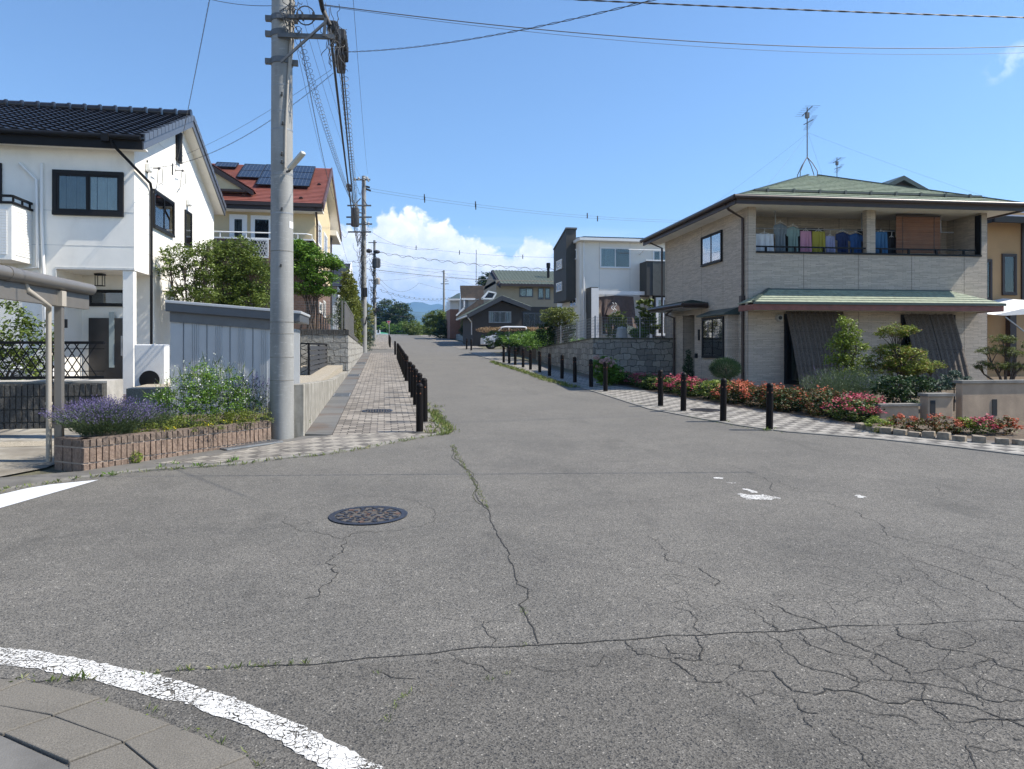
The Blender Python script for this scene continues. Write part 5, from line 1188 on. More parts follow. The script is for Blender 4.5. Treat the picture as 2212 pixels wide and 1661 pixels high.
# black panel fence on the gravel
Xf = -1.9; y0 = aX(667, 760, Xf).y; y1 = aX(718, 770, Xf).y; z1 = aX(667, 742, Xf).z; z0 = aX(667, 815, Xf).z
t = thing('panel_fence', (Xf, y0, .8), 'black garden fence of rattan look panels before the stone retaining wall', 'fence')
m = MB(); 
for zz in (z0, z1): m.bar((Xf, y0, zz), (Xf, y1, zz), .05); m.bar((Xf, y0, zz), (Xf-.45, y0, zz), .04)
m.build('rail', M_BLACK, t)
for yy, xx in ((y0, Xf), (y0+(y1-y0)*.33, Xf), (y0+(y1-y0)*.66, Xf), (y1, Xf), (y0, Xf-.22), (y0, Xf-.45)): m = MB(); m.bar((xx, yy, z0-.3), (xx, yy, z1+.02), .05); m.build('post', M_BLACK, t)
m = MB(); nrw = 6
for k in range(nrw):
    za = z0 + .03 + (z1-z0-.06)*k/nrw; zb_ = za + (z1-z0-.06)/nrw - .03; m.hexa([(Xf+.0, y0+.03, za), (Xf+.04, y0+.03, za), (Xf+.04, y1-.03, za), (Xf, y1-.03, za), (Xf-.01, y0+.03, zb_), (Xf+.015, y0+.03, zb_), (Xf+.015, y1-.03, zb_), (Xf-.01, y1-.03, zb_)])
m.build('woven_panel', simple('woven_black', (.035, .035, .036), .6, var=.3, scale=60, bump=.004, bscale=80), t)
m = MB()
for k in range(4): z_ = z0 + (z1-z0)*k/4; zz = z_ + (z1-z0)/4; m.bar((Xf, y0, z_), (Xf-.45, y0, zz), .015); m.bar((Xf, y0, zz), (Xf-.45, y0, z_), .015)
m.build('lattice', M_BLACK, t)

# stone retaining wall
yr = 24.6; za = aX(752, 712, -1.2).z; zb_ = aX(782, 745, -1.2).z; ye = 41.9
t = thing('stone_retaining_wall', (-1.2, yr, g(yr)), 'sunlit stone patterned retaining wall with ribbed cap on the left of the street', 'wall')
m = MB(); zw = za - .17
m.prism([(-1.2, yr, g(yr)-.2), (-1.2, ye, g(ye)-.2), (-1.2, ye, zb_-.1), (-1.2, yr, zw)], (-.25, 0, 0)); m.box(-7, -1.44, yr+.001, yr+.25, 0, zw-.0); m.build('wall', M_STONEW, t)
m = MB(); ribwall(m, (-7, yr), (-1.2, yr), zw, za, .2, rw=.08, ch=.17, depth=.02); m.prism([(-1.18, yr, zw), (-1.18, ye, zb_-.1), (-1.18, ye, zb_), (-1.18, yr, za)], (-.2, 0, 0)); m.build('cap_course', M_RIBD, t)
m = MB(); m.prism([(-1.4, yr+.2, zw-.05), (-1.4, ye, zb_-.15), (-14, ye, zb_-.15), (-14, yr+.2, zw-.05)], (0, 0, -.3)); m.build('retained_soil', M_DIRT, t)
t = thing('mesh_fence', (-3, yr+.1, za), 'thin wire mesh fence on the near face of the stone retaining wall', 'fence')
zt = aY(700, 652, yr+.1).z; m = MB(); x = -6
while x < -1.35: m.bar((x, yr+.1, za), (x, yr+.1, zt), .006); x += .07
for k in range(11): zz = za + .02 + (zt-za-.02)*k/10; m.bar((-6, yr+.1, zz), (-1.35, yr+.1, zz), .008)
m.build('mesh', M_STEELD, t)
for x in (-1.4, -3.2, -5.0): m = MB(); m.bar((x, yr+.1, za), (x, yr+.1, zt+.05), .05); m.build('post', M_CARP, t)
t = thing('slat_fence', (-1.3, yr, za), 'grey vertical bar fence along the top of the sunlit retaining wall', 'fence')
y = yr + .12; m = MB(); zt2 = lambda y: za + (zb_-za)*(y-yr)/(ye-yr) + (zt-za)
for k in range(34):
    yy = yr + .15 + k*.48; m.box(-1.34, -1.30, yy, yy+.20, zt2(yy) - (zt-za) + .04, zt2(yy)-.04)
m.build('slats', simple('grey_fence_metal', (.20, .19, .175), .5, metal=.2), t)
m = MB(); m.bar((-1.32, yr+.1, zt2(yr)), (-1.32, ye-.3, zt2(ye)), .05); m.bar((-1.32, yr+.1, zt2(yr)-(zt-za)+.06), (-1.32, ye-.3, zt2(ye)-(zt-za)+.06), .05); m.build('rail', M_CARP, t)

# hedge of thuja, conifer, yellow shrub, trees on the left
hy = [(32.0, .42), (33.4, .44), (34.8, .5), (36.2, .46), (37.6, .5)]
for i, (yy, dx) in enumerate(hy):
    zb = 1.75; ht = aX(757, 600, -1.9).z if i == 0 else 0; top_z = 4.75 - i*.05
    tree('thuja', (-2.0+dx, yy, zb), ['nearest and broadest yellow green thuja of the row behind the bar fence', 'second yellow green thuja of the row from the near end', 'third, middle thuja of the row behind the bar fence', 'fourth thuja of the row, beside the second utility pole', 'farthest thuja of the row, by the second utility pole'][i], 'conifer',
         [((-2.05+dx, yy, zb+(top_z-zb)*f), (.44*w, .62*w, .6)) for f, w in ((.08, .95), (.28, 1.0), (.48, 1.0), (.68, .9), (.86, .65))], 8000, .11, L_THUJA, stems=False, group='thuja row behind the bar fence', seed=70+i, clump=.10, aspect=.35, up=.1, shell=.6)
p = G(800, 752); tree('conifer', (-1.15, 45.8, g(45.8)), 'narrow dark blue green conifer beyond the second utility pole', 'conifer', [((-1.2, 46.2, 1.5 + 2.6*f), (.62*w, .62*w, .6)) for f, w in ((.08, .9), (.3, 1), (.52, .85), (.75, .6), (.95, .3))], 5200, .11, L_CONIF, stems=False, seed=80, clump=.12, aspect=.25, up=.1)
tree('shrub', (-1.6, 52.5, 1.5), 'tall speckled yellow and green shrub beside the far left pavement', 'shrub', [((-1.75, 51.5, 3.3), (.75, .9, 1.0)), ((-1.5, 53, 3.9), (.75, .9, .9)), ((-1.45, 55, 3.2), (.7, .9, 1.1)), ((-1.5, 52, 2.3), (.55, .9, .8))], 6500, .13, L_YEL, seed=82, r0=.05, clump=.15)
# tree behind shed, left of the pole
def pb(px, py, Y, rx, ry, rz): p = aY(px, py, Y); return ((p.x, p.y, p.z), (rx, ry, rz))
Yt = 20.5
tree('tree', (aY(490, 800, Yt).x, Yt, .7), 'leafy green tree between the white house and the utility pole, behind the shed', 'tree',
     [pb(500, 570, Yt, .75, .7, .55), pb(545, 600, Yt+.1, .55, .6, .7), pb(480, 620, Yt, .7, .7, .6), pb(535, 650, Yt-.2, .6, .6, .45), pb(455, 660, Yt, .5, .6, .4), pb(520, 535, Yt, .45, .5, .28), pb(490, 680, Yt, .7, .6, .4), pb(465, 545, Yt+.2, .4, .5, .32)], 21000, .088, L_GREEN, r0=.045, seed=90, clump=.13, spread=.25, aspect=.4, cn=20)
tree('tree', (aY(420, 800, 19.6).x, 19.6, .7), 'open airy green tree before the white gable wall', 'tree',
     [pb(385, 545, 19.6, .42, .4, .22), pb(425, 560, 19.6, .42, .4, .3), pb(370, 585, 19.6, .36, .4, .2), pb(415, 605, 19.6, .48, .4, .26), pb(445, 590, 19.7, .4, .4, .35), pb(395, 635, 19.6, .42, .4, .22), pb(440, 640, 19.5, .4, .4, .3), pb(450, 535, 19.8, .3, .4, .2), pb(365, 560, 19.6, .2, .3, .12)], 5200, .09, L_GREEN, r0=.04, seed=91, clump=.11, spread=.2, aspect=.4, cn=14)
tree('dogwood_tree', (aY(665, 700, 27).x, 27, 2), 'layered bright green tree right of the utility pole before the brick wall', 'tree',
     [pb(655, 540, 27, .62, .7, .30), pb(690, 560, 27, .7, .7, .22), pb(650, 580, 26.9, .75, .7, .26), pb(712, 572, 27, .5, .6, .16), pb(690, 600, 27, .75, .7, .24), pb(650, 622, 27, .65, .7, .24), pb(695, 628, 27, .55, .6, .18), pb(630, 555, 27.2, .6, .7, .4), pb(725, 568, 27, .25, .4, .12), pb(640, 525, 27, .35, .4, .14)], 15000, .10, L_BRIGHT, r0=.04, seed=92, clump=.12, spread=.35, aspect=.55, cn=22)
tree('shrub', (aY(738, 700, 28).x, 28, 2), 'twiggy sparse shrub behind the wire mesh by the wall corner', 'shrub', [pb(740, 668, 28, .3, .3, .5), pb(722, 690, 27.5, .35, .3, .25), pb(746, 690, 28, .2, .2, .3)], 1200, .07, L_LAVG, r0=.02, seed=93)
# ------------------------------------------------------------------ bollards
def bollard(p, label, grp):
    t = thing('bollard', p, label, 'bollard', grp); h = .77
    m = MB(); m.lathe(p, [(.057, -.03), (.057, h-.09), (.050, h-.085), (.050, h-.070), (.057, h-.065), (.057, h-.05), (.052, h-.03), (.036, h-.010), (.012, h-.001), (0.002, h)], 20); m.build('post', M_BOLL, t, smooth=True)
    for sx_ in (0, 1):
        a = rad(-80) if sx_ == 0 else rad(-150); d = V((math.cos(a), math.sin(a), 0)); c = V(p) + V((0, 0, h-.16)) + d*.056
        m = MB(); m.tube([c - d*.01, c + d*.003], .012, 12); m.build('reflector', M_REFL, t)
    m = MB(); m.lathe(p, [(.075, -.03), (.075, .004), (.06, .006)], 16); m.build('footing', M_CONCD, t)
    return t
proto = None
def place(y, x, label, grp):
    global proto
    p = V((x, y, g(y) + .012))
    if proto is None: proto = bollard(p, label, grp); return proto
    c = copy_tree(proto); c.location = p; c['label'] = label; c['group'] = grp; c.rotation_euler = (rng.gauss(0, .009), rng.gauss(0, .009), rng.uniform(-.3, .3)); return c
Ly = [(11.28, .55), (12.42, .69), (13.7, .66), (15.05, .65), (16.6, .65), (17.9, .65), (21.4, .65), (22.8, .65), (24.2, .65), (25.6, .65), (27.0, .65), (28.4, .65), (29.8, .65), (31.2, .65), (32.6, .65), (34.0, .65), (35.4, .65), (39.9, .6)]
ordn = ['nearest', 'second', 'third', 'fourth', 'fifth', 'sixth', 'seventh', 'eighth', 'ninth', 'tenth', 'eleventh', 'twelfth', 'thirteenth', 'fourteenth', 'fifteenth', 'sixteenth', 'seventeenth', 'eighteenth', 'nineteenth', 'twentieth']
for i, (y, x) in enumerate(Ly): place(y, x, f'dark brown bollard on the left pavement, {ordn[i]} of the left row' if i < 17 else 'dark brown bollard alone at the far end of the left pavement', 'bollards along the left pavement')
for i, y in enumerate((52.5, 54.5, 56.5, 58.5, 61, 64)): place(y, .42, f'dark brown bollard beyond the side street on the left, {ordn[i]} from it', 'bollards beyond the side street on the left')
RB = [(1662, 930), (1562, 912), (1476, 890), (1427, 879), (1308, 847), (1277, 838), (1242, 828), (1214, 820), (1187, 814), (1166, 806), (1146, 800), (1130, 795), (1113, 790), (1100, 787), (1088, 785)]
for i, q in enumerate(RB):
    p = G(q[0], q[1] - 1); place(p.y, p.x, f'dark brown bollard on the right pavement, {ordn[i]} of the right row', 'bollards along the right pavement')
for i, q in enumerate([(1018, 757), (1008, 755)]):
    p = G(*q); place(p.y, p.x, ('dark brown bollard across the side street on the right, before the motorcycle', 'dark brown bollard across the side street on the right, left of the other')[i], 'bollards across the side street on the right')
weeds('kerb_weeds', along([xy(G(px, py)) for px, py in ((1240, 838), (1200, 828), (1160, 815), (1120, 800), (1085, 790), (1060, 782))], .09, r9, .10), .11, 22, .05, 63)
weeds('kerb_weeds', along([xy(G(px, py)) for px, py in ((1700, 937), (1560, 917), (1430, 886), (1300, 850), (1230, 830))], .12, r9, .03), .035, 7, .02, 64)
weeds('kerb_weeds', [xy(G(1666, 930)), xy(G(1568, 912)), xy(G(1655, 931))], .10, 9, .02, 65, L_GREEN)

# ------------------------------------------------------------------ utility poles
def bands(m, x, y, z, r, h=.04): m.tube([(x, y, z), (x, y, z+h)], r, 24)
P1 = V((-1.50, 11.02, g(11) - .1)); r0, r1 = .175, .134; HP = 9.5
rp = lambda z: r0 - (r0-r1)*z/HP
t = thing('utility_pole', P1, 'large weathered grey concrete utility pole in the foreground on the left', 'utility pole')
m = MB(); m.tube([(P1.x, P1.y, z) for z in (P1.z, 1.2, 3, 5, 7, HP)], [rp(z) for z in (0, 1.2, 3, 5, 7, HP)], 40); m.build('shaft', M_POLE, t, smooth=True)
zp = lambda py: aY(608, py, P1.y).z
m = MB()
for py in (45, 78, 137): z = zp(py); bands(m, P1.x, P1.y, z-.03, rp(z)+.012, .085); [m.bar((P1.x+s*(rp(z)+.0), P1.y-.02, z+.01), (P1.x+s*(rp(z)+.085), P1.y-.02, z+.01), .07, .075) for s in (-1, 1)]; m.cut()
m.build_each('clamp', M_STEELD, t)
m = MB()
for py in (88, 96, 22, 190, 245, 283, 284.5, 378, 381, 463, 464): z = zp(py); bands(m, P1.x, P1.y, z, rp(z)+.003, .010); m.cut()
m.build_each('wire_band', M_STEEL, t)
m = MB()
for py in (545, 697, 722, 772, 822): z = zp(py); bands(m, P1.x, P1.y, z, rp(z)+.003, .012); m.cut()
m.build_each('tape_band', M_CONCD, t)
def onpole(px, py, out=.0):
    z = zp(py); R = rp(z) + out; x = aY(px, py, P1.y - R*.8).x; dx = max(-R*.98, min(R*.98, x-P1.x)); return V((P1.x+dx, P1.y - math.sqrt(max(0, R*R-dx*dx)), z))
for px, py in ((609, 213), (611, 275), (609, 357), (609, 457), (607, 577), (609, 340)):
    p = onpole(px, py); m = MB(); m.tube([p, p+V((.01, -.06, .0)), p+V((.015, -.075, .025))], [.017, .015, .013], 8); m.build('step_bolt', M_STEELD, t)
m = MB(); m.tube([onpole(*q, .02) for q in ((629, 0), (628, 70), (622, 185), (617, 290), (616, 368))], .017, 8); m.tube([onpole(*q, .03) for q in ((634, 0), (632, 100), (622, 186))], .014, 8); m.build('conduit', M_CARPB, t, smooth=True)
m = MB(); a = onpole(612, 366, .02); b = aY(655, 330, P1.y-.5)
# lamp
l0 = onpole(620, 376, .03); l1 = aY(656, 329, P1.y-.42)
m.tube([l0, l0 + V((.03, -.03, .0)), l0.lerp(l1, .25) + V((0, 0, -.01))], .02, 8); lp = m.build('lamp_bracket', M_STEELD, t, smooth=True)
m = MB(); d = (l1-l0).normalized(); m.bar(l0.lerp(l1, .14), l1, .085, .06); m.build('lamp_housing', simple('lamp_white', (.55, .54, .48), .4), lp, bevel=.02)
p = onpole(629, 490, .006); m = MB(); m.tube([(P1.x, P1.y, p.z-.04), (P1.x, P1.y, p.z+.04)], rp(p.z)+.004, 40)
# narrow notice on the pole
pa = onpole(625, 480, .006); pb_ = onpole(633, 494, .006)
m = MB(); m.hexa([V((pa.x, pa.y, pb_.z)), V((pb_.x, pb_.y, pb_.z)), V((pb_.x, pb_.y+.01, pb_.z)), V((pa.x, pa.y+.01, pb_.z)), V((pa.x, pa.y, pa.z)), V((pb_.x, pb_.y, pa.z)), V((pb_.x, pb_.y+.01, pa.z)), V((pa.x, pa.y+.01, pa.z))]); tagp = m.build('notice', M_WSIGN, t)
m = MB(); c = (pa+pb_)/2 + V((-.003, -.004, 0)); 
for k, (s_, w_) in enumerate(((.025, .010), (.0, .005), (-.012, .006), (-.024, .006))): m.box(c.x-w_, c.x+w_, c.y-.003, c.y, c.z+s_-.004, c.z+s_+.004)
m.build('marking', M_BLACK, tagp)
# cross arm with brace
arm = lambda px, py, dy=-.0: aY(px, py, P1.y - .2 + dy)
m = MB(); m.bar(arm(600, 76), arm(722, 80), .055, .06); m.cut(); m.bar(arm(598, 36), arm(700, 38), .06, .055); m.build_each('crossarm', M_STEELD, t)
m = MB(); m.bar(arm(607, 134, -.04), arm(703, 48, -.04), .045, .03); m.cut(); m.bar(arm(703, 40, -.02), arm(700, 80, -.02), .06, .04); m.build_each('brace', M_STEELD, t)
m = MB(); m.bar(arm(640, 36, -.03), arm(700, 38, -.03), .075, .05)
for px in (641, 652, 675): m.bar(arm(px, 36, -.03), arm(px+4, 36, -.03), .095, .09)
m.build('arm_sleeve', M_CABLEG, t)
# tangle of small drop cables round the pole head
r5 = random.Random(5); m = MB()
def squig(a, b, sag, n=10, j=.02, r=.006, mm=None):
    a, b = V(a), V(b); pts = []
    for i in range(n+1):
        f = i/n; p = a.lerp(b, f) - V((0, 0, sag*4*f*(1-f))); pts.append(p + V((r5.uniform(-j, j), r5.uniform(-j, j), r5.uniform(-j, j)))*(0 < i < n))
    (mm or m).tube(pts, r, 5, cap=False)
for k in range(16):
    a = arm(r5.uniform(600, 640), r5.uniform(-30, 40), -.05); b = arm(r5.uniform(620, 660), r5.uniform(5, 70), r5.uniform(-.1, .2)); squig(a, b, r5.uniform(-.1, .2))
for k in range(22):
    a = arm(r5.uniform(690, 735), r5.uniform(5, 120), r5.uniform(-.05, .1)); b = arm(r5.uniform(705, 750), r5.uniform(60, 160), r5.uniform(-.05, .3)); squig(a, b, r5.uniform(-.05, .12), r=.005)
cc = arm(660, 32); m.tube([cc + V((.13*math.cos(q), .02, .14*math.sin(q))) for q in [k*.42 for k in range(16)]], .010, 5)
m.build('drop_cable', M_CABLEG, t, smooth=True)
# thick trunk cable with splice closures, running up the street from above the camera
Pc = [aD(680, -60, 9.2), arm(697, 20), arm(712, 55), arm(725, 100, .5), arm(740, 150, 1.2)]
P2 = V((-1.2, 43.3, g(43.3) - .05)); z2 = lambda py: aY(779, py, P2.y).z
tk = thing('trunk_cable', arm(700, 20), 'thick black telephone trunk cable with splice closures running up the street from the near pole', 'cable')
m = MB(); m.tube(Pc[:3], .035, 10); 
def sagpts(a, b, sag, n=28):
    a, b = V(a), V(b); return [a.lerp(b, i/n) - V((0, 0, sag*4*(i/n)*(1-i/n))) for i in range(n+1)]
end = aY(772, 525, P2.y); mpts = sagpts(Pc[2], end, .45)
m.tube(mpts, .022, 8); m.tube([p + V((.06, 0, -.03)) for p in sagpts(Pc[3], end, .5)], .016, 6); m.build('cable', M_CABLE, tk, smooth=True)
def closure(px0, py0, px1, py1, D, wd, lab):
    a = aD(px0, py0, D); b = aD(px1, py1, D + .9); m = MB(); m.bar(a, b, wd, wd*1.1); m.bar(a.lerp(b, .45), a.lerp(b, .5), wd*1.12, wd*1.2)
    o = m.build('splice_closure', M_CABLE, tk, bevel=.025, label=lab); m = MB()
    for k in range(5): m.bar(a.lerp(b, .1+k*.16)+V((wd*.5, 0, 0)), a.lerp(b, .14+k*.16)+V((wd*.5, 0, 0)), .02, wd*1.15)
    m.build('ribs', M_CABLEG, o)
closure(717, 55, 727, 84, 11.2, .15, 'upper black splice closure'); closure(735, 72, 743, 125, 12.2, .17, 'long dark splice closure'); closure(733, 108, 737, 150, 12.6, .16, 'lowest black splice closure')
# generic wires
def wire(a, b, sag, r, label, n=24, grp=None, name='overhead_wire', mat=None, twist=None, loops=None, spacers=None, hang=None):
    m = MB(); pts = sagpts(a, b, sag, n)
    o0 = V(a); r *= .54
    if twist: twist = (twist[0], twist[1]*.7)
    if twist:
        pitch, rr_ = twist; L = (V(b)-V(a)).length; k = int(L/pitch*8); P_ = sagpts(a, b, sag, k)
        m.tube([p + V((0, rr_*math.cos(i*math.pi/4), rr_*math.sin(i*math.pi/4))) if abs((V(b)-V(a)).x) > abs((V(b)-V(a)).y) else p + V((rr_*math.cos(i*math.pi/4), 0, rr_*math.sin(i*math.pi/4))) for i, p in enumerate(P_)], r, 4, cap=False)
        m.tube([p - V((0, rr_*math.cos(i*math.pi/4), rr_*math.sin(i*math.pi/4))) if abs((V(b)-V(a)).x) > abs((V(b)-V(a)).y) else p - V((rr_*math.cos(i*math.pi/4), 0, rr_*math.sin(i*math.pi/4))) for i, p in enumerate(P_)], r, 4, cap=False)
    else: m.tube(pts, r, 6, cap=False)
    o = m.build(name, mat or M_CABLEG, loc=a, smooth=True); tag(o, label, 'wire', grp)
    if loops:
        pitch, R, rw = loops; m = MB(); L = (V(b)-V(a)).length; k = int(L/pitch*12); P_ = sagpts(a, b, sag, k); al = abs((V(b)-V(a)).y) > abs((V(b)-V(a)).x)
        m.tube([p + (V((R*math.cos(i*math.pi/6), 0, R*math.sin(i*math.pi/6)-R*.4)) if al else V((0, R*math.cos(i*math.pi/6), R*math.sin(i*math.pi/6)-R*.4))) for i, p in enumerate(P_)], rw, 4, cap=False)
        WM[o.name] = Matrix.Translation(V(a)); m.build('spiral_hanger', M_CABLEG, o, smooth=True)
    if spacers:
        m = MB()
        for f in spacers: p = sagpts(a, b, sag, 100)[int(f*100)]; m.bar(p - V((0, 0, .18)), p + V((0, 0, .18)), .06); m.cut()
        WM[o.name] = Matrix.Translation(V(a)); m.build_each('marker', M_CABLEG, o)
    return o
# up the street, pole one to pole two
A = lambda px, py, D: aD(px, py, D)
wire(arm(640, 58), aY(766, 440, P2.y-.3), .35, .008, 'cable wrapped in wide spiral hangers climbing the street left of the trunk cable', loops=(.34, .065, .004), grp=None)
wire(arm(742, 150, 1.2), aY(774, 470, P2.y-.3), .3, .02, 'dark cable in spiral hangers beside the splice closures', loops=(.42, .07, .005), grp=None)
wire(A(762, -15, 14), aY(794, 376, P2.y), .25, .008, 'lone thin power line left open against the sky, right of the trunk cable')
wire(A(640, -10, 11), aY(775, 384, P2.y), .5, .006, 'thin line from the near pole head to the left insulators of the second pole')
wire(A(662, 0, 12), aY(784, 392, P2.y), .4, .006, 'thin line from behind the coiled cable to the top arm of the second pole')
wire(arm(645, 65), aY(722, 432, 36), .3, .008, 'drop wire from the near pole down to the gable of the red roofed house', twist=(.5, .012))
wire(arm(640, 100), aY(716, 410, 34), .2, .006, 'thin drop wire reaching the red roofed house roof')
wire(arm(720, 158, 1), aX(325, 363, XW+.15), .35, .006, 'upper twisted drop wire from the splice closures to the white house', twist=(.4, .010))
wire(arm(716, 150, 1), aX(325, 361, XW+.12), .18, .005, 'plain drop wire from the splice closures to the white house, lower one')
wire(aX(378, 372, XW+.2), A(458, -30, 9), .05, .007, 'drop wire rising steeply from the gable wall of the white house', twist=(.35, .008))
m = MB(); 
for px, py in ((325, 363), (378, 368)):
    p = aX(px, py, XW); m.bar(p, p + V((.2, 0, 0)), .02); m.ball(p + V((.2, 0, 0)), .035); m.bar(p + V((.02, -.3, .12)), p + V((.02, -.3, -.2)), .03)
    m.tube([p + V((.18, 0, 0)), p + V((.1, .25, -.1)), p + V((.06, .3, -.4)), p + V((.03, .1, -.6))], .008, 5); m.tube([p + V((.18, 0, 0)), p + V((.2, .25, .05)), p + V((.15, .5, -.25)), p + V((.1, .3, -.35))], .008, 5); m.cut()
m.build_each('wire_bracket', M_CABLEG, wh)
wire(arm(598, 12, .1), A(430, -8, 11.2), .05, .008, 'short cable leaving the near pole head towards the upper left')
# sideways across the top of the photo
rgt = lambda px, py, Y: aY(px, py, Y)
wire(rgt(560, -40, 8.1), rgt(2450, 44, 6.9), .05, .010, 'topmost twisted cable crossing the upper right of the photo', twist=(.4, .007), n=40)
wire(arm(690, 9), rgt(2350, 93, 12.0), .32, .013, 'thick cable from the near pole across the upper right sky', n=40)
wire(arm(690, 11), rgt(2350, 107, 12.0), .34, .006, 'thin line just below the thick cable in the upper right sky', n=40)
wire(A(745, 112, 12.3), A(1440, -8, 7), .12, .007, 'thin cable rising from the splice closures to the top edge', twist=(.5, .012), n=30)
# second pole
def pole(base, top, ra, rb, label):
    t = thing('utility_pole', base, label, 'utility pole'); m = MB(); m.tube([base, base.lerp(V(top), .5), top], [ra, (ra+rb)/2, rb], 20); m.build('shaft', M_POLE, t, smooth=True); return t
T2 = V((P2.x, P2.y, z2(380))); t = pole(P2, T2, .19, .12, 'second concrete utility pole with many crossarms and a transformer')
W2 = lambda px, py, dy=0: aY(px, py, P2.y + dy)
for py, xa, xb_ in ((388, 764, 800), (444, 750, 802), (469, 748, 803), (484, 748, 804), (501, 752, 802)):
    m = MB(); m.bar(W2(xa, py, -.2), W2(xb_, py, -.2), .09, .08); m.build('crossarm', M_STEELD, t)
m = MB(); m.bar(W2(779, 428, -.2), W2(765, 444, -.2), .05); m.cut(); m.bar(W2(783, 428, -.2), W2(793, 443, -.2), .05); m.build_each('brace', M_STEELD, t)
m = MB()
for px, py in ((767, 384), (775, 383), (786, 383), (793, 382), (796, 386), (768, 440), (790, 478), (796, 480)): p = W2(px, py, -.2); m.lathe(p - V((0, 0, .18)), [(.03, 0), (.07, .03), (.04, .08), (.07, .12), (.03, .2)], 8); m.cut()
m.build_each('insulator', M_AC, t)
m = MB(); 
for (px, py) in ((753, 402), (755, 409)): m.ball(W2(px, py, -1.2), (.16, .45, .13)); m.cut()
for (a, b) in (((787, 402), (799, 405)), ((787, 407), (801, 412))): m.bar(W2(*a), W2(*b), .11, .1); m.cut()
m.build_each('cable_sleeve', M_CABLE, t, smooth=True)
m = MB(); c = W2(767, 462, -.35); m.lathe(c, [(.2, -.75), (.24, -.7), (.24, .3), (.16, .38)], 14); m.bar(c + V((.2, 0, .1)), V((P2.x, P2.y, c.z+.1)), .06); m.build('transformer', M_CABLEG, t, smooth=True)
m = MB()
for k in range(44):
    py = r5.choice([388, 444, 469, 484, 501, 501, 520, 540, 570, 585, 595]) ; a = W2(r5.uniform(762, 797), py + r5.uniform(-6, 8), r5.uniform(-.5, .1)); b = W2(r5.uniform(768, 795), py + r5.uniform(5, 38), r5.uniform(-.5, .1)); squig(a, b, r5.uniform(-.1, .5), j=.05, r=.008)
for k in range(60):
    py = r5.uniform(500, 645); a = W2(779 + r5.uniform(-6, 9), py, -.25); b = W2(780 + r5.uniform(-5, 9), py + r5.uniform(8, 30), -.25); squig(a, b, r5.uniform(-.15, .1), j=.05, r=.009)
m.build('cable_tangle', M_CABLE, t, smooth=True)
m = MB(); m.box(P2.x-.02, P2.x+.22, P2.y-.4, P2.y-.2, z2(642), z2(622)); m.build('junction_box', M_CABLE, t, bevel=.03)
m = MB(); m.tube([V((P2.x+.1, P2.y-.15, z2(700))), W2(792, 684, -.4)], .04, 8); m.build('lamp_bracket', M_STEELD, t)
# third pole
B3 = G(809, 735); T3 = aY(805, 519, B3.y); T3.x = B3.x; t = pole(B3, T3, .2, .13, 'third utility pole with a transformer, farther up the left pavement'); W3 = lambda px, py, dy=0: aY(px, py, B3.y + dy)
m = MB()
for py, xa, xb_ in ((524, 796, 814), (549, 797, 807), (605, 796, 822), (662, 781, 806), (644, 808, 818)): m.bar(W3(xa, py, -.2), W3(xb_, py, -.2), .1, .09); m.cut()
m.build_each('crossarm', M_STEELD, t)
m = MB(); c = W3(813, 568, -.2); m.lathe(c, [(.32, -.5), (.38, -.45), (.38, .45), (.3, .55)], 12)
for k in range(8): a = k*.785; m.box(c.x + .4*math.cos(a)-.03, c.x + .4*math.cos(a)+.03, c.y + .4*math.sin(a)-.03, c.y + .4*math.sin(a)+.03, c.z-.4, c.z+.4)
m.build('transformer', M_CABLEG, t)
m = MB(); c = W3(816, 608, -.3); m.lathe(c, [(.22, -.3), (.24, -.25), (.24, .3), (.1, .4)], 12); m.build('metal_canister', M_CARPB, t, smooth=True)
m = MB(); m.ball(W3(797, 542, -.5), (.35, .4, .22)); m.cut(); m.ball(W3(814, 544, -.2), (.35, .3, .2)); m.cut(); m.bar(W3(812, 667, -.2), W3(820, 671, -.2), .28, .25); m.build_each('cable_sleeve', M_CABLE, t, smooth=True)
m = MB()
for k in range(50): py = r5.uniform(540, 680); squig(W3(804 + r5.uniform(-7, 9), py, -.3), W3(806 + r5.uniform(-6, 8), py + r5.uniform(6, 25), -.3), r5.uniform(-.2, .3), j=.1, r=.022)
m.build('cable_tangle', M_CABLE, t, smooth=True)
# far pole right of the street
Y4 = 105; p4 = aY(959, 700, Y4); t4 = pole(V((p4.x, Y4, 3.4)), V((p4.x, Y4, aY(959, 584, Y4).z)), .2, .14, 'slim distant utility pole right of the street, before the hills'); W4 = lambda px, py: aY(px, py, Y4)
m = MB()
for py, xa, xb_ in ((587, 954, 961), (603, 959, 966), (607, 961, 969), (613, 952, 969)): m.bar(W4(xa, py), W4(xb_, py), .1); m.cut()
m.build_each('crossarm', M_STEELD, t4)
# wires leaving pole two / three to the right
G2 = 'wires from the far poles across the sky to the right'
def w23(a, Ya, b, Yb, sag, r, lab, **k): wire(aY(*a, Ya), aY(*b, Yb), sag, r, lab, n=30, **k)
w23((800, 407), P2.y, (1560, 477), 48, .5, .012, 'upper of the two parallel lines with markers crossing right to the beige house', spacers=(.13, .26, .58))
w23((801, 413), P2.y, (1560, 481), 48, .5, .012, 'lower of the two parallel lines with markers crossing right to the beige house', spacers=(.13, .26, .6))
w23((804, 502), P2.y, (948, 536), 44, .45, .014, 'sagging cable from the lowest arm of the second pole to the long line')
w23((812, 522), 60, (1230, 556), 60, .35, .016, 'long cable over the pale grey house level with its upper windows', spacers=(.2, .42, .75))
w23((818, 545), B3.y, (1230, 583), B3.y, .3, .028, 'spiral wrapped cable above the green tiled house', loops=(1.4, .14, .02))
w23((818, 568), B3.y, (1230, 592), B3.y, .4, .016, 'thin line above the green tiled roof, upper of a close pair')
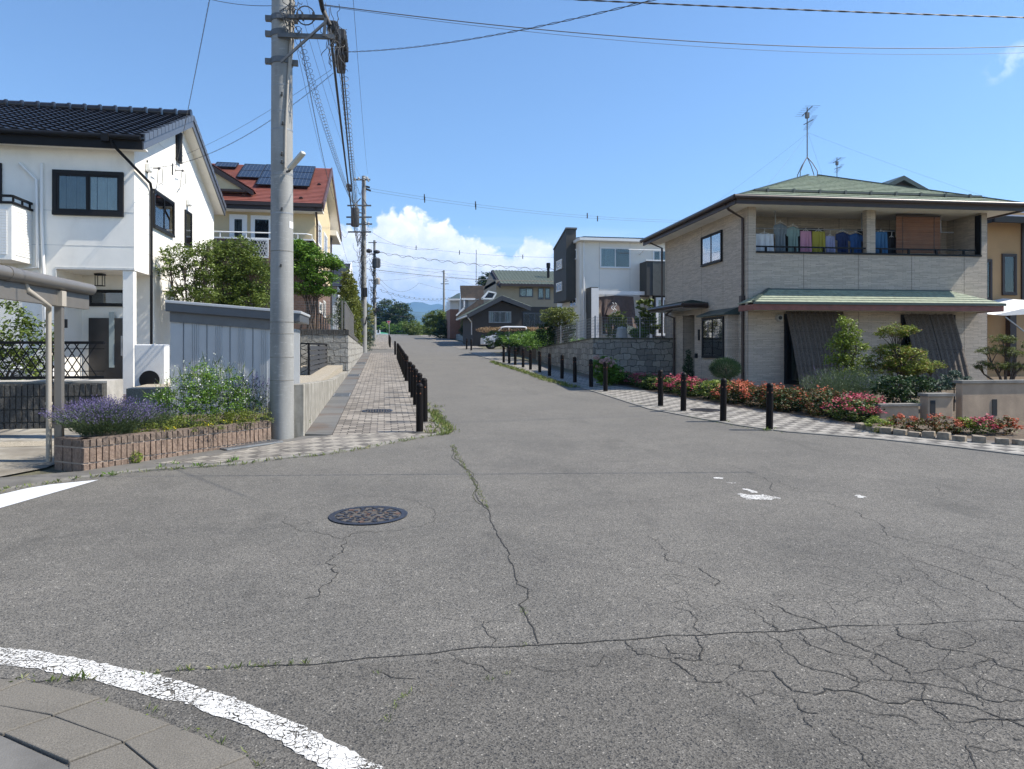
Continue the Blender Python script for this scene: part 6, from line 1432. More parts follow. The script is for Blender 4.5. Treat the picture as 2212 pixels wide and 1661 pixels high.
w23((818, 572), B3.y, (1230, 600), B3.y, .5, .016, 'thin line above the green tiled roof, lower of a close pair')
w23((790, 580), P2.y, (1230, 606), 60, .3, .03, 'heavy dark cable running right from the tangle on the second pole')
w23((815, 587), B3.y, (1230, 600), 105, .6, .018, 'cable from the third pole passing the distant slim pole', loops=None)
w23((818, 606), B3.y, (954, 585), Y4, .3, .018, 'line from the canister arm up to the distant slim pole')
w23((812, 590), B3.y, (905, 611), B3.y, 1.4, .02, 'sagging cable from the third pole, left of the hills')
w23((905, 611), B3.y, (1070, 618), Y4, .8, .018, 'continuing slack cable towards the brown shingled house')
w23((815, 640), B3.y, (955, 663), Y4, 1.2, .025, 'slack dark cable above the hill ridge')
w23((818, 671), B3.y, (1010, 640), 90, 1.5, .02, 'cable dipping in front of the blue hills')
w23((820, 625), B3.y, (1010, 632), Y4, 1.0, .02, 'faint cable crossing the low sky', loops=(1.6, .14, .016))
w23((800, 652), 80, (955, 650), Y4, .2, .014, 'level thin line low over the trees')
w23((818, 610), B3.y, (860, 660), 95, -.2, .02, 'short steep line down from the third pole')
w23((735, 560), 40, (800, 545), P2.y, .3, .014, 'cable from the red roofed house side to the second pole, upper', loops=(1.2, .1, .01))
w23((735, 568), 40, (800, 560), P2.y, .3, .012, 'cable from the red roofed house side to the second pole, lower')
w23((726, 440), 36, (752, 500), P2.y, .9, .014, 'slack drop cable by the red roofed gable')
w23((737, 515), 40, (770, 590), P2.y, .5, .010, 'thin wires slanting down to the second pole from the left')
w23((786, 700), P2.y, (797, 600), B3.y, 1.5, .03, 'cable hanging between the second and third poles')
w23((783, 600), P2.y, (803, 660), B3.y, .8, .02, 'slack cable between the second and third poles, lower')
w23((785, 540), P2.y, (804, 528), B3.y, .8, .016, 'line between the heads of the second and third poles')
w23((960, 590), Y4, (1070, 628), 120, .3, .018, 'line descending right from the distant slim pole')
w23((820, 560), B3.y, (958, 586), Y4, .5, .014, 'thin upper line to the head of the distant slim pole')
# ------------------------------------------------------------------ beige house on the right
c0 = V((9.78, 17.95, 0)); aB = rad(2.9); gB = g(18)
bh = thing('beige_house', (c0.x, c0.y, 0), 'beige stone clad house with green hipped roof and laundry balcony on the right', 'house', rz=-aB)
HB = wmat(bh); HBi = HB.inverted()
def L(x, y, z): return HB @ V((x, y, z))
def hitl(px, py, axis, val):       # picture point onto a local plane of the beige house
    o = HBi @ V((0, 0, H_)); d = (HBi.to_3x3() @ ray(px, py)); k = (val - o[axis]) / d[axis]; return o + d*k
def z3(x, y): return (2500 + x/1.384)/1.8517, (650 + y/1.384)/1.8517
def fr(x, y, off=0): return hitl(*z3(x, y), 1, off)
def sd(x, y, off=0): return hitl(*z3(x, y), 0, off)
Wf = fr(2004, 300).x; Ds = sd(222, 900).y; zE = sd(668, 246).z - .02; zPar = fr(1970, 522).z
def lb(): return MB(HB)
ox0, ox1, oz0, oz1 = fr(725, 300).x, fr(1970, 300).x, zPar, zE - .06; rec = 1.35
py0, py1 = sd(385, 1000).y, sd(322, 1000).y      # porch niche on the side wall
zpo = sd(350, 846).z
m = lb()
m.box(0, Wf, 0, .18, gB-.4, oz0); m.box(0, ox0, 0, .18, oz0, zE); m.box(ox1, Wf, 0, .18, oz0, zE)            # front wall
m.box(0, .18, .18, py0, gB-.4, zE); m.box(0, .18, py1, Ds, gB-.4, zE); m.box(0, .18, py0, py1, zpo, zE)        # side wall
m.box(Wf-.18, Wf, .18, Ds, gB-.4, zE); m.box(.18, Wf-.18, Ds-.18, Ds, gB-.4, zE)
m.box(.18, Wf-.18, rec, rec+.15, oz0-1, zE)                                                                   # balcony back wall
m.box(.18, 1.1, py0-.12, py0-.0, gB-.4, zpo); m.box(.18, 1.1, py1, py1+.12, gB-.4, zpo); m.box(1.1, 1.2, py0-.12, py1+.12, gB-.4, zpo)
m.build('wall', M_BEIGE, bh)
m = lb(); m.box(.18, Wf-.18, .18, rec, oz0-1.1, oz0-1.0); m.build('balcony_floor', M_CONCD, bh)
px_ = fr(1365, 300).x; m = lb(); m.box(px_-.13, px_+.13, .02, .2, oz0, zE); m.build('balcony_pillar', M_BEIGE, bh)
m = lb(); m.box(ox0, ox1+.01, -.03, .2, oz0, oz0+.05); m.box(ox1-.03, ox1+.01, -.012, .19, oz0, oz1)
m.box(ox0, ox1-.1, .06, .10, oz0+.17, oz0+.21)
for k in range(8): xx = ox0 + .3 + (ox1-ox0-.8)*k/7; m.box(xx, xx+.05, .05, .10, oz0+.05, oz0+.2)
m.build('balcony_rail', M_BLACK, bh)
m = lb(); m.box(1.6, 3.0, rec-.03, rec+.0, oz0-.9, oz0+.95); m.cut(); m.box(4.1, 5.3, rec-.03, rec, oz0-.9, oz0+.95); m.build_each('balcony_door', M_INT, bh)
# roof: low hip with rows of slates
ov = .62; ze = hitl(*z3(668, 180), 1, -ov).z - .03
ap = hitl(1745.5, 379, 1, Ds*.5); apx, apz = ap.x, ap.z
Cn = [V((-ov, -ov, ze)), V((Wf+ov, -ov, ze)), V((Wf+ov, Ds+ov, ze)), V((-ov, Ds+ov, ze))]; Ap = V((apx, Ds*.5, apz))
ridge_end = V((min(apx+.35, Wf-1), Ds*.5, apz))
def slates(mb, e0, e1, t0, t1, rows, th=.03, M=None):       # trapezoid slope between eave e0-e1 and top t0-t1, stepped courses
    e0, e1, t0, t1 = map(V, (e0, e1, t0, t1)); nr = (e1-e0).cross(t0-e0).normalized()
    if nr.z < 0: nr = -nr
    vs = []
    for r in range(rows):
        f0, f1 = r/rows, (r+1)/rows
        a, b = e0.lerp(t0, f0), e1.lerp(t1, f0); c, d = e1.lerp(t1, f1), e0.lerp(t0, f1)
        mb.add([a + nr*th, b + nr*th, c + nr*.002, d + nr*.002, a - nr*.01, b - nr*.01], [(0, 1, 2, 3), (0, 4, 5, 1)])
m = lb(); rows = 17
slates(m, Cn[0], Cn[1], Ap, ridge_end, rows); slates(m, Cn[1], Cn[2], ridge_end, ridge_end, rows); slates(m, Cn[2], Cn[3], ridge_end, Ap, rows); slates(m, Cn[3], Cn[0], Ap, Ap, rows)
rf = m.build('roof', M_ROOFG, bh)
m = lb()
for c in (Cn[0], Cn[3]): m.bar(c + V((0, 0, .03)), Ap + V((0, 0, .03)), .09, .03)
for c in (Cn[1], Cn[2]): m.bar(c + V((0, 0, .03)), ridge_end + V((0, 0, .03)), .09, .03)
m.build('hip_cap', M_ROOFDG, bh)
m = lb()
f1_ = .17
a = Cn[0].lerp(Ap, f1_) + V((.1, 0, .06)); b = Cn[1].lerp(ridge_end, f1_) + V((-.1, 0, .06)); m.bar(a, b, .05, .05); 
for k in range(9): p = a.lerp(b, (k+.5)/9); m.box(p.x-.03, p.x+.03, p.y-.05, p.y+.03, p.z-.06, p.z+.05)
sgm = m.build('snow_guard', simple('snow_guard_grey', (.10, .105, .09), .5), bh)
m = lb(); z1 = ze - .02; z0 = ze - .2
m.box(-ov, Wf+ov, -ov-.02, -ov+.02, z0, z1); m.box(-ov-.02, -ov+.02, -ov+.02, Ds+ov, z0, z1); m.box(Wf+ov-.02, Wf+ov+.02, -ov+.02, Ds+ov, z0, z1); m.build('fascia', M_DKBR, bh)
m = lb(); m.tube([(-ov-.1, -ov-.09, ze-.03), (Wf+ov+.08, -ov-.09, ze-.03)], .062, 10); m.tube([(-ov-.09, -ov-.1, ze-.03), (-ov-.09, Ds+ov, ze-.03)], .062, 10); m.build('gutter', M_BROWNM, bh, smooth=True)
m = lb(); m.box(-ov+.02, Wf+ov-.02, -ov+.02, 0, zE-.0, zE+.03); m.box(-ov+.02, 0, 0, Ds+ov, zE, zE+.03); m.box(Wf, Wf+ov-.02, 0, Ds+ov, zE, zE+.03); m.box(0, Wf, 0, Ds, zE+.002, zE+.03); m.build('soffit', M_WHITE, bh)
# side windows
def lwin(x0, z0, x1, z1, axis, val, **k):
    pass
def wside(xl, xr, zt, zb_, out=0., **k):        # on the side wall facing the street (local -x)
    ya, yb2 = sd(xl, 500, -out).y, sd(xr, 500, -out).y
    return window(bh, HB @ V((-out, ya, zb_)), HB.to_3x3() @ V((0, -1, 0)), ya-yb2, zt-zb_, HB.to_3x3() @ V((-1, 0, 0)), **k)
wside(428, 541, sd(541, 372).z, sd(541, 547).z, fw=.05, d=.06, curtain=[(0, .5, M_CURTD), (.5, 1, M_CURT)], glass=glassmat('bright_glass', (.6, .65, .7), .35))
# bay window
yb0, yb1 = sd(604, 1000, -.0).y, sd(415, 1000, 0).y; bo = .32; zb0, zb1 = sd(549, 1085, -bo).z, sd(549, 850, -bo).z
yn_ = sd(604, 1000, -bo).y; yf_ = sd(430, 1000, -bo).y + .05; yn_ = max(yn_-.35, .6)
m = lb(); m.box(-bo, 0, yn_, yf_, zb0-.1, zb1+.03); bay = m.build('bay', M_BEIGE, bh)
m = lb(); m.box(-bo-.06, 0, yn_-.06, yf_+.06, zb0-.17, zb0-.1); m.build('sill', M_BEIGE, bay)
m = lb(); m.hexa([(-bo-.14, yn_-.12, zb1+.03), (0, yn_-.12, zb1+.03), (0, yf_+.12, zb1+.03), (-bo-.14, yf_+.12, zb1+.03), (-bo-.14, yn_-.12, zb1+.08), (0, yn_-.05, zb1+.25), (0, yf_+.05, zb1+.25), (-bo-.14, yf_+.12, zb1+.08)]); m.build('bay_roof', M_ROOFDG, bay)
ya, yb2 = sd(432, 500, -bo).y, sd(550, 500, -bo).y
window(bh, HB @ V((-bo, ya, zb0)), HB.to_3x3() @ V((0, -1, 0)), ya-yb2, zb1-zb0, HB.to_3x3() @ V((-1, 0, 0)), fw=.05, d=.05, curtain=[(0, .48, M_CURTD), (.52, 1, M_CURT)], glass=glassmat('bay_glass', (.55, .6, .62), .16))
# porch canopy
zc = sd(460, 800).z; ynr = sd(460, 800).y
q = z3(320, 800); o_ = HBi @ V((0, 0, H_)); d_ = HBi.to_3x3() @ ray(*q); k_ = (zc - o_.z)/d_.z; pc = o_ + d_*k_
xo = max(-1.5, min(-.7, pc.x)); yfar = hitl(*z3(140, 838), 0, xo).y; yfar = min(yfar, Ds + .8)
m = lb(); zt_ = sd(392, 760).z; ym = (ynr+yfar)/2
for a, b, c, d in (((xo, ynr, zc+.12), (0, ynr, zc+.12), (0, ym-.3, zt_), (0, ym-.3, zt_)), ((xo, yfar, zc+.12), (xo, ynr, zc+.12), (0, ym-.3, zt_), (0, ym+.5, zt_)), ((0, yfar, zc+.12), (xo, yfar, zc+.12), (0, ym+.5, zt_), (0, ym+.5, zt_))): slates(m, a, b, d, c, 6)
m.build('porch_roof', M_ROOFDG, bh)
m = lb(); m.box(xo, 0, ynr, yfar, zc-.02, zc+.0); m.build('porch_soffit', M_WHITE, bh)
m = lb(); m.box(xo-.02, 0, ynr-.02, ynr+.02, zc-.03, zc+.12); m.box(xo-.02, xo+.02, ynr+.02, yfar, zc-.03, zc+.12); m.tube([(xo-.07, ynr-.05, zc+.07), (xo-.07, yfar, zc+.07)], .05, 8); m.tube([(xo-.07, ynr-.07, zc+.07), (-.05, ynr-.07, zc+.07)], .05, 8); m.build('porch_gutter', M_BROWNM, bh)
m = lb(); yd = (py0+py1)/2
m.box(1.06, 1.098, py0+.08, py1-.02, gB+.1, zpo-.1); dd = m.build('door', M_DKBR, bh)
m = lb(); m.box(1.02, 1.06, py0+.2, py0+.24, gB+.9, gB+1.3); m.build('handle', M_STEEL, dd)
m = lb(); xx = sd(398, 1055).y; m.box(-.05, 0, xx-.07, xx+.07, gB+.78, gB+.93); m.box(-.04, 0, xx-.25, xx-.17, gB+1.35, gB+1.7); m.build('meter_box', M_BLKM, bh)
# downpipes
m = lb()
y_ = sd(660, 900).y
m.tube([(-ov-.05, -ov+.6, ze-.08), (-ov+.1, -ov+.7, ze-.22), (-.05, y_-.0, ze-.42), (-.05, y_, gB)], .036, 8); m.box(-.12, -.0, y_-.07, y_+.07, sd(660, 795).z, sd(660, 737).z)
for k in range(6): m.tube([(-.05, y_, gB + .4 + k*.8), (-.05, y_, gB + .43 + k*.8)], .045, 8)
m.cut()
m.tube([(-ov-.05, Ds+.3, ze-.05), (-.1, Ds+.06, ze-.35), (-.1, Ds+.06, gB)], .036, 8); m.cut()
yy_ = sd(280, 900).y; m.tube([(xo+.1, sd(262, 850, xo+.1).y, zc), (-.35, yy_, zc-.12), (-.06, yy_, zc-.22), (-.06, yy_, gB)], .033, 8); m.cut()
m.tube([(Wf+.05, .1, zE-.2), (Wf+.05, .1, gB)], .036, 8)
m.build_each('downpipe', M_BROWNM, bh, smooth=True)
# awning over the ground floor front
ao = .95; al = hitl(*z3(712, 772), 1, -ao); ar = hitl(*z3(2108, 765), 1, -ao); zaw = al.z; tl = hitl(*z3(875, 703), 1, 0); tr = hitl(*z3(1830, 708), 1, 0)
m = lb(); slates(m, (al.x, -ao, zaw), (ar.x, -ao, zaw), (al.x+ao*.95, 0, tl.z), (ar.x-ao*.95, 0, tl.z), 6, .02); slates(m, (al.x, 0, zaw), (al.x, -ao, zaw), (al.x+ao*.95, 0, tl.z), (al.x+ao*.95, 0, tl.z), 6, .02); slates(m, (ar.x, -ao, zaw), (ar.x, 0, zaw), (ar.x-ao*.95, 0, tl.z), (ar.x-ao*.95, 0, tl.z), 6, .02)
m.build('awning_roof', M_ROOFG, bh)
m = lb(); m.bar((al.x, -ao, zaw+.03), (al.x+ao*.95, 0, tl.z+.03), .08, .03); m.box(al.x, ar.x, -ao-.02, -ao+.02, zaw-.05, zaw+.01); m.box(al.x+ao*.9, ar.x-ao*.9, -.03, 0, tl.z-.02, tl.z+.03); m.build('awning_edge', M_ROOFDG, bh)
zs2 = zaw - .2; m = lb(); m.box(al.x+.03, ar.x-.03, -ao+.03, -ao+.07, zs2, zaw-.05); m.box(al.x+.03, al.x+.07, -ao+.07, 0, zs2, zaw-.05); m.box(ar.x-.07, ar.x-.03, -ao+.07, 0, zs2, zaw-.05); m.build('awning_fascia', M_REDBR, bh)
m = lb(); m.box(al.x+.07, ar.x-.07, -ao+.07, 0, zs2+.02, zs2+.04); m.build('awning_soffit', simple('pale_soffit', (.55, .56, .48), .8), bh)
# ground floor sliding doors
def wfront(xl, xr, zt, zb_, **k):
    a, b = fr(xl, 900).x, fr(xr, 900).x; return window(bh, HB @ V((a, 0, zb_)), HB.to_3x3() @ V((1, 0, 0)), b-a, zt-zb_, HB.to_3x3() @ V((0, -1, 0)), **k)
zt_ = fr(900, 838).z; zb_ = gB + .12
wfront(880, 1195, zt_, zb_, fw=.06, d=.06, curtain=[(.1, .9, M_CURTD)]); wfront(1525, 1822, zt_, zb_, fw=.06, d=.06, curtain=[(.1, .9, M_CURTD)])
# vent and lamp on the wall
p = fr(850, 860); m = lb(); m.tube([(p.x, -.10, p.z), (p.x, 0, p.z)], [.085, .105], 20); vt = m.build('round_vent', M_AC, bh, smooth=True)
m = lb(); m.tube([(p.x, -.104, p.z), (p.x, -.09, p.z)], .055, 16); m.build('opening', M_INT, vt)
# reed screens leaning in front of the doors, one by one
def reed(xl, xr, ztop, k, lab, W0=None):
    a, b = fr(xl, 840, -.05).x, fr(xr, 840, -.05).x; t = thing('reed_screen', HB @ V(((a+b)/2, -.3, gB)), lab, 'reed screen', 'reed screens leaning on the beige house', rz=-aB)
    m = MB(HB); n = 26; vs = []; r = random.Random(k); nz_ = 12
    for j in range(nz_+1):
        for i in range(n+1):
            f = j/nz_; bul = .02*math.sin(i*1.1+k)
            vs.append((a + (b-a)*i/n + .04*(1-f), -.07 - .66*(1-f) - .03*math.sin(f*math.pi) + bul, gB + .03 + (ztop - gB - .03)*f + (r.uniform(-.015, .02) if j == nz_ else 0)))
    fs = [(j*(n+1)+i, j*(n+1)+i+1, (j+1)*(n+1)+i+1, (j+1)*(n+1)+i) for j in range(nz_) for i in range(n)]
    m.add(vs, fs); o = m.build('reeds', M_REED, t); md = o.modifiers.new('s', 'SOLIDIFY'); md.thickness = .018
    m = MB(HB)
    for f in (.08, .3, .52, .74, .95): m.bar((a + .04*(1-f), -.085-.66*(1-f)-.03*math.sin(f*math.pi)-.01, gB+(ztop-gB)*f), (b + .04*(1-f), -.085-.66*(1-f)-.03*math.sin(f*math.pi)-.01, gB+(ztop-gB)*f), .007)
    m.build('binding_cord', M_DKBR, t)
zt_ = fr(900, 826).z
for k, (xl, xr, lab) in enumerate(((893, 1000, 'leftmost reed screen of the three leaning on the left door of the beige house'), (1003, 1100, 'middle reed screen of the three leaning on the left door of the beige house'), (1103, 1204, 'rightmost reed screen of the three on the left door, behind the young green tree'), (1540, 1680, 'left half of the dark reed screens on the right door of the beige house'), (1682, 1818, 'rightmost dark reed screen, by the right corner of the beige house'))): reed(xl, xr, zt_ - (.05 if k > 2 else 0), k, lab)
# laundry on the balcony
def drying_pole():
    t = thing('drying_pole', HB @ V((3.4, .45, zE-.5)), 'metal laundry pole hung under the balcony ceiling of the beige house', 'laundry pole', rz=-aB)
    m = lb(); m.tube([(ox0+.1, .45, zE-.50), (ox1-.5, .45, zE-.50)], .016, 8); m.build('bar', M_STEEL, t)
    for x in (ox0+.8, px_, ox1-.9): m = lb(); m.bar((x, .45, zE-.52), (x, .45, zE), .02); m.build('hanger_arm', M_STEEL, t)
drying_pole()
def cloth(xa, xb_, za, zb2, mat, label, kind='towel', y=.45, nm='laundry'):
    a, b = fr(xa, 400, y).x, fr(xb_, 400, y).x; zt_, zb_ = fr(800, za, y).z, fr(800, zb2, y).z
    t = thing(nm, HB @ V(((a+b)/2, y, zt_)), label, kind, 'laundry on the beige house balcony', rz=-aB)
    m = lb(); n = 14; h = 8; vs = []
    for j in range(h+1):
        f = j/h; w = 1.0
        if kind == 'shirt': w = 1.0 if f < .28 else .72
        for i in range(n+1): u = (i/n-.5)*w; vs.append(((a+b)/2 + (b-a)*u, y + .05*math.sin(i*1.3)*f + .02*math.sin(i*3.1), zt_ + (zb_-zt_)*f - (abs(u)*.35*(b-a) if kind == 'shirt' and f < .28 else 0)))
    m.add(vs, [(j*(n+1)+i, j*(n+1)+i+1, (j+1)*(n+1)+i+1, (j+1)*(n+1)+i) for j in range(h) for i in range(n)])
    o = m.build('cloth', mat, t, smooth=True); md = o.modifiers.new('s', 'SOLIDIFY'); md.thickness = .012
    m = lb(); m.tube([((a+b)/2, y, zt_), ((a+b)/2, y, zt_+.07), ((a+b)/2+.02, y, max(zt_+.1, zE-.49))], .006, 6); m.tube([(a+.03, y, zt_-.03), ((a+b)/2, y, zt_+.05), (b-.03, y, zt_-.03)], .006, 6); m.build('hanger', M_WTRIM, t)
cm = lambda n, c: simple(n, c, .9, var=.08)
cloth(722, 820, 395, 500, cm('cloth_white', (.62, .66, .70)), 'white towel hanging low at the left end of the balcony'); cloth(822, 895, 335, 505, cm('cloth_grey', (.17, .21, .24)), 'dark grey shirt second from the left on the balcony', 'shirt'); cloth(893, 965, 350, 505, cm('cloth_teal', (.20, .30, .29)), 'pale teal shirt on the balcony left of the pink one', 'shirt')
cloth(970, 1030, 375, 505, cm('cloth_pink', (.50, .26, .36)), 'pink towel hanging on the balcony'); cloth(1036, 1106, 375, 500, cm('cloth_mustard', (.33, .30, .05)), 'mustard yellow towel hanging on the balcony'); cloth(1110, 1160, 400, 505, cm('cloth_lavender', (.28, .30, .46)), 'lavender cloth beside the mustard towel')
cloth(1165, 1242, 375, 505, cm('cloth_navy', (.015, .03, .10)), 'navy shirt left of the blue one on the balcony', 'shirt'); cloth(1236, 1315, 380, 505, cm('cloth_blue', (.025, .09, .26)), 'bright blue shirt left of the balcony pillar', 'shirt'); cloth(1382, 1450, 370, 500, cm('cloth_steel_blue', (.05, .15, .30)), 'steel blue towel right of the balcony pillar'); cloth(1450, 1500, 400, 505, cm('cloth_black', (.015, .015, .018)), 'black cloth right of the steel blue towel')
a, b = fr(1500, 400, .3).x, fr(1745, 400, .3).x; t = thing('bamboo_blind', HB @ V(((a+b)/2, .3, zE-.3)), 'brown slatted blind hung in the right half of the balcony', 'blind', rz=-aB)
m = lb(); z1, z0 = fr(1600, 300, .3).z, fr(1600, 500, .3).z
for k in range(26): zz = z0 + (z1-z0)*k/26; m.box(a, b, .29, .302, zz, zz + (z1-z0)/26*.82)
m.build('slats', M_BOARD, t)
m = lb(); [m.box(x-.01, x+.01, .282, .29, z0, z1) for x in (a+.2, b-.2)]; m.box(a, b, .28, .31, z1, z1+.05); m.build('cords', M_DKBR, t)

# antennas on roof top
def antenna(base, h, lab, wide=1.0, legs=True, seed=1, boom=.5):
    t = thing('roof_antenna', base, lab, 'antenna'); base = V(base); top = base + V((0, 0, h)); m = MB(); m.tube([base + V((0, 0, .55 if legs else 0)), top], .018, 8); m.build('mast', M_STEELD, t)
    if legs:
        for a in (0, 1, 2, 3): d = V((math.cos(a*1.571+.4), math.sin(a*1.571+.4), 0)); m = MB(); m.tube([base + V((0, 0, .6)), base + d*.2 + V((0, 0, .35)), base + d*.36 + V((0, 0, .08)), base + d*.38 - V((0, 0, .12))], .014, 6); m.build('leg', M_STEELD, t)
    m = MB(); c = top - V((0, 0, .12)); d = V((.25, .97, 0)); e = V((.97, -.25, 0))
    m.bar(c - d*boom, c + d*boom, .02)
    for k in range(6): p = c + d*boom*(k/2.5 - 1); m.bar(p - e*.24*wide, p + e*.24*wide, .008)
    c2 = top - V((0, 0, .5)); dd = V((-.35, .5, .8)).normalized(); d2 = V((.2, .95, .1)).normalized(); m.bar(c2 - d2*.5*wide, c2 + d2*.3, .02)
    for k in range(16): p = c2 - d2*.5*wide + d2*(.8*k/16) + V((.05, 0, -.02*k+.12)); m.bar(p - e*.09*wide, p + e*.09*wide, .006)
    m.box(top.x-.05, top.x+.05, top.y-.05, top.y+.05, top.z-.35, top.z-.18); m.build('elements', M_STEELD, t); return t
apw = HB @ Ap; s_ = P_top = hitl(1743, 232, 1, Ds*.5).z
antenna(apw - V((0.03, 0, .0)), s_ - apz, 'tall television antenna on four legs at the peak of the green roof')
for (px, py), f in (((1535, 460), 0), ((1610, 425), 1), ((1787, 380), 2), ((2080, 415), 3)):
    pass
mz = apw + V((0, 0, (s_-apz)*.63))
for tgt, lb_ in ((hitl(1500, 470, 1, Ds), 'antenna guy wire running down left to the gutter corner of the beige house'), (HBi @ (HB @ Cn[0].lerp(Ap, .35)), 'pale antenna guy wire running to the left hip of the green roof'), (Ap.lerp(ridge_end.lerp(Cn[2], .35), 1.0), 'short antenna guy wire behind the green roof'), (Cn[1].lerp(ridge_end, .12), 'long antenna guy wire running down the right side of the green roof')):
    q = HB @ V((tgt.x, tgt.y, tgt.z if tgt.z < apz+2 else ze)); q = q if q.x < 40 else apw
    wire(mz, q, .05, .004, lb_, n=8)
b2 = hitl(1808, 385, 1, Ds+7); antenna(HB @ b2 - V((0, 0, .6)), hitl(1808, 341, 1, Ds+7).z - b2.z + .6, 'small far television antenna right of the tall one', legs=False)

# dark gable peak behind the roof
t = thing('dark_gabled_house', (20, 38, 1), 'dark gable peak of a house rising just behind the green roof', 'house'); Yk = 36
pk = aY(1945, 386, Yk); l_ = aY(1885, 415, Yk); r_2 = aY(2000, 412, Yk); 
m = MB(); m.prism([l_ + V((-1.2, 0, -.75)), r_2 + V((1.2, 0, -.75)), pk], (0, 6, 0)); m.box(l_.x-1.2, r_2.x+1.2, Yk, Yk+6, 1, l_.z-.75); m.build('wall', M_BROWNW, t)
m = MB()
for e, s in ((l_ + V((-1.6, 0, -.85)), -1), (r_2 + V((1.6, 0, -.85)), 1)): m.prism([pk + V((0, -.3, .12)), e + V((0, -.3, .12)), e + V((0, -.3, -.12)), pk + V((0, -.3, -.14))], (0, 6.6, 0))
m.build('roof', M_ROOFDG, t)

# tan house at the right edge
Xt = aY(2140, 600, 20.5).x; yt0 = 19.6
t = thing('tan_house', (Xt+3, 24, .3), 'tan rendered house with dark timber trim at the right edge of the photo', 'house')
xl = aY(2132, 600, 21.5).x
m = MB(); ztn = aY(2170, 470, 21.5).z; m.box(xl, xl+8, 21.5, 29, g(21)-.3, ztn+.2); m.build('wall', M_TAN, t)
px_win(t, (2163, 548), (2194, 638), 21.5, mat=M_DKBR, panes=1, fw=.07, d=.06, curtain=[(.05, .95, M_CURT)])
px_win(t, (2120, 560), (2141, 650), 21.5, mat=M_DKBR, panes=1, fw=.07, d=.06)
m = MB(); p = aY(2175, 650, 21.5); m.box(xl, xl+8, 21.35, 21.5, p.z-.35, p.z-.05); m.box(xl+.75, xl+1.0, 21.3, 21.5, g(21), p.z-.35); m.box(xl+1.38, xl+1.5, 21.44, 21.5, p.z, ztn); m.build('timber_trim', M_DKBR, t)
m = MB(); zq = aY(2150, 470, 20.8).z; a = V((xl-.5, 20.7, zq)); m.hexa([(xl-.5, 20.7, zq), (xl+9, 20.7, zq+.0), (xl+9, 30, zq), (xl-.5, 30, zq), (xl+4.5, 25, zq+1.5), (xl+7, 25, zq+1.5), (xl+7, 26.5, zq+1.5), (xl+4.5, 26.5, zq+1.5)]); m.build('roof', simple('blue_black_roof', (.07, .085, .12), .35, var=.1), t)
m = MB(); m.box(xl-.55, xl+9, 20.6, 20.72, zq-.18, zq+.03); m.box(xl-.58, xl-.5, 20.7, 30, zq-.18, zq+.03)
m.build('gutter', M_BLKM, t)
# white canvas awning and green net before the tan house
p0, p1 = aY(2148, 680, 19.5), aY(2230, 652, 19.5)
t = thing('canvas_canopy', (p0.x, 19.5, p0.z), 'slanting white canvas canopy before the tan house at the right edge', 'canopy')
m = MB(); m.prism([p0, p0 + V((.4, 0, -.02)), p1 + V((.8, 0, -.35)), p1 + V((.8, 0, 0))], (0, 1.9, .25)); m.build('cloth', M_CURT, t)
m = MB(); m.bar(p0 + V((.45, .05, -.06)), p0 + V((1.35, .05, -.65)), .035); m.bar(p0 + V((1.3, .1, -.3)), V((p0.x+1.3, 19.6, .3)), .05); m.build('support', M_STEEL, t)

# ------------------------------------------------------------------ pale grey modern house and its wall
t = thing('pale_grey_house', (11, 38, 1.8), 'pale grey modern two storey house with charcoal panels beyond the stone wall', 'house')
def zm(x, y): return (2100 + x/2.215)/1.8517, (850 + y/2.215)/1.8517
Ym = 37.0; Xm = aY(*zm(485, 500), Ym).x; gm_ = 1.85
Yfm = aX(1221, 560, Xm).y; ztm = aY(*zm(485, 255), Ym).z; xr = Xm + 9
m = MB(); m.box(Xm, xr, Ym, Yfm+2, gm_-.5, ztm); m.build('wall', M_MODERN, t)
m = MB()
for x in (aY(*zm(660, 500), Ym).x, aY(*zm(930, 500), Ym).x): m.box(x-.006, x+.006, Ym-.004, Ym, gm_+2.6, ztm)
m.build('wall_joint', simple('joint_grey', (.42, .42, .40), .8), t)
m = MB(); m.box(Xm-.15, xr, Ym-.25, Yfm+2.2, ztm, ztm+.14); m.box(Xm-.1, xr, Ym-.38, Ym-.25, ztm+.02, ztm+.16); m.build('roof', M_WTRIM, t)
m = MB(); zsl = ztm + .2
for k in range(5): x0 = Xm + .2 + k*1.15; m.hexa([(x0, Ym-.2, zsl), (x0+1.1, Ym-.2, zsl), (x0+1.1, Ym+3, zsl+.35), (x0, Ym+3, zsl+.35), (x0, Ym-.2, zsl+.05), (x0+1.1, Ym-.2, zsl+.05), (x0+1.1, Ym+3, zsl+.40), (x0, Ym+3, zsl+.40)])
m.build('solar_panel', M_SOLAR, t)
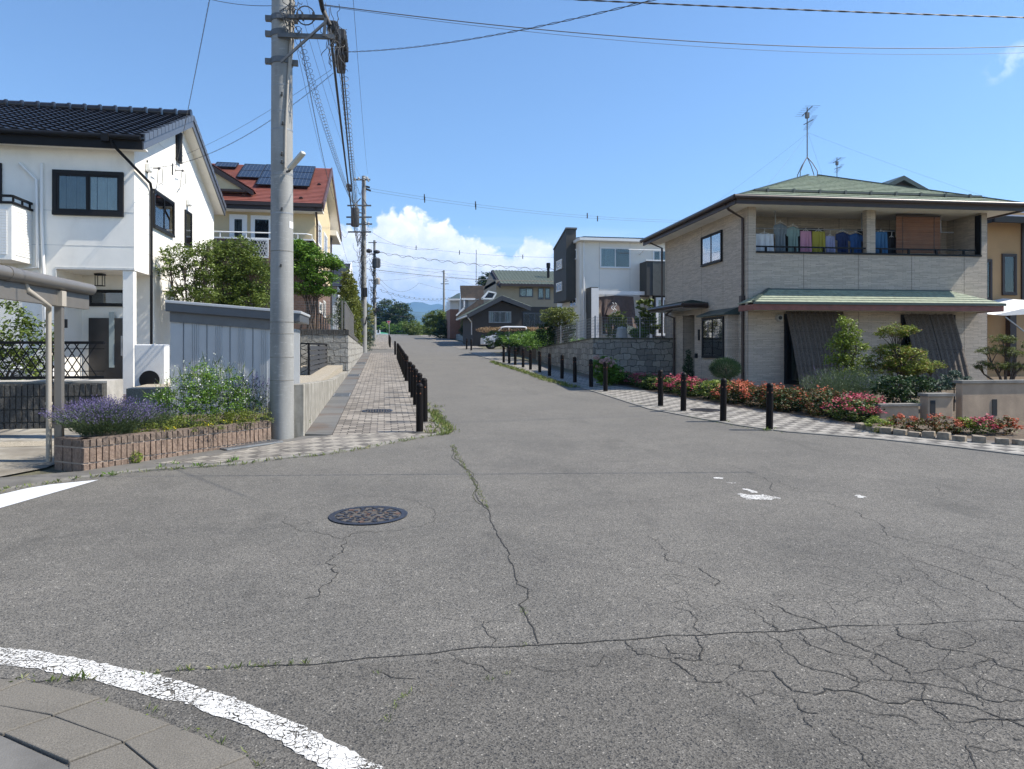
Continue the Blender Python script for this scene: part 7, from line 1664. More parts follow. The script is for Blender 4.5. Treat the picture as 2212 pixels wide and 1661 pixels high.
# charcoal block on the street side
Xd = Xm - .55; yd0 = aX(1223, 560, Xd).y; yd1 = aX(1196, 560, Xd).y; zt0 = aX(1223, 495, Xd).z; zt1 = aX(1196, 541, Xd).z; zb0 = aX(1223, 648, Xd).z
m = MB(); m.prism([(Xd, yd0, zb0), (Xd, yd1, zb0), (Xd, yd1, zt1), (Xd, yd0, zt0)], (.56, 0, 0)); blk = m.build('charcoal_block', M_DKFIN, t)
m = MB(); m.prism([(Xd-.04, yd0-.05, zt0+.02), (Xd-.04, yd1, zt1+.02), (Xd-.04, yd1, zt1+.09), (Xd-.04, yd0-.05, zt0+.1)], (.65, 0, 0)); m.build('coping', M_STEELD, blk)
def swin(xa, xb_, p_, q_, X, **k):
    y0_, y1_ = aX(xa, 600, X).y, aX(xb_, 600, X).y; zt, zb_ = aX((xa+xb_)/2, p_, X).z, aX((xa+xb_)/2, q_, X).z
    return window(t, (X, max(y0_, y1_), zb_), (0, -1, 0), abs(y1_-y0_), zt-zb_, (-1, 0, 0), mat=M_WTRIM, fw=.05, d=.05, curtain=[(.5, 1, M_CURT)], **k)
for (xa, ya), (xb_, yb2) in (((282, 422), (330, 505)), ((282, 620), (330, 700))): q0, q1 = zm(xa, ya), zm(xb_, yb2); swin(q0[0], q1[0], q0[1], q1[1], Xd)
for (xa, ya), (xb_, yb2) in (((402, 335), (460, 425)), ((400, 765), (457, 838))): q0, q1 = zm(xa, ya), zm(xb_, yb2); swin(q0[0], q1[0], q0[1], q1[1], Xm)
q0, q1 = zm(292, 820), zm(338, 880); swin(q0[0], q1[0], q0[1], q1[1], Xm)
q0, q1 = zm(662, 307), zm(933, 497); w = px_win(t, q0, q1, Ym, mat=M_WTRIM, fw=.05, d=.06, curtain=[(0, .48, simple('blue_grey_blind', (.30, .38, .42), .7))])
# downpipe, fin wall, pergola beam, balcony, tarp, door
m = MB(); p = aY(*zm(520, 300), Ym-.06); m.tube([(p.x, Ym-.3, ztm+.05), (p.x, Ym-.06, ztm-.1), (p.x, Ym-.06, gm_)], .04, 8); m.build('downpipe', M_WTRIM, t, smooth=True)
Xfn = Xm + .35; ynf = aX(zm(585, 700)[0], 640, Xfn).y; zfn = aX(zm(585, 660)[0], zm(585, 660)[1], Xfn).z; yff = Ym
m = MB(); m.box(Xfn, Xfn+.4, ynf+.03, yff, gm_-.3, zfn); m.build('fin_wall', M_DKFIN, t)
m = MB(); m.box(Xfn+.02, Xfn+.42, ynf-.02, ynf+.03, gm_-.3, zfn-.05); m.build('fin_edge', M_WTRIM, t)
m = MB(); m.box(Xfn-.02, Xfn, ynf+.9, ynf+1.25, gm_-.2, zfn-1.3); m.build('fin_opening', M_WTRIM, t)
q0, q1 = zm(620, 693), zm(1122, 733); a, b = aY(*q0, ynf+.3), aY(*q1, ynf+.3); m = MB(); m.box(a.x, b.x, ynf+.2, ynf+.35, b.z, a.z); m.box(b.x-.12, b.x, ynf+.2, ynf+.35, gm_, b.z); m.build('pergola_beam', M_WTRIM, t)
a, b = aY(*zm(1075, 430), Ym-1), aY(*zm(1120, 735), Ym-1); m = MB(); m.box(a.x, a.x+4, Ym-1.05, Ym, b.z, a.z); bl = m.build('balcony', M_DKFIN, t)
m = MB()
for k in range(60): m.box(a.x+.35+k*.06, a.x+.38+k*.06, Ym-1.08, Ym-1.05, b.z, a.z)
m.build('corrugation', simple('grey_green_corrugated', (.17, .175, .155), .6), bl)
m = MB(); m.box(a.x-.05, a.x+4, Ym-1.1, Ym-1.0, a.z, a.z+.07); m.build('handrail', M_WTRIM, bl)
q0, q1 = zm(1130, 330), zm(1260, 440); px_win(t, q0, q1, Ym, mat=M_WTRIM, fw=.06); q0, q1 = zm(1158, 752), zm(1290, 1095); px_win(t, q0, q1, Ym-.9, mat=M_WTRIM, fw=.09, d=.06); m = MB(); a = aY(*zm(1150, 740), Ym-.9); m.box(a.x, a.x+4, Ym-.9, Ym, gm_-.2, a.z+.6); m.build('wall', M_DKFIN, t, label='charcoal ground floor wall')
q0, q1 = zm(672, 900), zm(990, 1090); px_win(t, q0, (q1[0], q1[1]), Ym, mat=M_WTRIM, fw=.05)
m = MB(); a = aY(*zm(1060, 330), Ym-.8); m.tube([(a.x-.9, Ym-.8, a.z), (a.x+1.2, Ym-.8, a.z)], .02, 6); m.bar((a.x, Ym-.8, a.z), (a.x, Ym, a.z-.15), .04); m.build('clothes_bar', M_WTRIM, t)
# brown tarp hanging from the pergola
Yc_ = ynf + .25
tp = thing('shade_cloth', aY(*zm(800, 740), Yc_), 'brown shade cloth hanging from the beam of the pale grey house, its foot pulled apart', 'shade cloth')
def dr(pts_top, pts_bot, n=16, h=10, amp=.10, seed=0):
    m = MB(); vs = []; r = random.Random(seed)
    for j in range(h+1):
        f = j/h
        for i in range(n+1):
            u = i/n; k = min(int(u*(len(pts_top)-1)), len(pts_top)-2); w = u*(len(pts_top)-1)-k; a = V(pts_top[k]).lerp(V(pts_top[k+1]), w); b = V(pts_bot[k]).lerp(V(pts_bot[k+1]), w)
            vs.append(a.lerp(b, f) + V((0, -amp*f*math.sin(u*15+f*2) - .25*f*f, 0)))
    m.add(vs, [(j*(n+1)+i, j*(n+1)+i+1, (j+1)*(n+1)+i+1, (j+1)*(n+1)+i) for j in range(h) for i in range(n)]); return m
T = lambda x, y: aY(*zm(x, y), Yc_)
dr([T(638, 750), T(700, 742), T(790, 735), T(840, 736)], [T(672, 960), T(690, 1040), T(730, 1090), T(770, 1060)], seed=1).build('cloth', M_COPPER, tp, smooth=True)
dr([T(700, 742), T(790, 735), T(900, 740), T(960, 745)], [T(690, 1000), T(705, 900), T(900, 1000), T(985, 1035)], seed=2, amp=.14).build('cloth', M_COPPER, tp, smooth=True)
# stone wall on the right with mesh fence
Cw = G(1281, 810); zW = aY(1281, 733, Cw.y).z; xwl = G(1158, 778).x; ywl = G(1158, 778).y
t = thing('stone_retaining_wall', (Cw.x, Cw.y, Cw.z), 'shaded stone patterned retaining wall on the right before the pale grey house', 'wall')
zwl = aX(1158, 753, xwl).z
m = MB(); m.box(Cw.x, 13.5, Cw.y, Cw.y+.3, g(Cw.y)-.3, zW-.0); m.prism([(Cw.x, Cw.y+.31, g(Cw.y)-.3), (xwl, ywl, g(ywl)-.3), (xwl, ywl, zwl), (Cw.x, Cw.y+.31, zW-.003)], (.3, 0, 0)); m.build('wall', M_STONED, t)
m = MB(); m.box(Cw.x-.02, 13.5, Cw.y-.02, Cw.y+.3, zW, zW+.05); m.prism([(Cw.x-.02, Cw.y+.3, zW-.003), (xwl-.02, ywl, zwl), (xwl-.02, ywl, zwl+.05), (Cw.x-.02, Cw.y+.3, zW+.05)], (.32, 0, 0)); m.build('coping', simple('mossy_coping', (.10, .095, .06), .9, var=.5, scale=9), t)
m = MB(); m.prism([(Cw.x+.3, Cw.y+.3, zW+.0), (xwl+.3, ywl, zwl+.0), (xwl+.3, 44, 1.7), (22, 44, 1.9), (22, Cw.y+.3, zW)], (0, 0, -1)); m.build('retained_soil', M_DIRT, t)
t = thing('mesh_fence', (Cw.x+.3, Cw.y+.15, zW), 'grey wire mesh fence on top of the shaded stone wall on the right', 'fence')
zft = aY(1400, 686, Cw.y+.15).z; m = MB(); x = Cw.x+.12
while x < 11.5: m.bar((x, Cw.y+.15, zW+.05), (x, Cw.y+.15, zft), .006); x += .09
y = Cw.y+.15; dzf = zft - zW; zline = lambda y: zW + (zwl-zW)*(y-Cw.y)/(ywl-Cw.y)
yend = Cw.y + 8
while y < yend: xx = Cw.x+.12 + (xwl-Cw.x)*(y-Cw.y)/(ywl-Cw.y); m.bar((xx, y, zline(y)+.05), (xx, y, zline(y)+dzf), .006); y += .18
for k in range(8):
    f = .06 + (dzf-.06)*k/7; m.bar((Cw.x+.12, Cw.y+.15, zW+f), (11.5, Cw.y+.15, zW+f), .009); m.bar((Cw.x+.12, Cw.y+.15, zW+f), (Cw.x+.12+(xwl-Cw.x)*(yend-Cw.y)/(ywl-Cw.y), yend, zline(yend)+f), .009)
m.build('mesh', M_STEEL, t)
for x in (Cw.x+.12, Cw.x+1.75, Cw.x+3.3): m = MB(); m.bar((x, Cw.y+.15, zW), (x, Cw.y+.15, zft+.05), .045); m.build('post', M_STEEL, t)
for y in (Cw.y+2.7, Cw.y+5.4, yend): xx = Cw.x+.12 + (xwl-Cw.x)*(y-Cw.y)/(ywl-Cw.y); m = MB(); m.bar((xx, y, zline(y)), (xx, y, zline(y)+dzf+.05), .045); m.build('post', M_STEEL, t)
# compost bin
Yb = Cw.y + 1.6; c = aY(*zm(857, 1128), Yb); c.z = zW; hz = aY(*zm(857, 1012), Yb).z - zW; rr_ = (aY(*zm(905, 1100), Yb).x - aY(*zm(808, 1100), Yb).x)/2
t = thing('compost_bin', c, 'grey conical compost bin standing behind the mesh fence', 'compost bin')
m = MB(); m.lathe(c, [(rr_*1.18, 0), (rr_*1.2, .05), (rr_*1.05, .07), (rr_*.86, hz*.78), (rr_*.84, hz*.8)], 28); m.build('body', M_AC, t, smooth=True)
m = MB(); m.lathe(c, [(rr_*.9, hz*.8), (rr_*.9, hz*.86), (rr_*.7, hz*.95), (rr_*.2, hz*.98), (rr_*.15, hz*1.03)], 28); m.build('lid', M_AC, t, smooth=True)
def zmb(x, y, Y, rx, ry, rz): q = zm(x, y); return pb(q[0], q[1], Y, rx, ry, rz)
Yv = Cw.y + 2.2
tree('tomato_plant', (aY(*zm(815, 1000), Yv).x, Yv, zW), 'bushy tomato plant behind the compost bin', 'plant', [zmb(815, 930, Yv, .38, .3, .25), zmb(790, 1000, Yv, .35, .3, .35), zmb(840, 970, Yv, .35, .3, .3), zmb(770, 1080, Yv, .25, .3, .25)], 2600, .07, L_GREEN, r0=.015, seed=101, clump=.08)
for k, (x, lab) in enumerate(((777, 'left silver spiral plant stake'), (800, 'right silver spiral plant stake'))):
    q0, q1 = zm(x, 800), zm(x+3, 1000); a, b = aY(*q0, Yv), aY(*q1, Yv); m = MB(); m.tube([b.lerp(a, i/30) + V((.05*math.sin(i*.75), .05*math.cos(i*.75), 0)) for i in range(31)], .014, 6)
    tag(m.build('plant_stake', M_WTRIM, loc=b, smooth=True), lab + ' over the tomato plant', 'plant stake')
tree('climbing_plant', (aY(*zm(1070, 1000), Yv).x, Yv, zW), 'tall climbing cucumber plant on poles right of the compost bin', 'plant', [zmb(1050, 830, Yv, .3, .25, .25), zmb(1085, 900, Yv, .35, .25, .3), zmb(1060, 960, Yv, .42, .3, .3), zmb(1110, 1000, Yv, .36, .3, .3), zmb(1080, 1060, Yv, .3, .3, .25), zmb(1065, 780, Yv, .22, .2, .12)], 2600, .10, L_GREEN, r0=.015, seed=102, clump=.08, aspect=.8)
tree('bean_bush', (aY(*zm(1005, 1080), Yv).x, Yv-.3, zW), 'low bright green bush between the compost bin and the climbing plant', 'plant', [zmb(1005, 1070, Yv-.3, .36, .3, .22)], 1300, .08, L_BRIGHT, r0=.01, seed=103)
tree('shrub', (aY(*zm(300, 1100), 30).x, 30, 1.6), 'yellow green topped shrub beside the left end of the mesh fence', 'shrub', [zmb(300, 900, 30, .8, .7, .3), zmb(260, 940, 30, .55, .6, .3), zmb(345, 940, 30, .6, .6, .35), zmb(300, 880, 30, .4, .4, .18)], 5200, .09, leafmat('leaf_nandina', (.10, .14, .03), (.26, .28, .07)), r0=.03, seed=104, clump=.1, aspect=.35)
tree('shrub', (aY(*zm(290, 1100), 30.2).x, 30.6, 1.6), 'dark green lower shrub under the yellow green one', 'shrub', [zmb(290, 1010, 30.6, .85, .7, .42), zmb(240, 1090, 30.6, .8, .7, .45), zmb(340, 1080, 30.6, .6, .6, .4)], 6000, .09, L_DARK, r0=.03, seed=105, clump=.12)
tree('hedge', (8.5, 33, 1.4), 'bright low greenery on the wall left of the dark shrub', 'hedge', [zmb(150, 1110, 33, .9, 1, .35), zmb(60, 1120, 34, 1.2, 1, .4), zmb(150, 1160, 33, 1.0, 1, .35), zmb(-40, 1120, 35, 1.0, 1, .3), zmb(460, 1135, 28.6, .3, .3, .12)], 6000, .09, L_BRIGHT, stems=False, seed=106, clump=.12)

# ------------------------------------------------------------------ right garden
def inner_at(y):
    for (x0, y0_), (x1, y1_) in zip(ri[:-1], ri[1:]):
        if y0_ <= y <= y1_: return x0 + (x1-x0)*(y-y0_)/(y1_-y0_)
    return 6.5
# azalea hedge: one shrub after another along the pavement
azal = [(11.55, .46, 'P', .38), (12.3, .46, 'M', .44), (13.1, .44, 'R', .42), (13.8, .42, 'C', .40), (14.6, .42, 'C', .40), (15.4, .40, 'Y', .40), (16.2, .40, 'P', .36), (17.1, .40, 'P', .34), (18.0, .36, 'G', .30), (18.9, .38, 'P', .28), (19.8, .36, 'G', .26), (20.6, .36, 'G', .24)]
names = {'P': 'pink flowering', 'R': 'bronze leaved', 'M': 'bronze and coral', 'C': 'coral pink flowering', 'Y': 'yellow green leaved', 'G': 'dull green'}
for i, (y, r_a, k, hh) in enumerate(azal):
    x = inner_at(y) + .36 + (.1 if i % 2 else 0); zg = g(y) + .02; hh *= 1.1; r_a *= 1.05; lab = f'{names[k]} azalea, {ordn[i]} from the near end of the low hedge'
    t = thing('azalea', (x, y, zg), lab, 'flowering shrub', 'azalea hedge along the right pavement'); bl_ = [((x, y, zg + hh*.45), (r_a, r_a*1.05, hh*.55)), ((x+.3, y+.2, zg+hh*.5), (r_a*.8, r_a*.9, hh*.5))]
    leafobj('foliage', blobpts(bl_, 4200, 200+i, .55, .05), .045, {'P': L_GREEN, 'R': L_RED, 'M': L_RED, 'C': L_RED, 'Y': L_LIME, 'G': L_GREEN}[k], .6, .55, parent=t)
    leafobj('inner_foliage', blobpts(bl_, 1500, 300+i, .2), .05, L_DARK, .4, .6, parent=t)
    nf = {'P': 900, 'R': 90, 'M': 260, 'C': 950, 'Y': 20, 'G': 40}[k]
    if nf:
        q = blobpts([((x, y, zg+hh*.5), (r_a*1.02, r_a*1.07, hh*.58)), ((x+.3, y+.2, zg+hh*.55), (r_a*.8, r_a*.9, hh*.52))], nf*2, 400+i, .93, .09, 22); q = q[q[:, 2] > zg + hh*.35][:nf]
        if len(q): leafobj('flowers', q, .042, L_PINK if k in 'PG' else L_CORAL, .7, .9, parent=t)
# stone edging beyond the hedge on the right
t = thing('stone_edging', (8.6, 9.9, .1), 'row of rough beige edging stones along the right pavement by the azaleas', 'edging'); m = MB(); r6 = random.Random(6)
pth = [G(1848, 925), G(1900, 936), G(1990, 945), G(2090, 955), G(2190, 962), V((9.8, 8.75, .08)), V((11.5, 8.1, .06))]
for a, b in zip(pth[:-1], pth[1:]):
    n = max(1, int((b-a).length/.19))
    for i in range(n):
        p = a.lerp(b, (i+.5)/n); d = (b-a).normalized()*.085; nn = V((-d.y, d.x, 0)).normalized()*.07; hz = r6.uniform(.08, .11)
        j = lambda: V((r6.uniform(-.01, .01), r6.uniform(-.01, .01), r6.uniform(-.01, .01)))
        m.hexa([p-d-nn+V((0,0,-.05)), p+d-nn+V((0,0,-.05)), p+d+nn+V((0,0,-.05)), p-d+nn+V((0,0,-.05)), p-d-nn+V((0,0,hz))+j(), p+d-nn+V((0,0,hz))+j(), p+d+nn+V((0,0,hz))+j(), p-d+nn+V((0,0,hz))+j()])
m.build('stones', simple('edging_stone', (.24, .20, .15), .9, var=.35, scale=12, bump=.01, bscale=30), t, bevel=.012)
# hydrangea
hp = G(1308, 808); hx, hy_ = hp.x + .55, hp.y + .8; hx, hy_ = 6.75, 19.6; hz = g(hy_)
hc = aY(1308, 790, 19.4); t = thing('hydrangea', (hc.x, 19.4, hz), 'hydrangea bush with large pale pink flower heads at the corner of the stone wall', 'flowering shrub')
bl_ = [((hc.x, 19.4, hz + .40), (.44, .4, .42)), ((hc.x+.2, 19.5, hz + .3), (.42, .4, .3)), ((hc.x-.1, 19.4, hz+.65), (.25, .3, .2))]
leafobj('foliage', blobpts(bl_, 1500, 500, .5), .12, L_BRIGHT, .6, .6, parent=t)
for k, (px, py, rz_) in enumerate(((1289, 772, .09), (1301, 781, .09), (1312, 777, .10), (1318, 790, .07), (1322, 783, .10), (1292, 791, .08), (1338, 802, .07), (1325, 797, .06))):
    c = aY(px, py, 19.05 + .05*k); leafobj('flower_head', blobpts([((c.x, c.y, c.z), (rz_, rz_, rz_*.75))], 240, 510+k, .75), .035, L_HYD, .5, .9, parent=t)
# topiary pine, conifer in porch, young tree, lavender clump, cloud pruned trees
def ball_tree(px, py, Y, r, lab, base, mat, n=5200, seed=1, name='topiary_pine'):
    c = aY(px, py, Y); t = thing(name, base, lab, 'topiary'); m = MB(); b = V(base); m.tube([b, b.lerp(c, .3) + V((.12, 0, 0)), b.lerp(c, .6) + V((-.06, 0, 0)), c], [.045, .04, .03, .02], 8); m.build('trunk', M_BARK, t, smooth=True)
    rs = np.random.RandomState(seed); P_ = blobpts([((c.x, c.y, c.z), r)], n, seed, .7); d = P_ - np.array(c); d[:, 2] += .25; leafobj('foliage', P_, .085, mat, .1, .08, parent=t, dirs=d + rs.normal(size=d.shape)*.15); return t
b_ = aY(1590, 838, 16.6); ball_tree(1567, 796, 16.4, (.38, .38, .27), 'round clipped dark pine on a bent trunk before the bay window', (b_.x, 16.6, g(16.6)), leafmat('leaf_pine', (.02, .05, .025), (.06, .11, .05)), 7000, 601)
Yq = 19.3; b_ = aY(1487, 812, Yq); tree('conifer', (b_.x, Yq, g(Yq)), 'small dark conifer beside the porch door of the beige house', 'conifer', [pb(1487, 765, Yq, .08, .08, .15), pb(1488, 780, Yq, .13, .13, .15), pb(1486, 795, Yq, .17, .16, .15), pb(1488, 808, Yq, .18, .16, .12)], 1500, .06, L_DARK, r0=.02, seed=602, aspect=.3)
Yy = 14.6; b_ = aY(1828, 845, Yy)
tree('young_tree', (b_.x, Yy, g(Yy)), 'slender young light green tree before the leaning reed screens', 'tree', [pb(1830, 700, Yy, .20, .2, .20), pb(1838, 720, Yy, .24, .2, .16), pb(1812, 745, Yy, .28, .25, .14), pb(1850, 748, Yy, .26, .25, .16), pb(1825, 735, Yy, .22, .2, .2), pb(1805, 775, Yy, .26, .25, .15), pb(1842, 775, Yy, .30, .25, .18), pb(1822, 800, Yy, .3, .28, .15), pb(1852, 805, Yy, .22, .2, .12)], 4300, .062, L_LIME, r0=.022, seed=603, clump=.09, spread=.06, aspect=.5, cn=14)
Yl = 13.2; b_ = aY(1830, 890, Yl); rs = np.random.RandomState(604)
for k, (px, lab) in enumerate(((1795, 'left clump of tall thin grey green lavender stems'), (1850, 'right clump of tall thin grey green lavender stems, beside the low wall'))):
    b_ = aY(px, 880, Yl + .2*k); lavender((b_.x, Yl+.2*k, g(Yl)), .60, .92, 1500, 605+k, lab, .03)
Yc2 = 13.6
tree('cloud_pruned_tree', (aY(1955, 830, Yc2).x, Yc2, g(Yc2)), 'cloud pruned tree with flat green and reddish pads before the right reed screen', 'tree', [pb(1940, 712, Yc2, .42, .35, .11), pb(1925, 722, Yc2, .30, .3, .08), pb(1925, 755, Yc2, .42, .4, .12), pb(1960, 765, Yc2, .42, .4, .15), pb(1905, 780, Yc2, .42, .4, .16), pb(1945, 790, Yc2, .5, .4, .16), pb(1995, 785, Yc2, .42, .4, .13), pb(1970, 800, Yc2, .5, .4, .14), pb(2020, 792, Yc2, .26, .3, .08), pb(1900, 800, Yc2, .4, .4, .14)], 11000, .055, leafmat('leaf_pad', (.10, .15, .025), (.32, .36, .06), (.30, .18, .06), f3=.88), r0=.04, seed=607, clump=.07, spread=.05, nl=None, aspect=.5, up=.9)
Yr2 = 14.2
tree('cloud_pruned_pine', (aY(2175, 830, Yr2).x, Yr2, g(Yr2)), 'cloud pruned pine with small dark pads at the right edge before the tan house', 'tree', [pb(2165, 733, Yr2, .34, .3, .10), pb(2135, 757, Yr2, .30, .3, .09), pb(2190, 765, Yr2, .32, .3, .10), pb(2165, 752, Yr2, .26, .3, .09), pb(2150, 790, Yr2, .36, .3, .11), pb(2195, 792, Yr2, .36, .3, .12), pb(2120, 790, Yr2, .16, .2, .12), pb(2230, 745, Yr2, .3, .3, .1)], 7500, .05, leafmat('leaf_pad_dark', (.04, .07, .02), (.22, .25, .07)), r0=.04, seed=608, clump=.06, spread=.05, aspect=.35, up=.9)
# low wall and planting that the photograph shows only softly, lower right
Yw2 = 11.2
t = thing('low_garden_wall', (12, Yw2, .15), 'low beige garden wall with dark gaps behind the orange flowers, lower right', 'wall')
a = aY(1902, 880, Yw2).x; m = MB(); zt = aY(2000, 862, Yw2).z; zt2_ = aY(2100, 828, Yw2).z
xs = [aY(px, 880, Yw2).x for px in (1902, 1985, 2000, 2055, 2078, 2300)]
m.box(xs[0], xs[1], Yw2, Yw2+.15, 0, zt-.12); m.box(xs[2], xs[3], Yw2-.05, Yw2+.15, 0, zt+.05); m.box(xs[4], xs[5], Yw2, Yw2+.15, 0, zt2_); m.build('wall', simple('beige_block', (.40, .30, .21), .85, var=.15, scale=4, bump=.004, bscale=60, dirt=.3), t, bevel=.015)
m = MB(); m.box(xs[0]-.02, xs[1]+.02, Yw2-.03, Yw2+.18, zt-.12, zt-.08); m.box(xs[4]-.02, xs[5], Yw2-.03, Yw2+.18, zt2_, zt2_+.05); m.box(xs[2]-.02, xs[3]+.02, Yw2-.08, Yw2+.18, zt+.05, zt+.1); m.build('coping', M_CONCD, t)
m = MB()
for px in (2010, 2148): x = aY(px, 885, Yw2).x; m.box(x-.05, x+.05, Yw2-.06 if px < 2100 else Yw2-.01, Yw2+.02, .25, .55); m.cut()
m.build_each('dark_slot', M_INT, t)
tree('shrub', (aY(1930, 860, 12.2).x, 12.2, .2), 'dark green shrub behind the left end of the low beige garden wall', 'shrub', [pb(1925, 835, 12.2, .38, .35, .22), pb(1985, 830, 12.4, .3, .3, .2), pb(1950, 860, 12.2, .4, .35, .2)], 4200, .06, L_DARK, r0=.02, seed=610, clump=.07)
tree('shrub', (aY(2060, 830, 12.6).x, 12.6, .2), 'dark bluish shrub behind the gap of the low beige garden wall', 'shrub', [pb(2065, 822, 12.6, .3, .3, .2), pb(2020, 835, 12.6, .25, .3, .15)], 1800, .06, L_CONIF, r0=.02, seed=611, clump=.07)
for i, (px, k) in enumerate(((1920, 'Y'), (1970, 'C'), (2020, 'R'), (2065, 'C'), (2110, 'Y'), (2150, 'Q'), (2195, 'C'))):
    c = G(px, 940 + (px-1920)*.02); x, y = c.x + .1, c.y + .35; zg = g(y)
    t = thing('bedding_flowers', (x, y, zg), f'{ {"Y": "yellow green", "C": "orange flowering", "R": "reddish leaved", "Q": "bright pink flowering"}[k]} plant, {ordn[i]} from the left before the low beige garden wall', 'flowering plant', 'plants before the low beige garden wall')
    bl_ = [((x, y, zg+.12), (.24, .22, .15))]; leafobj('foliage', blobpts(bl_, 900, 620+i, .4, .05), .042, {'Y': L_LIME, 'C': L_RED, 'R': L_RED, 'Q': L_GREEN}[k], .5, .5, parent=t)
    if k in 'CQ': q = blobpts([((x, y, zg+.14), (.25, .23, .16))], 420, 640+i, .9, .06); leafobj('flowers', q[q[:, 2] > zg+.1], .04, L_CORAL if k == 'C' else L_PINK, .7, .9, parent=t)
# ------------------------------------------------------------------ houses and trees at the far end
def zf(x, y): return 756 + x/4.1, 405 + y/4.1
# green tiled house, right of the street
Yg = 62; t = thing('green_tiled_house', (13, Yg, 2), 'taupe house with weathered green tile roof, chimney pipe and dark brown front wing', 'house')
A = lambda x, y, Y: aY(*zf(x, y), Y)
xl = A(1295, 900, Yg).x; ze = A(1400, 850, Yg).z; zr = A(1400, 735, Yg+4).z; xR = xl + 14; gz2 = 2.4; zmid = A(1500, 1055, Yg).z
m = MB(); m.box(xl, xR, Yg, Yg+8, zmid, ze+.3); m.prism([(xl, Yg, ze), (xl, Yg+8, ze), (xl, Yg+4, zr-.3)], (.3, 0, 0)); m.build('wall', M_TAUPE, t)
m = MB(); m.box(xl-.02, xR, Yg-.02, Yg+8, 1.5, zmid); m.build('wall', M_BROWNW, t, label='dark brown ground floor wall')
m = MB(); xo_ = A(1262, 735, Yg+4).x; sl2 = V((0, -4.8, ze-zr-.1)); tiles(m, (xo_, Yg+4, zr), (1, 0, 0), sl2, 15, sl2.length, .3, .33, .05, .03, V((0, -(zr-ze), 4.8)).normalized()); sl3 = V((0, 4.8, ze-zr-.1)); tiles(m, (xo_, Yg+4, zr), (1, 0, 0), sl3, 15, sl3.length, .3, .33, .05, .03, V((0, (zr-ze), 4.8)).normalized()); m.build('roof', M_ROOFGT, t)
m = MB()
for s in (-4.8, 4.8): a = V((xo_, Yg+4, zr)); b = V((xo_, Yg+4+s, ze-.1)); m.prism([a, b, b-V((0,0,.35)), a-V((0,0,.35))], (-.12, 0, 0))
m.box(xo_, xR+1, Yg-.86, Yg-.76, ze-.3, ze-.08); m.build('barge_board', M_DKBR, t)
m = MB(); m.prism([(xo_, Yg+4, zr-.2), (xo_, Yg-.8, ze-.3), (xl, Yg-.8, ze-.3), (xl, Yg+4, zr-.2)], (0, 0, -.05)); m.build('soffit', M_DKBR, t)
p0 = A(1756, 820, Yg+1.5); p1 = A(1757, 668, Yg+1.5); m = MB(); m.tube([p0 + V((0, 0, -.3)), p1], .13, 12); m.tube([p1 - V((0, 0, .45)), p1], .19, 12); m.build('chimney_pipe', M_BLACK, t, smooth=True)
px_win(t, zf(1500, 888), zf(1622, 972), Yg, mat=M_STEELD, fw=.07, d=.06, curtain=[(0, .35, M_CURTD), (.5, 1, M_CURT)])
px_win(t, zf(1665, 888), zf(1714, 993), Yg, mat=M_STEELD, panes=1, fw=.05, curtain=[(0, 1, simple('blue_blind', (.17, .25, .32), .7))]); px_win(t, zf(1727, 888), zf(1773, 993), Yg, mat=M_STEELD, panes=1, fw=.05, curtain=[(0, 1, simple('blue_blind_b', (.17, .25, .32), .7))])
px_win(t, zf(1535, 1108), zf(1733, 1245), Yg, mat=M_STEELD, panes=4, fw=.06, d=.06, curtain=[(0, .45, M_CURT)])
# front wing with gable facing the street corner
Yw = 56; pk = A(1335, 965, Yw); le = A(1030, 1128, Yw); re = A(1587, 1062, Yw); xa = A(1085, 1160, Yw).x; xb_ = A(1520, 1160, Yw).x
def zat(x): return le.z + (pk.z-le.z)*(x-le.x)/(pk.x-le.x) if x < pk.x else re.z + (pk.z-re.z)*(x-re.x)/(pk.x-re.x)
m = MB(); m.prism([(xa, Yw, 1.6), (xb_, Yw, 1.6), (xb_, Yw, zat(xb_)-.35), (pk.x, Yw, pk.z-.35), (xa, Yw, zat(xa)-.35)], (0, 7, 0)); wing = m.build('front_wing', M_BROWNW, t)
m = MB()
for e in (le, re):
    d = (e-pk); nrm_ = V((-(pk.z-e.z)*(1 if e is le else -1), 0, abs(d.x))).normalized(); tiles(m, (pk.x, Yw-.7, pk.z), (0, 1, 0), d, 8.5, d.length, .3, .33, .05, .03, nrm_)
m.build('wing_roof', M_ROOFGT, wing)
m = MB()
for e in (le, re): m.prism([pk + V((0, -.7, .03)), e + V((0, -.7, .03)), e + V((0, -.7, -.3)), pk + V((0, -.7, -.34))], (0, .1, 0))
for e, s in ((le, -1), (re, 1)): m.prism([pk + V((0, -.6, -.12)), e + V((0, -.6, -.12)), e + V((0, -.6, -.17)), pk + V((0, -.6, -.17))], (0, 8, 0))
m.build('barge_board', simple('dark_slate_board', (.045, .05, .058), .5), wing)
m = MB(); m.tube([(le.x, Yw-.5, le.z-.1), (le.x, Yw+7.5, le.z-.1)], .08, 8); m.tube([(le.x+.05, Yw-.4, le.z-.15), (xa-.02, Yw+.3, le.z-.6), (xa-.02, Yw+.3, 2.5)], .05, 8); m.build('gutter', M_WTRIM, wing)
q0, q1 = zf(1228, 1095), zf(1428, 1200); px_win(wing, q0, q1, Yw, mat=M_STEEL, panes=4, fw=.05, curtain=[(0, .2, M_CURT), (.8, 1, M_CURT), (.27, .75, M_CURTD)])
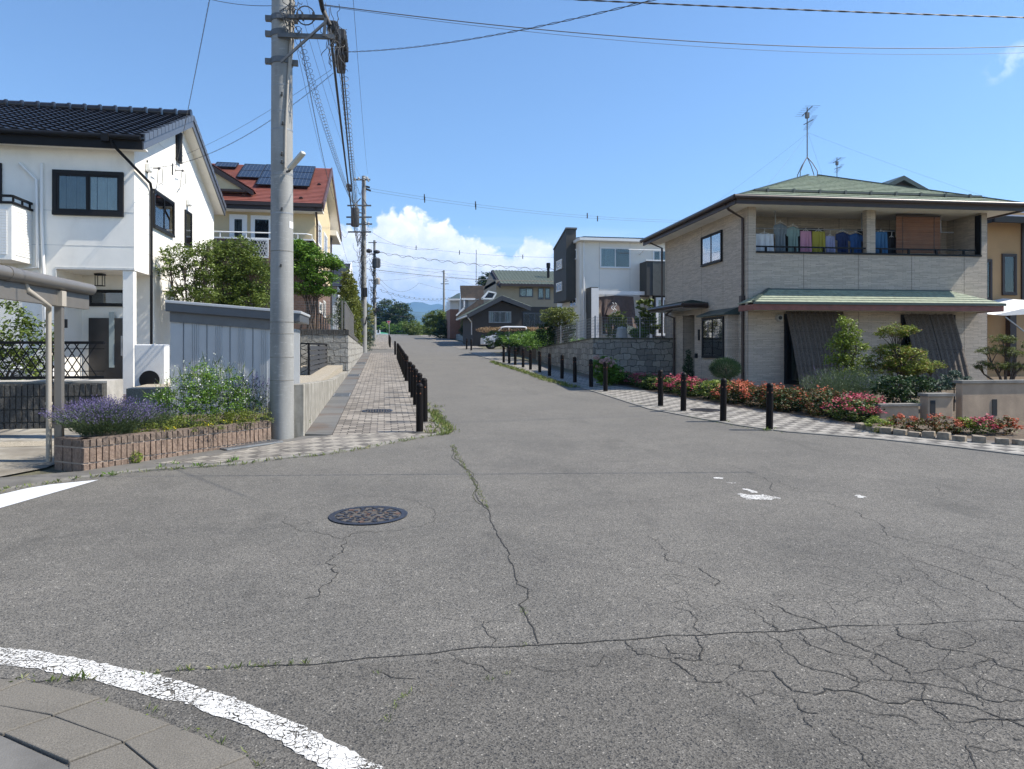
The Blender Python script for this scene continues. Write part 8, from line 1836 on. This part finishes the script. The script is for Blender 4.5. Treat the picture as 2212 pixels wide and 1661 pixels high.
# small balcony awning between the wings
m = MB(); a, b, c, d = A(1165, 985, 60), A(1225, 920, 60), A(1295, 935, 60), A(1265, 985, 60); m.bar(a, b, .12); m.bar(d, c, .12); m.bar(a, d, .12); m.bar(b, c, .12); m.build('terrace_frame', M_WTRIM, t)
m = MB(); m.prism([a + V((.2,.1,0)), b + V((.1,.1,0)), c + V((-.1,.1,0)), d + V((-.1,.1,0))], (0, 1.5, 0)); m.build('terrace_glazing', M_SOLAR, t)
# brown shingled house
Yk = 80; t = thing('brown_shingled_house', (10, Yk, 2.5), 'house with brown shingled roofs and white gutters left of the green tiled house', 'house')
B = lambda x, y, dy=0: aY(*zf(x, y), Yk+dy)
a, b = B(978, 868), B(1255, 868); c, d = B(1255, 985), B(985, 985); m = MB(); m.prism([d, c + V((2, 0, 0)), b + V((2, 0, 0)), a], (0, .5, 0)); e1, e2 = B(1110, 990, -2), B(940, 1135, -4); m.hexa([B(940, 1135, -4), B(1110, 1260, -4), B(1110, 1260, 0), B(940, 1135, 0), B(1150, 985, -4), B(1260, 985, -4), B(1260, 985, 0), B(1150, 985, 0)]); m.build('roof', M_SLATEB, t)
m = MB(); m.hexa([B(862, 990, 2), B(975, 990, 2), B(975, 990, 8), B(862, 990, 8), B(960, 935, 5), B(975, 935, 5), B(975, 935, 6), B(960, 935, 6)]); m.build('roof', M_ROOFDG, t, label='dark tiled left roof')
m = MB(); x0, x1 = B(885, 1100, 3).x, B(1010, 1100, 3).x; zt = B(900, 995, 3).z; zm_ = B(900, 1078, 3).z; m.box(x0, x1, Yk+3, Yk+8, zm_, zt); m.box(B(985, 1000).x, B(1260, 1000).x, Yk+.5, Yk+6, zm_-.5, B(1000, 985).z); m.build('wall', M_WTRIM, t)
m = MB(); m.box(x0, x1, Yk+2.9, Yk+8, 2.5, zm_); m.box(x1, x1+9, Yk+.4, Yk+8, 2.5, zm_-.5); m.build('wall', simple('brick_brown_wall', (.25, .13, .09), .8), t, label='reddish brown lower wall')
m = MB(); m.bar(B(862, 992, 1.8), B(972, 992, 1.8), .2); m.bar(B(988, 988, -.1), B(1108, 988, -.1), .2); m.bar(B(1012, 1000, -.1), B(1012, 1060, -.1), .15); m.bar(B(940, 1135, -4.1), B(1012, 1065, -4.1), .15); m.build('gutter', M_WTRIM, t)
px_win(t, zf(948, 1010), zf(990, 1062), Yk+3, mat=M_WTRIM, fw=.1, panes=1); m = MB(); m.box(B(985, 1000).x, B(1050, 1000).x, Yk+.35, Yk+.5, B(1000, 1075).z, B(1000, 990).z); m.build('side_panel', M_AC, t)
m = MB(); p = B(1118, 870, 2); m.bar(p, p + V((0, 0, 4.2)), .06); m.build('mast', M_STEELD, t)
# corner stone wall across the side street and planting on it
C2 = G(1023, 741); Ys2 = C2.y + .6; zwt = aY(1040, 717, Ys2).z
t = thing('corner_stone_wall', (C2.x, Ys2, C2.z), 'stone patterned garden wall at the far street corner behind the motorcycle', 'wall')
xs2 = aY(1024, 730, Ys2).x; m = MB(); m.box(xs2, xs2+11, Ys2, Ys2+.25, 1, zwt); m.prism([(xs2, Ys2+.26, 1), (xs2, Ys2+22, 1), (xs2, Ys2+22, zwt+.1), (xs2, Ys2+.26, zwt-.003)], (.25, 0, 0)); m.build('wall', M_STONEW, t)
m = MB(); m.box(xs2-.03, xs2+11, Ys2-.03, Ys2+.25, zwt, zwt+.08); m.build('coping', M_CONCD, t); m = MB(); m.box(xs2+.25, xs2+14, Ys2+.25, Yw+6, 1, zwt-.05); m.build('retained_soil', M_DIRT, t)
def fb(x, y, Y, rx, ry, rz): q = zf(x, y); return pb(q[0], q[1], Y, rx, ry, rz)
Yp = Ys2 + 1
tree('shrub', (aY(1048, 715, Yp).x, Yp, zwt), 'pale spiky rosemary bush on the far corner stone wall', 'shrub', [fb(1165, 1240, Yp, .95, .6, .5), fb(1190, 1225, Yp, .7, .6, .5)], 2600, .14, L_LAVG, stems=False, seed=701, aspect=.2)
tree('shrub', (aY(1012, 700, Yp+2).x, Yp+2, zwt), 'yellowish shrub at the left end of the far corner stone wall', 'shrub', [fb(1045, 1205, Yp+3, .8, .8, .8), fb(1060, 1190, Yp+3, .6, .8, .6)], 3000, .15, L_YEL, r0=.04, seed=702)
tree('shrub', (aY(1015, 715, Yp).x, Yp+1, zwt), 'dark green shrub under the yellowish one at the far corner', 'shrub', [fb(1050, 1260, Yp+1, 1.0, .6, .45), fb(1090, 1255, Yp+1, .8, .6, .4), fb(1030, 1290, Yp+1, .7, .5, .4)], 2600, .13, L_DARK, stems=False, seed=703)
Yd_ = 47.5
for i, (x0, x1, lb_) in enumerate(((1200, 1460, 'left part of the dry reddish hedge top'), (1460, 1780, 'right part of the dry reddish hedge top'))):
    tree('hedge', (aY(*zf((x0+x1)/2, 1280), Yd_+2).x, Yd_+2, 2), lb_ + ' before the dark brown wing', 'hedge', [fb(x0 + (x1-x0)*f, 1262, Yd_+2, .9, .6, .22) for f in (.1, .35, .6, .85)], 3000, .09, L_DRY, stems=False, seed=704+i)
for i, (x, y, rx, rz_, mt, lb_) in enumerate(((1300, 1340, 1.0, .5, L_GREEN, 'green shrub under the dry hedge, left'), (1430, 1350, 1.2, .5, L_BRIGHT, 'bright green shrub under the dry hedge, middle'), (1560, 1350, 1.2, .55, L_BRIGHT, 'bright green shrub under the dry hedge, right'), (1690, 1340, 1.0, .6, L_LIME, 'pale green shrub below the right end of the dry hedge'), (1600, 1420, 1.6, .4, L_DARK, 'dark ground hugging shrub above the right pavement'))):
    tree('shrub', (aY(*zf(x, y+40), 40).x, 40, 1.6), lb_, 'shrub', [fb(x, y, 40, rx*.8, .8, rz_), fb(x+60, y+10, 40, rx*.6, .8, rz_*.8)], 2600, .10, mt, stems=False, seed=710+i, clump=.12)
# white car parked before the dark wing (seen softly)
def car(c, rz, label, paint, L_=3.9, Wd=1.6, H2=1.5, name='parked_car'):
    t = thing(name, c, label, 'car', rz=rz); Mx = wmat(t); 
    sec = [(-L_/2, .35, .75), (-L_/2+.1, .3, .92), (-L_*.25, .28, 1.0), (L_*.42, .28, .95), (L_/2-.08, .3, .85), (L_/2, .35, .6)]
    m = MB(Mx); pr = [(-L_/2, .3), (-L_/2, .8), (-L_/2+.1, .98), (L_*.22, 1.0), (L_*.45, .86), (L_/2, .7), (L_/2, .3)]; m.prism([(x, -Wd/2, z) for x, z in pr], (0, Wd, 0)); m.build('body', paint, t, bevel=.06)
    m = MB(Mx); cb = [(-L_*.42, .97), (-L_*.36, H2-.04), (-L_*.28, H2), (L_*.06, H2), (L_*.14, H2-.06), (L_*.28, .99)]; m.prism([(x, -Wd/2+.07, z) for x, z in cb], (0, Wd-.14, 0)); m.build('cabin', paint, t, bevel=.05)
    m = MB(Mx)
    for y in (-Wd/2+.062, Wd/2-.07): m.prism([(-L_*.37, y, 1.02), (-L_*.33, y, H2-.1), (-L_*.02, y, H2-.1), (-L_*.02, y, 1.02)], (0, .008, 0)); m.prism([(.0, y, 1.02), (.0, y, H2-.1), (L_*.12, y, H2-.1), (L_*.23, y, 1.02)], (0, .008, 0))
    m.prism([(L_*.155, -Wd/2+.15, H2-.1), (L_*.155, Wd/2-.15, H2-.1), (L_*.285, Wd/2-.12, 1.02), (L_*.285, -Wd/2+.12, 1.02)], (.012, 0, .01)); m.build('window', M_INT, t)
    for x in (-L_*.32, L_*.32):
        for y in (-Wd/2+.02, Wd/2-.2):
            m = MB(Mx); m.cyl((x, y, .29), (x, y+.18, .29), .29, n=20); w = m.build('wheel', M_TYRE, t); m = MB(Mx); m.cyl((x, y-.005 if y < 0 else y+.18, .29), (x, y+.0 if y < 0 else y+.19, .29), .17, n=14); m.build('rim', M_STEEL, w)
    for y in (-Wd/2+.2, Wd/2-.2): m = MB(Mx); m.box(L_/2-.1, L_/2+.01, y-.14, y+.14, .66, .78); m.build('headlight', M_STEEL, t, bevel=.02)
    for y in (-Wd/2+.12, Wd/2-.12): m = MB(Mx); m.box(-L_/2-.01, -L_/2+.05, y-.07, y+.07, .65, .95); m.build('tail_light', M_REDS, t)
    return t
cp = aY(1098, 735, 49.2); car((cp.x, 49.8, g(49.8)), rad(180), 'white car parked in front of the dark brown wing, half hidden by the greenery', M_CARW, 3.6, 1.5, 1.6)
# fallen motorcycle at the corner
mp_ = G(1037, 746); t = thing('motorcycle', (mp_.x, mp_.y, mp_.z), 'small white and black motorcycle lying on its side by the far corner wall', 'motorcycle', rz=rad(20)); Mx = wmat(t) @ Matrix.Rotation(rad(52), 4, 'X') @ Matrix.Translation(V((0, 0, .05)))
def torus(m, c, R, r, n=22, k=7):
    c = V(c); vs = []
    for i in range(n):
        a = 2*math.pi*i/n
        for j in range(k): b = 2*math.pi*j/k; q = R + r*math.cos(b); vs.append(c + V((q*math.cos(a), r*math.sin(b), q*math.sin(a))))
    m.add(vs, [(i*k+j, i*k+(j+1) % k, ((i+1) % n)*k+(j+1) % k, ((i+1) % n)*k+j) for i in range(n) for j in range(k)])
for x, R, mt in ((-.62, .26, M_BLKM), (.68, .30, M_REDS)):
    m = MB(Mx); torus(m, (x, 0, .3), R, .05); w = m.build('wheel', M_TYRE, t, smooth=True); m = MB(Mx); torus(m, (x, 0, .3), R-.06, .02); [m.bar((x, 0, .3), (x+(R-.06)*math.cos(a), 0, .3+(R-.06)*math.sin(a)), .02) for a in (0, 1.05, 2.1, 3.14, 4.2, 5.2)]; m.build('rim', mt, w, smooth=True)
m = MB(Mx); m.tube([(-.5, 0, .55), (-.1, 0, .5), (.2, 0, .45), (.42, 0, .75)], .06, 8); m.tube([(.42, 0, .9), (.68, .0, .3)], .035, 8); m.box(-.25, .2, -.12, .12, .25, .5); m.build('frame', M_BLKM, t)
m = MB(Mx); m.ball((.12, 0, .68), (.28, .14, .14)); m.ball((-.6, 0, .68), (.24, .1, .07)); m.ball((.66, 0, .62), (.2, .07, .05)); m.build('fairing', M_CARW, t, smooth=True)
m = MB(Mx); m.ball((-.28, 0, .72), (.32, .13, .06)); m.build('seat', M_BLKM, t, smooth=True)
m = MB(Mx); m.tube([(.38, -.34, .98), (.42, -.15, .92), (.42, .15, .92), (.38, .34, .98)], .02, 6); m.build('handlebar', M_STEEL, t); m = MB(Mx); m.ball((.5, 0, .82), (.08, .1, .1)); m.build('headlight', M_STEEL, t, smooth=True)
# yield style stop sign at the far end of the left pavement
Ysg = 88; xg = aY(839.8, 700, Ysg).x; t = thing('stop_sign', (xg, Ysg, g(Ysg)), 'red downward triangle stop sign on a grey post at the end of the left pavement', 'traffic sign')
zt, zb_ = aY(840, 693, Ysg).z, aY(840, 701.3, Ysg).z; hw = (aY(844.6, 690, Ysg).x - aY(835, 690, Ysg).x)/2
m = MB(); m.tube([(xg+.05, Ysg+.05, g(Ysg)-.1), (xg+.05, Ysg+.05, zt+.05)], .04, 8); m.build('post', M_STEEL, t)
m = MB(); m.prism([(xg-hw, Ysg, zt), (xg+hw, Ysg, zt), (xg, Ysg, zb_)], (0, .03, 0)); m.build('panel', M_WSIGN, t)
m = MB(); k = .88; zc = zt - (zt-zb_)*.06; m.prism([(xg-hw*.84, Ysg-.006, zc), (xg+hw*.84, Ysg-.006, zc), (xg, Ysg-.006, zb_+(zt-zb_)*.09)], (0, .006, 0)); m.build('red_face', M_REDS, t)
try:
    cu = bpy.data.curves.new('sign_text', 'FONT'); cu.body = '止まれ'; cu.size = hw*.52; cu.align_x = 'CENTER'; cu.extrude = .002
    tx = bpy.data.objects.new('sign_text', cu); COL.objects.link(tx); bpy.context.view_layer.update(); me = bpy.data.meshes.new_from_object(tx.evaluated_get(bpy.context.evaluated_depsgraph_get())); bpy.data.objects.remove(tx)
    o = bpy.data.objects.new('lettering', me); COL.objects.link(o); me.materials.clear(); me.materials.append(M_WSIGN); o.parent = t; o.rotation_euler = (rad(90), 0, 0); o.location = (0, -.012, zc - g(Ysg) - (zt-zb_)*.46)
except Exception as e: print('text', e)
# kei truck with green cover crossing at the end
kt = thing('small_truck', (aY(824, 740, 170).x, 170, g(170)), 'small white truck with a green cover crossing at the end of the left pavement', 'truck'); c = wmat(kt).translation; x0 = aY(815, 735, 170).x; x1 = aY(838, 735, 170).x; gg = g(170)
m = MB(); m.box(x0-.6, x0+.7, 169.3, 170.7, gg+.5, gg+1.85); m.build('cab', M_CARW, kt, bevel=.08); m = MB(); m.box(x0+.05, x0+.45, 169.28, 169.3, gg+1.25, gg+1.9); m.build('window', M_INT, kt)
m = MB(); m.box(x0+.5, x1, 169.3, 170.7, gg+.5, gg+1.05); m.build('bed', M_CARW, kt, bevel=.02); m = MB(); m.hexa([(x0+.5, 169.3, gg+1.05), (x1, 169.3, gg+1.05), (x1, 170.7, gg+1.05), (x0+.5, 170.7, gg+1.05), (x0+.5, 169.6, gg+1.5), (x1-.1, 169.6, gg+1.2), (x1-.1, 170.4, gg+1.2), (x0+.5, 170.4, gg+1.5)]); m.build('cover', M_GREENT, kt)
for x in (x0+.1, x1-.4):
    for y in (169.3, 170.55): m = MB(); m.cyl((x, y-.02, gg+.3), (x, y+.16, gg+.3), .3, n=16); m.build('wheel', M_TYRE, kt)
# far trees
tree('tree', (aY(850, 740, 192).x, 192, 3.6), 'large dark green round tree at the far left end of the street', 'tree', [pb(838, 668, 192, 3.6, 3.4, 2.8), pb(862, 682, 192, 3.4, 3.4, 2.8), pb(825, 690, 192, 2.8, 3.4, 3.2), pb(838, 705, 192, 4.2, 3.4, 3.0), pb(868, 665, 192, 1.9, 2.3, 1.3), pb(880, 690, 192, 1.9, 2.3, 1.7), pb(862, 710, 192, 3.4, 3.0, 2.3)], 16000, .48, leafmat('leaf_far_dark', (.02, .05, .018), (.075, .12, .035)), r0=.5, seed=730, clump=.65, cn=22)
tree('tree', (aY(942, 740, 96).x, 96, 3), 'rounded green tree beside the distant slim pole', 'tree', [pb(945, 682, 96, 1.5, 1.5, .8), pb(932, 692, 96, 1.2, 1.4, .8), pb(952, 695, 96, 1.4, 1.4, 1.0), pb(940, 710, 96, 1.6, 1.4, 1.0)], 9000, .22, L_GREEN, r0=.2, seed=731, clump=.3)
tree('tree', (aY(970, 740, 88).x, 88, 3), 'dark tree mass shading the right side of the far road', 'tree', [pb(965, 705, 88, 1.4, 1.5, .9), pb(985, 712, 88, 1.5, 1.5, 1.0), pb(958, 722, 88, 1.2, 1.5, .8), pb(985, 730, 88, 1.6, 1.5, .8)], 9000, .2, L_DARK, r0=.2, seed=732, clump=.3)
tree('tree', (aY(1052, 620, 95).x, 95, 3), 'dark tree top rising behind the roof of the brown shingled house', 'tree', [pb(1052, 600, 95, .9, 1, .7), pb(1044, 612, 95, .9, 1, .8), pb(1056, 612, 95, .8, 1, .8), pb(1050, 640, 95, 1, 1, 1.6)], 5000, .22, L_DARK, r0=.15, seed=733, clump=.3)
tree('hedge', (1.5, 188, 3.6), 'long low sunlit hedge across the end of the street', 'hedge', [((x, 188, 6.0), (3.5, 1.5, 1.9)) for x in (-10, -5, 0, 5, 10, 15)], 9000, .4, L_BRIGHT, stems=False, seed=734, clump=.5)
for i, (px, Y) in enumerate(((888, 112), (905, 118), (775, 60))):
    if i < 2: tree('tree', (aY(px, 720, Y).x, Y, 3.4), ['small green tree left of the road end', 'low green tree closing the view at the road end'][i], 'tree', [pb(px, 708, Y, 1.6, 1.5, 1.2 - .3*i), pb(px+8, 716, Y, 1.5, 1.5, .9)], 3500, .22, L_GREEN, r0=.15, seed=740+i, clump=.3)
# distant hills in ridges
def ridge(name, Y, prof, depth, seed, mat):
    r = random.Random(seed); vs = []; n = 160; pxs = [p[0] for p in prof]
    def hgt(px):
        for (a, za), (b, zb_) in zip(prof[:-1], prof[1:]):
            if a <= px <= b: return za + (zb_-za)*(px-a)/(b-a)
        return prof[-1][1]
    rows = 12
    for j in range(rows+1):
        f = j/rows
        for i in range(n+1):
            px = pxs[0] + (pxs[-1]-pxs[0])*i/n; top = aY(px, hgt(px), Y); nz_ = 1 + .02*math.sin(i*.9+j)*math.sin(i*.37)
            vs.append((top.x*(1 - .35*(1-f)*.2), Y - depth*(1-f), max(0, top.z*f**1.15*nz_ + (r.uniform(-8, 8) if 0 < j else 0))))
    m = MB(); m.add(vs, [(j*(n+1)+i, j*(n+1)+i+1, (j+1)*(n+1)+i+1, (j+1)*(n+1)+i) for j in range(rows) for i in range(n)]); o = m.build(name, mat, smooth=True); o['kind'] = 'structure'; return o
M_HILL = simple('forested_hill', (.045, .075, .04), .95, var=.4, scale=.004)
ridge('hills', 6500, [(-400, 700), (200, 690), (500, 685), (700, 672), (800, 668), (850, 662), (862, 656), (884, 659), (896, 653), (904, 651), (914, 653), (922, 658), (934, 659), (946, 657), (958, 660), (975, 662), (1000, 665), (1060, 672), (1200, 680), (1600, 690), (2400, 700)], 1800, 5, M_HILL)
ridge('hills', 4200, [(-400, 716), (500, 706), (800, 692), (866, 678), (890, 672), (905, 670), (925, 676), (960, 683), (1000, 690), (1300, 700), (2400, 712)], 1200, 6, M_HILL)
# haze over the valley
m = MB(); m.box(-9600, 9600, -200, 9600, -1.2, 500); hz = m.build('haze', simple('haze_surface', (1, 1, 1)), loc=(0, 0, 0)); hz['kind'] = 'stuff'
hm = bpy.data.materials.new('haze'); hm.use_nodes = True; hm.node_tree.nodes.clear(); ho = hm.node_tree.nodes.new('ShaderNodeOutputMaterial'); hv = hm.node_tree.nodes.new('ShaderNodeVolumePrincipled')
hv.inputs['Color'].default_value = (.30, .58, 1.0, 1); hv.inputs['Density'].default_value = 1.7e-4; hv.inputs['Anisotropy'].default_value = .2; hm.node_tree.links.new(hv.outputs[0], ho.inputs['Volume']); hz.data.materials.clear(); hz.data.materials.append(hm)
SC.cycles.volume_bounces = 0
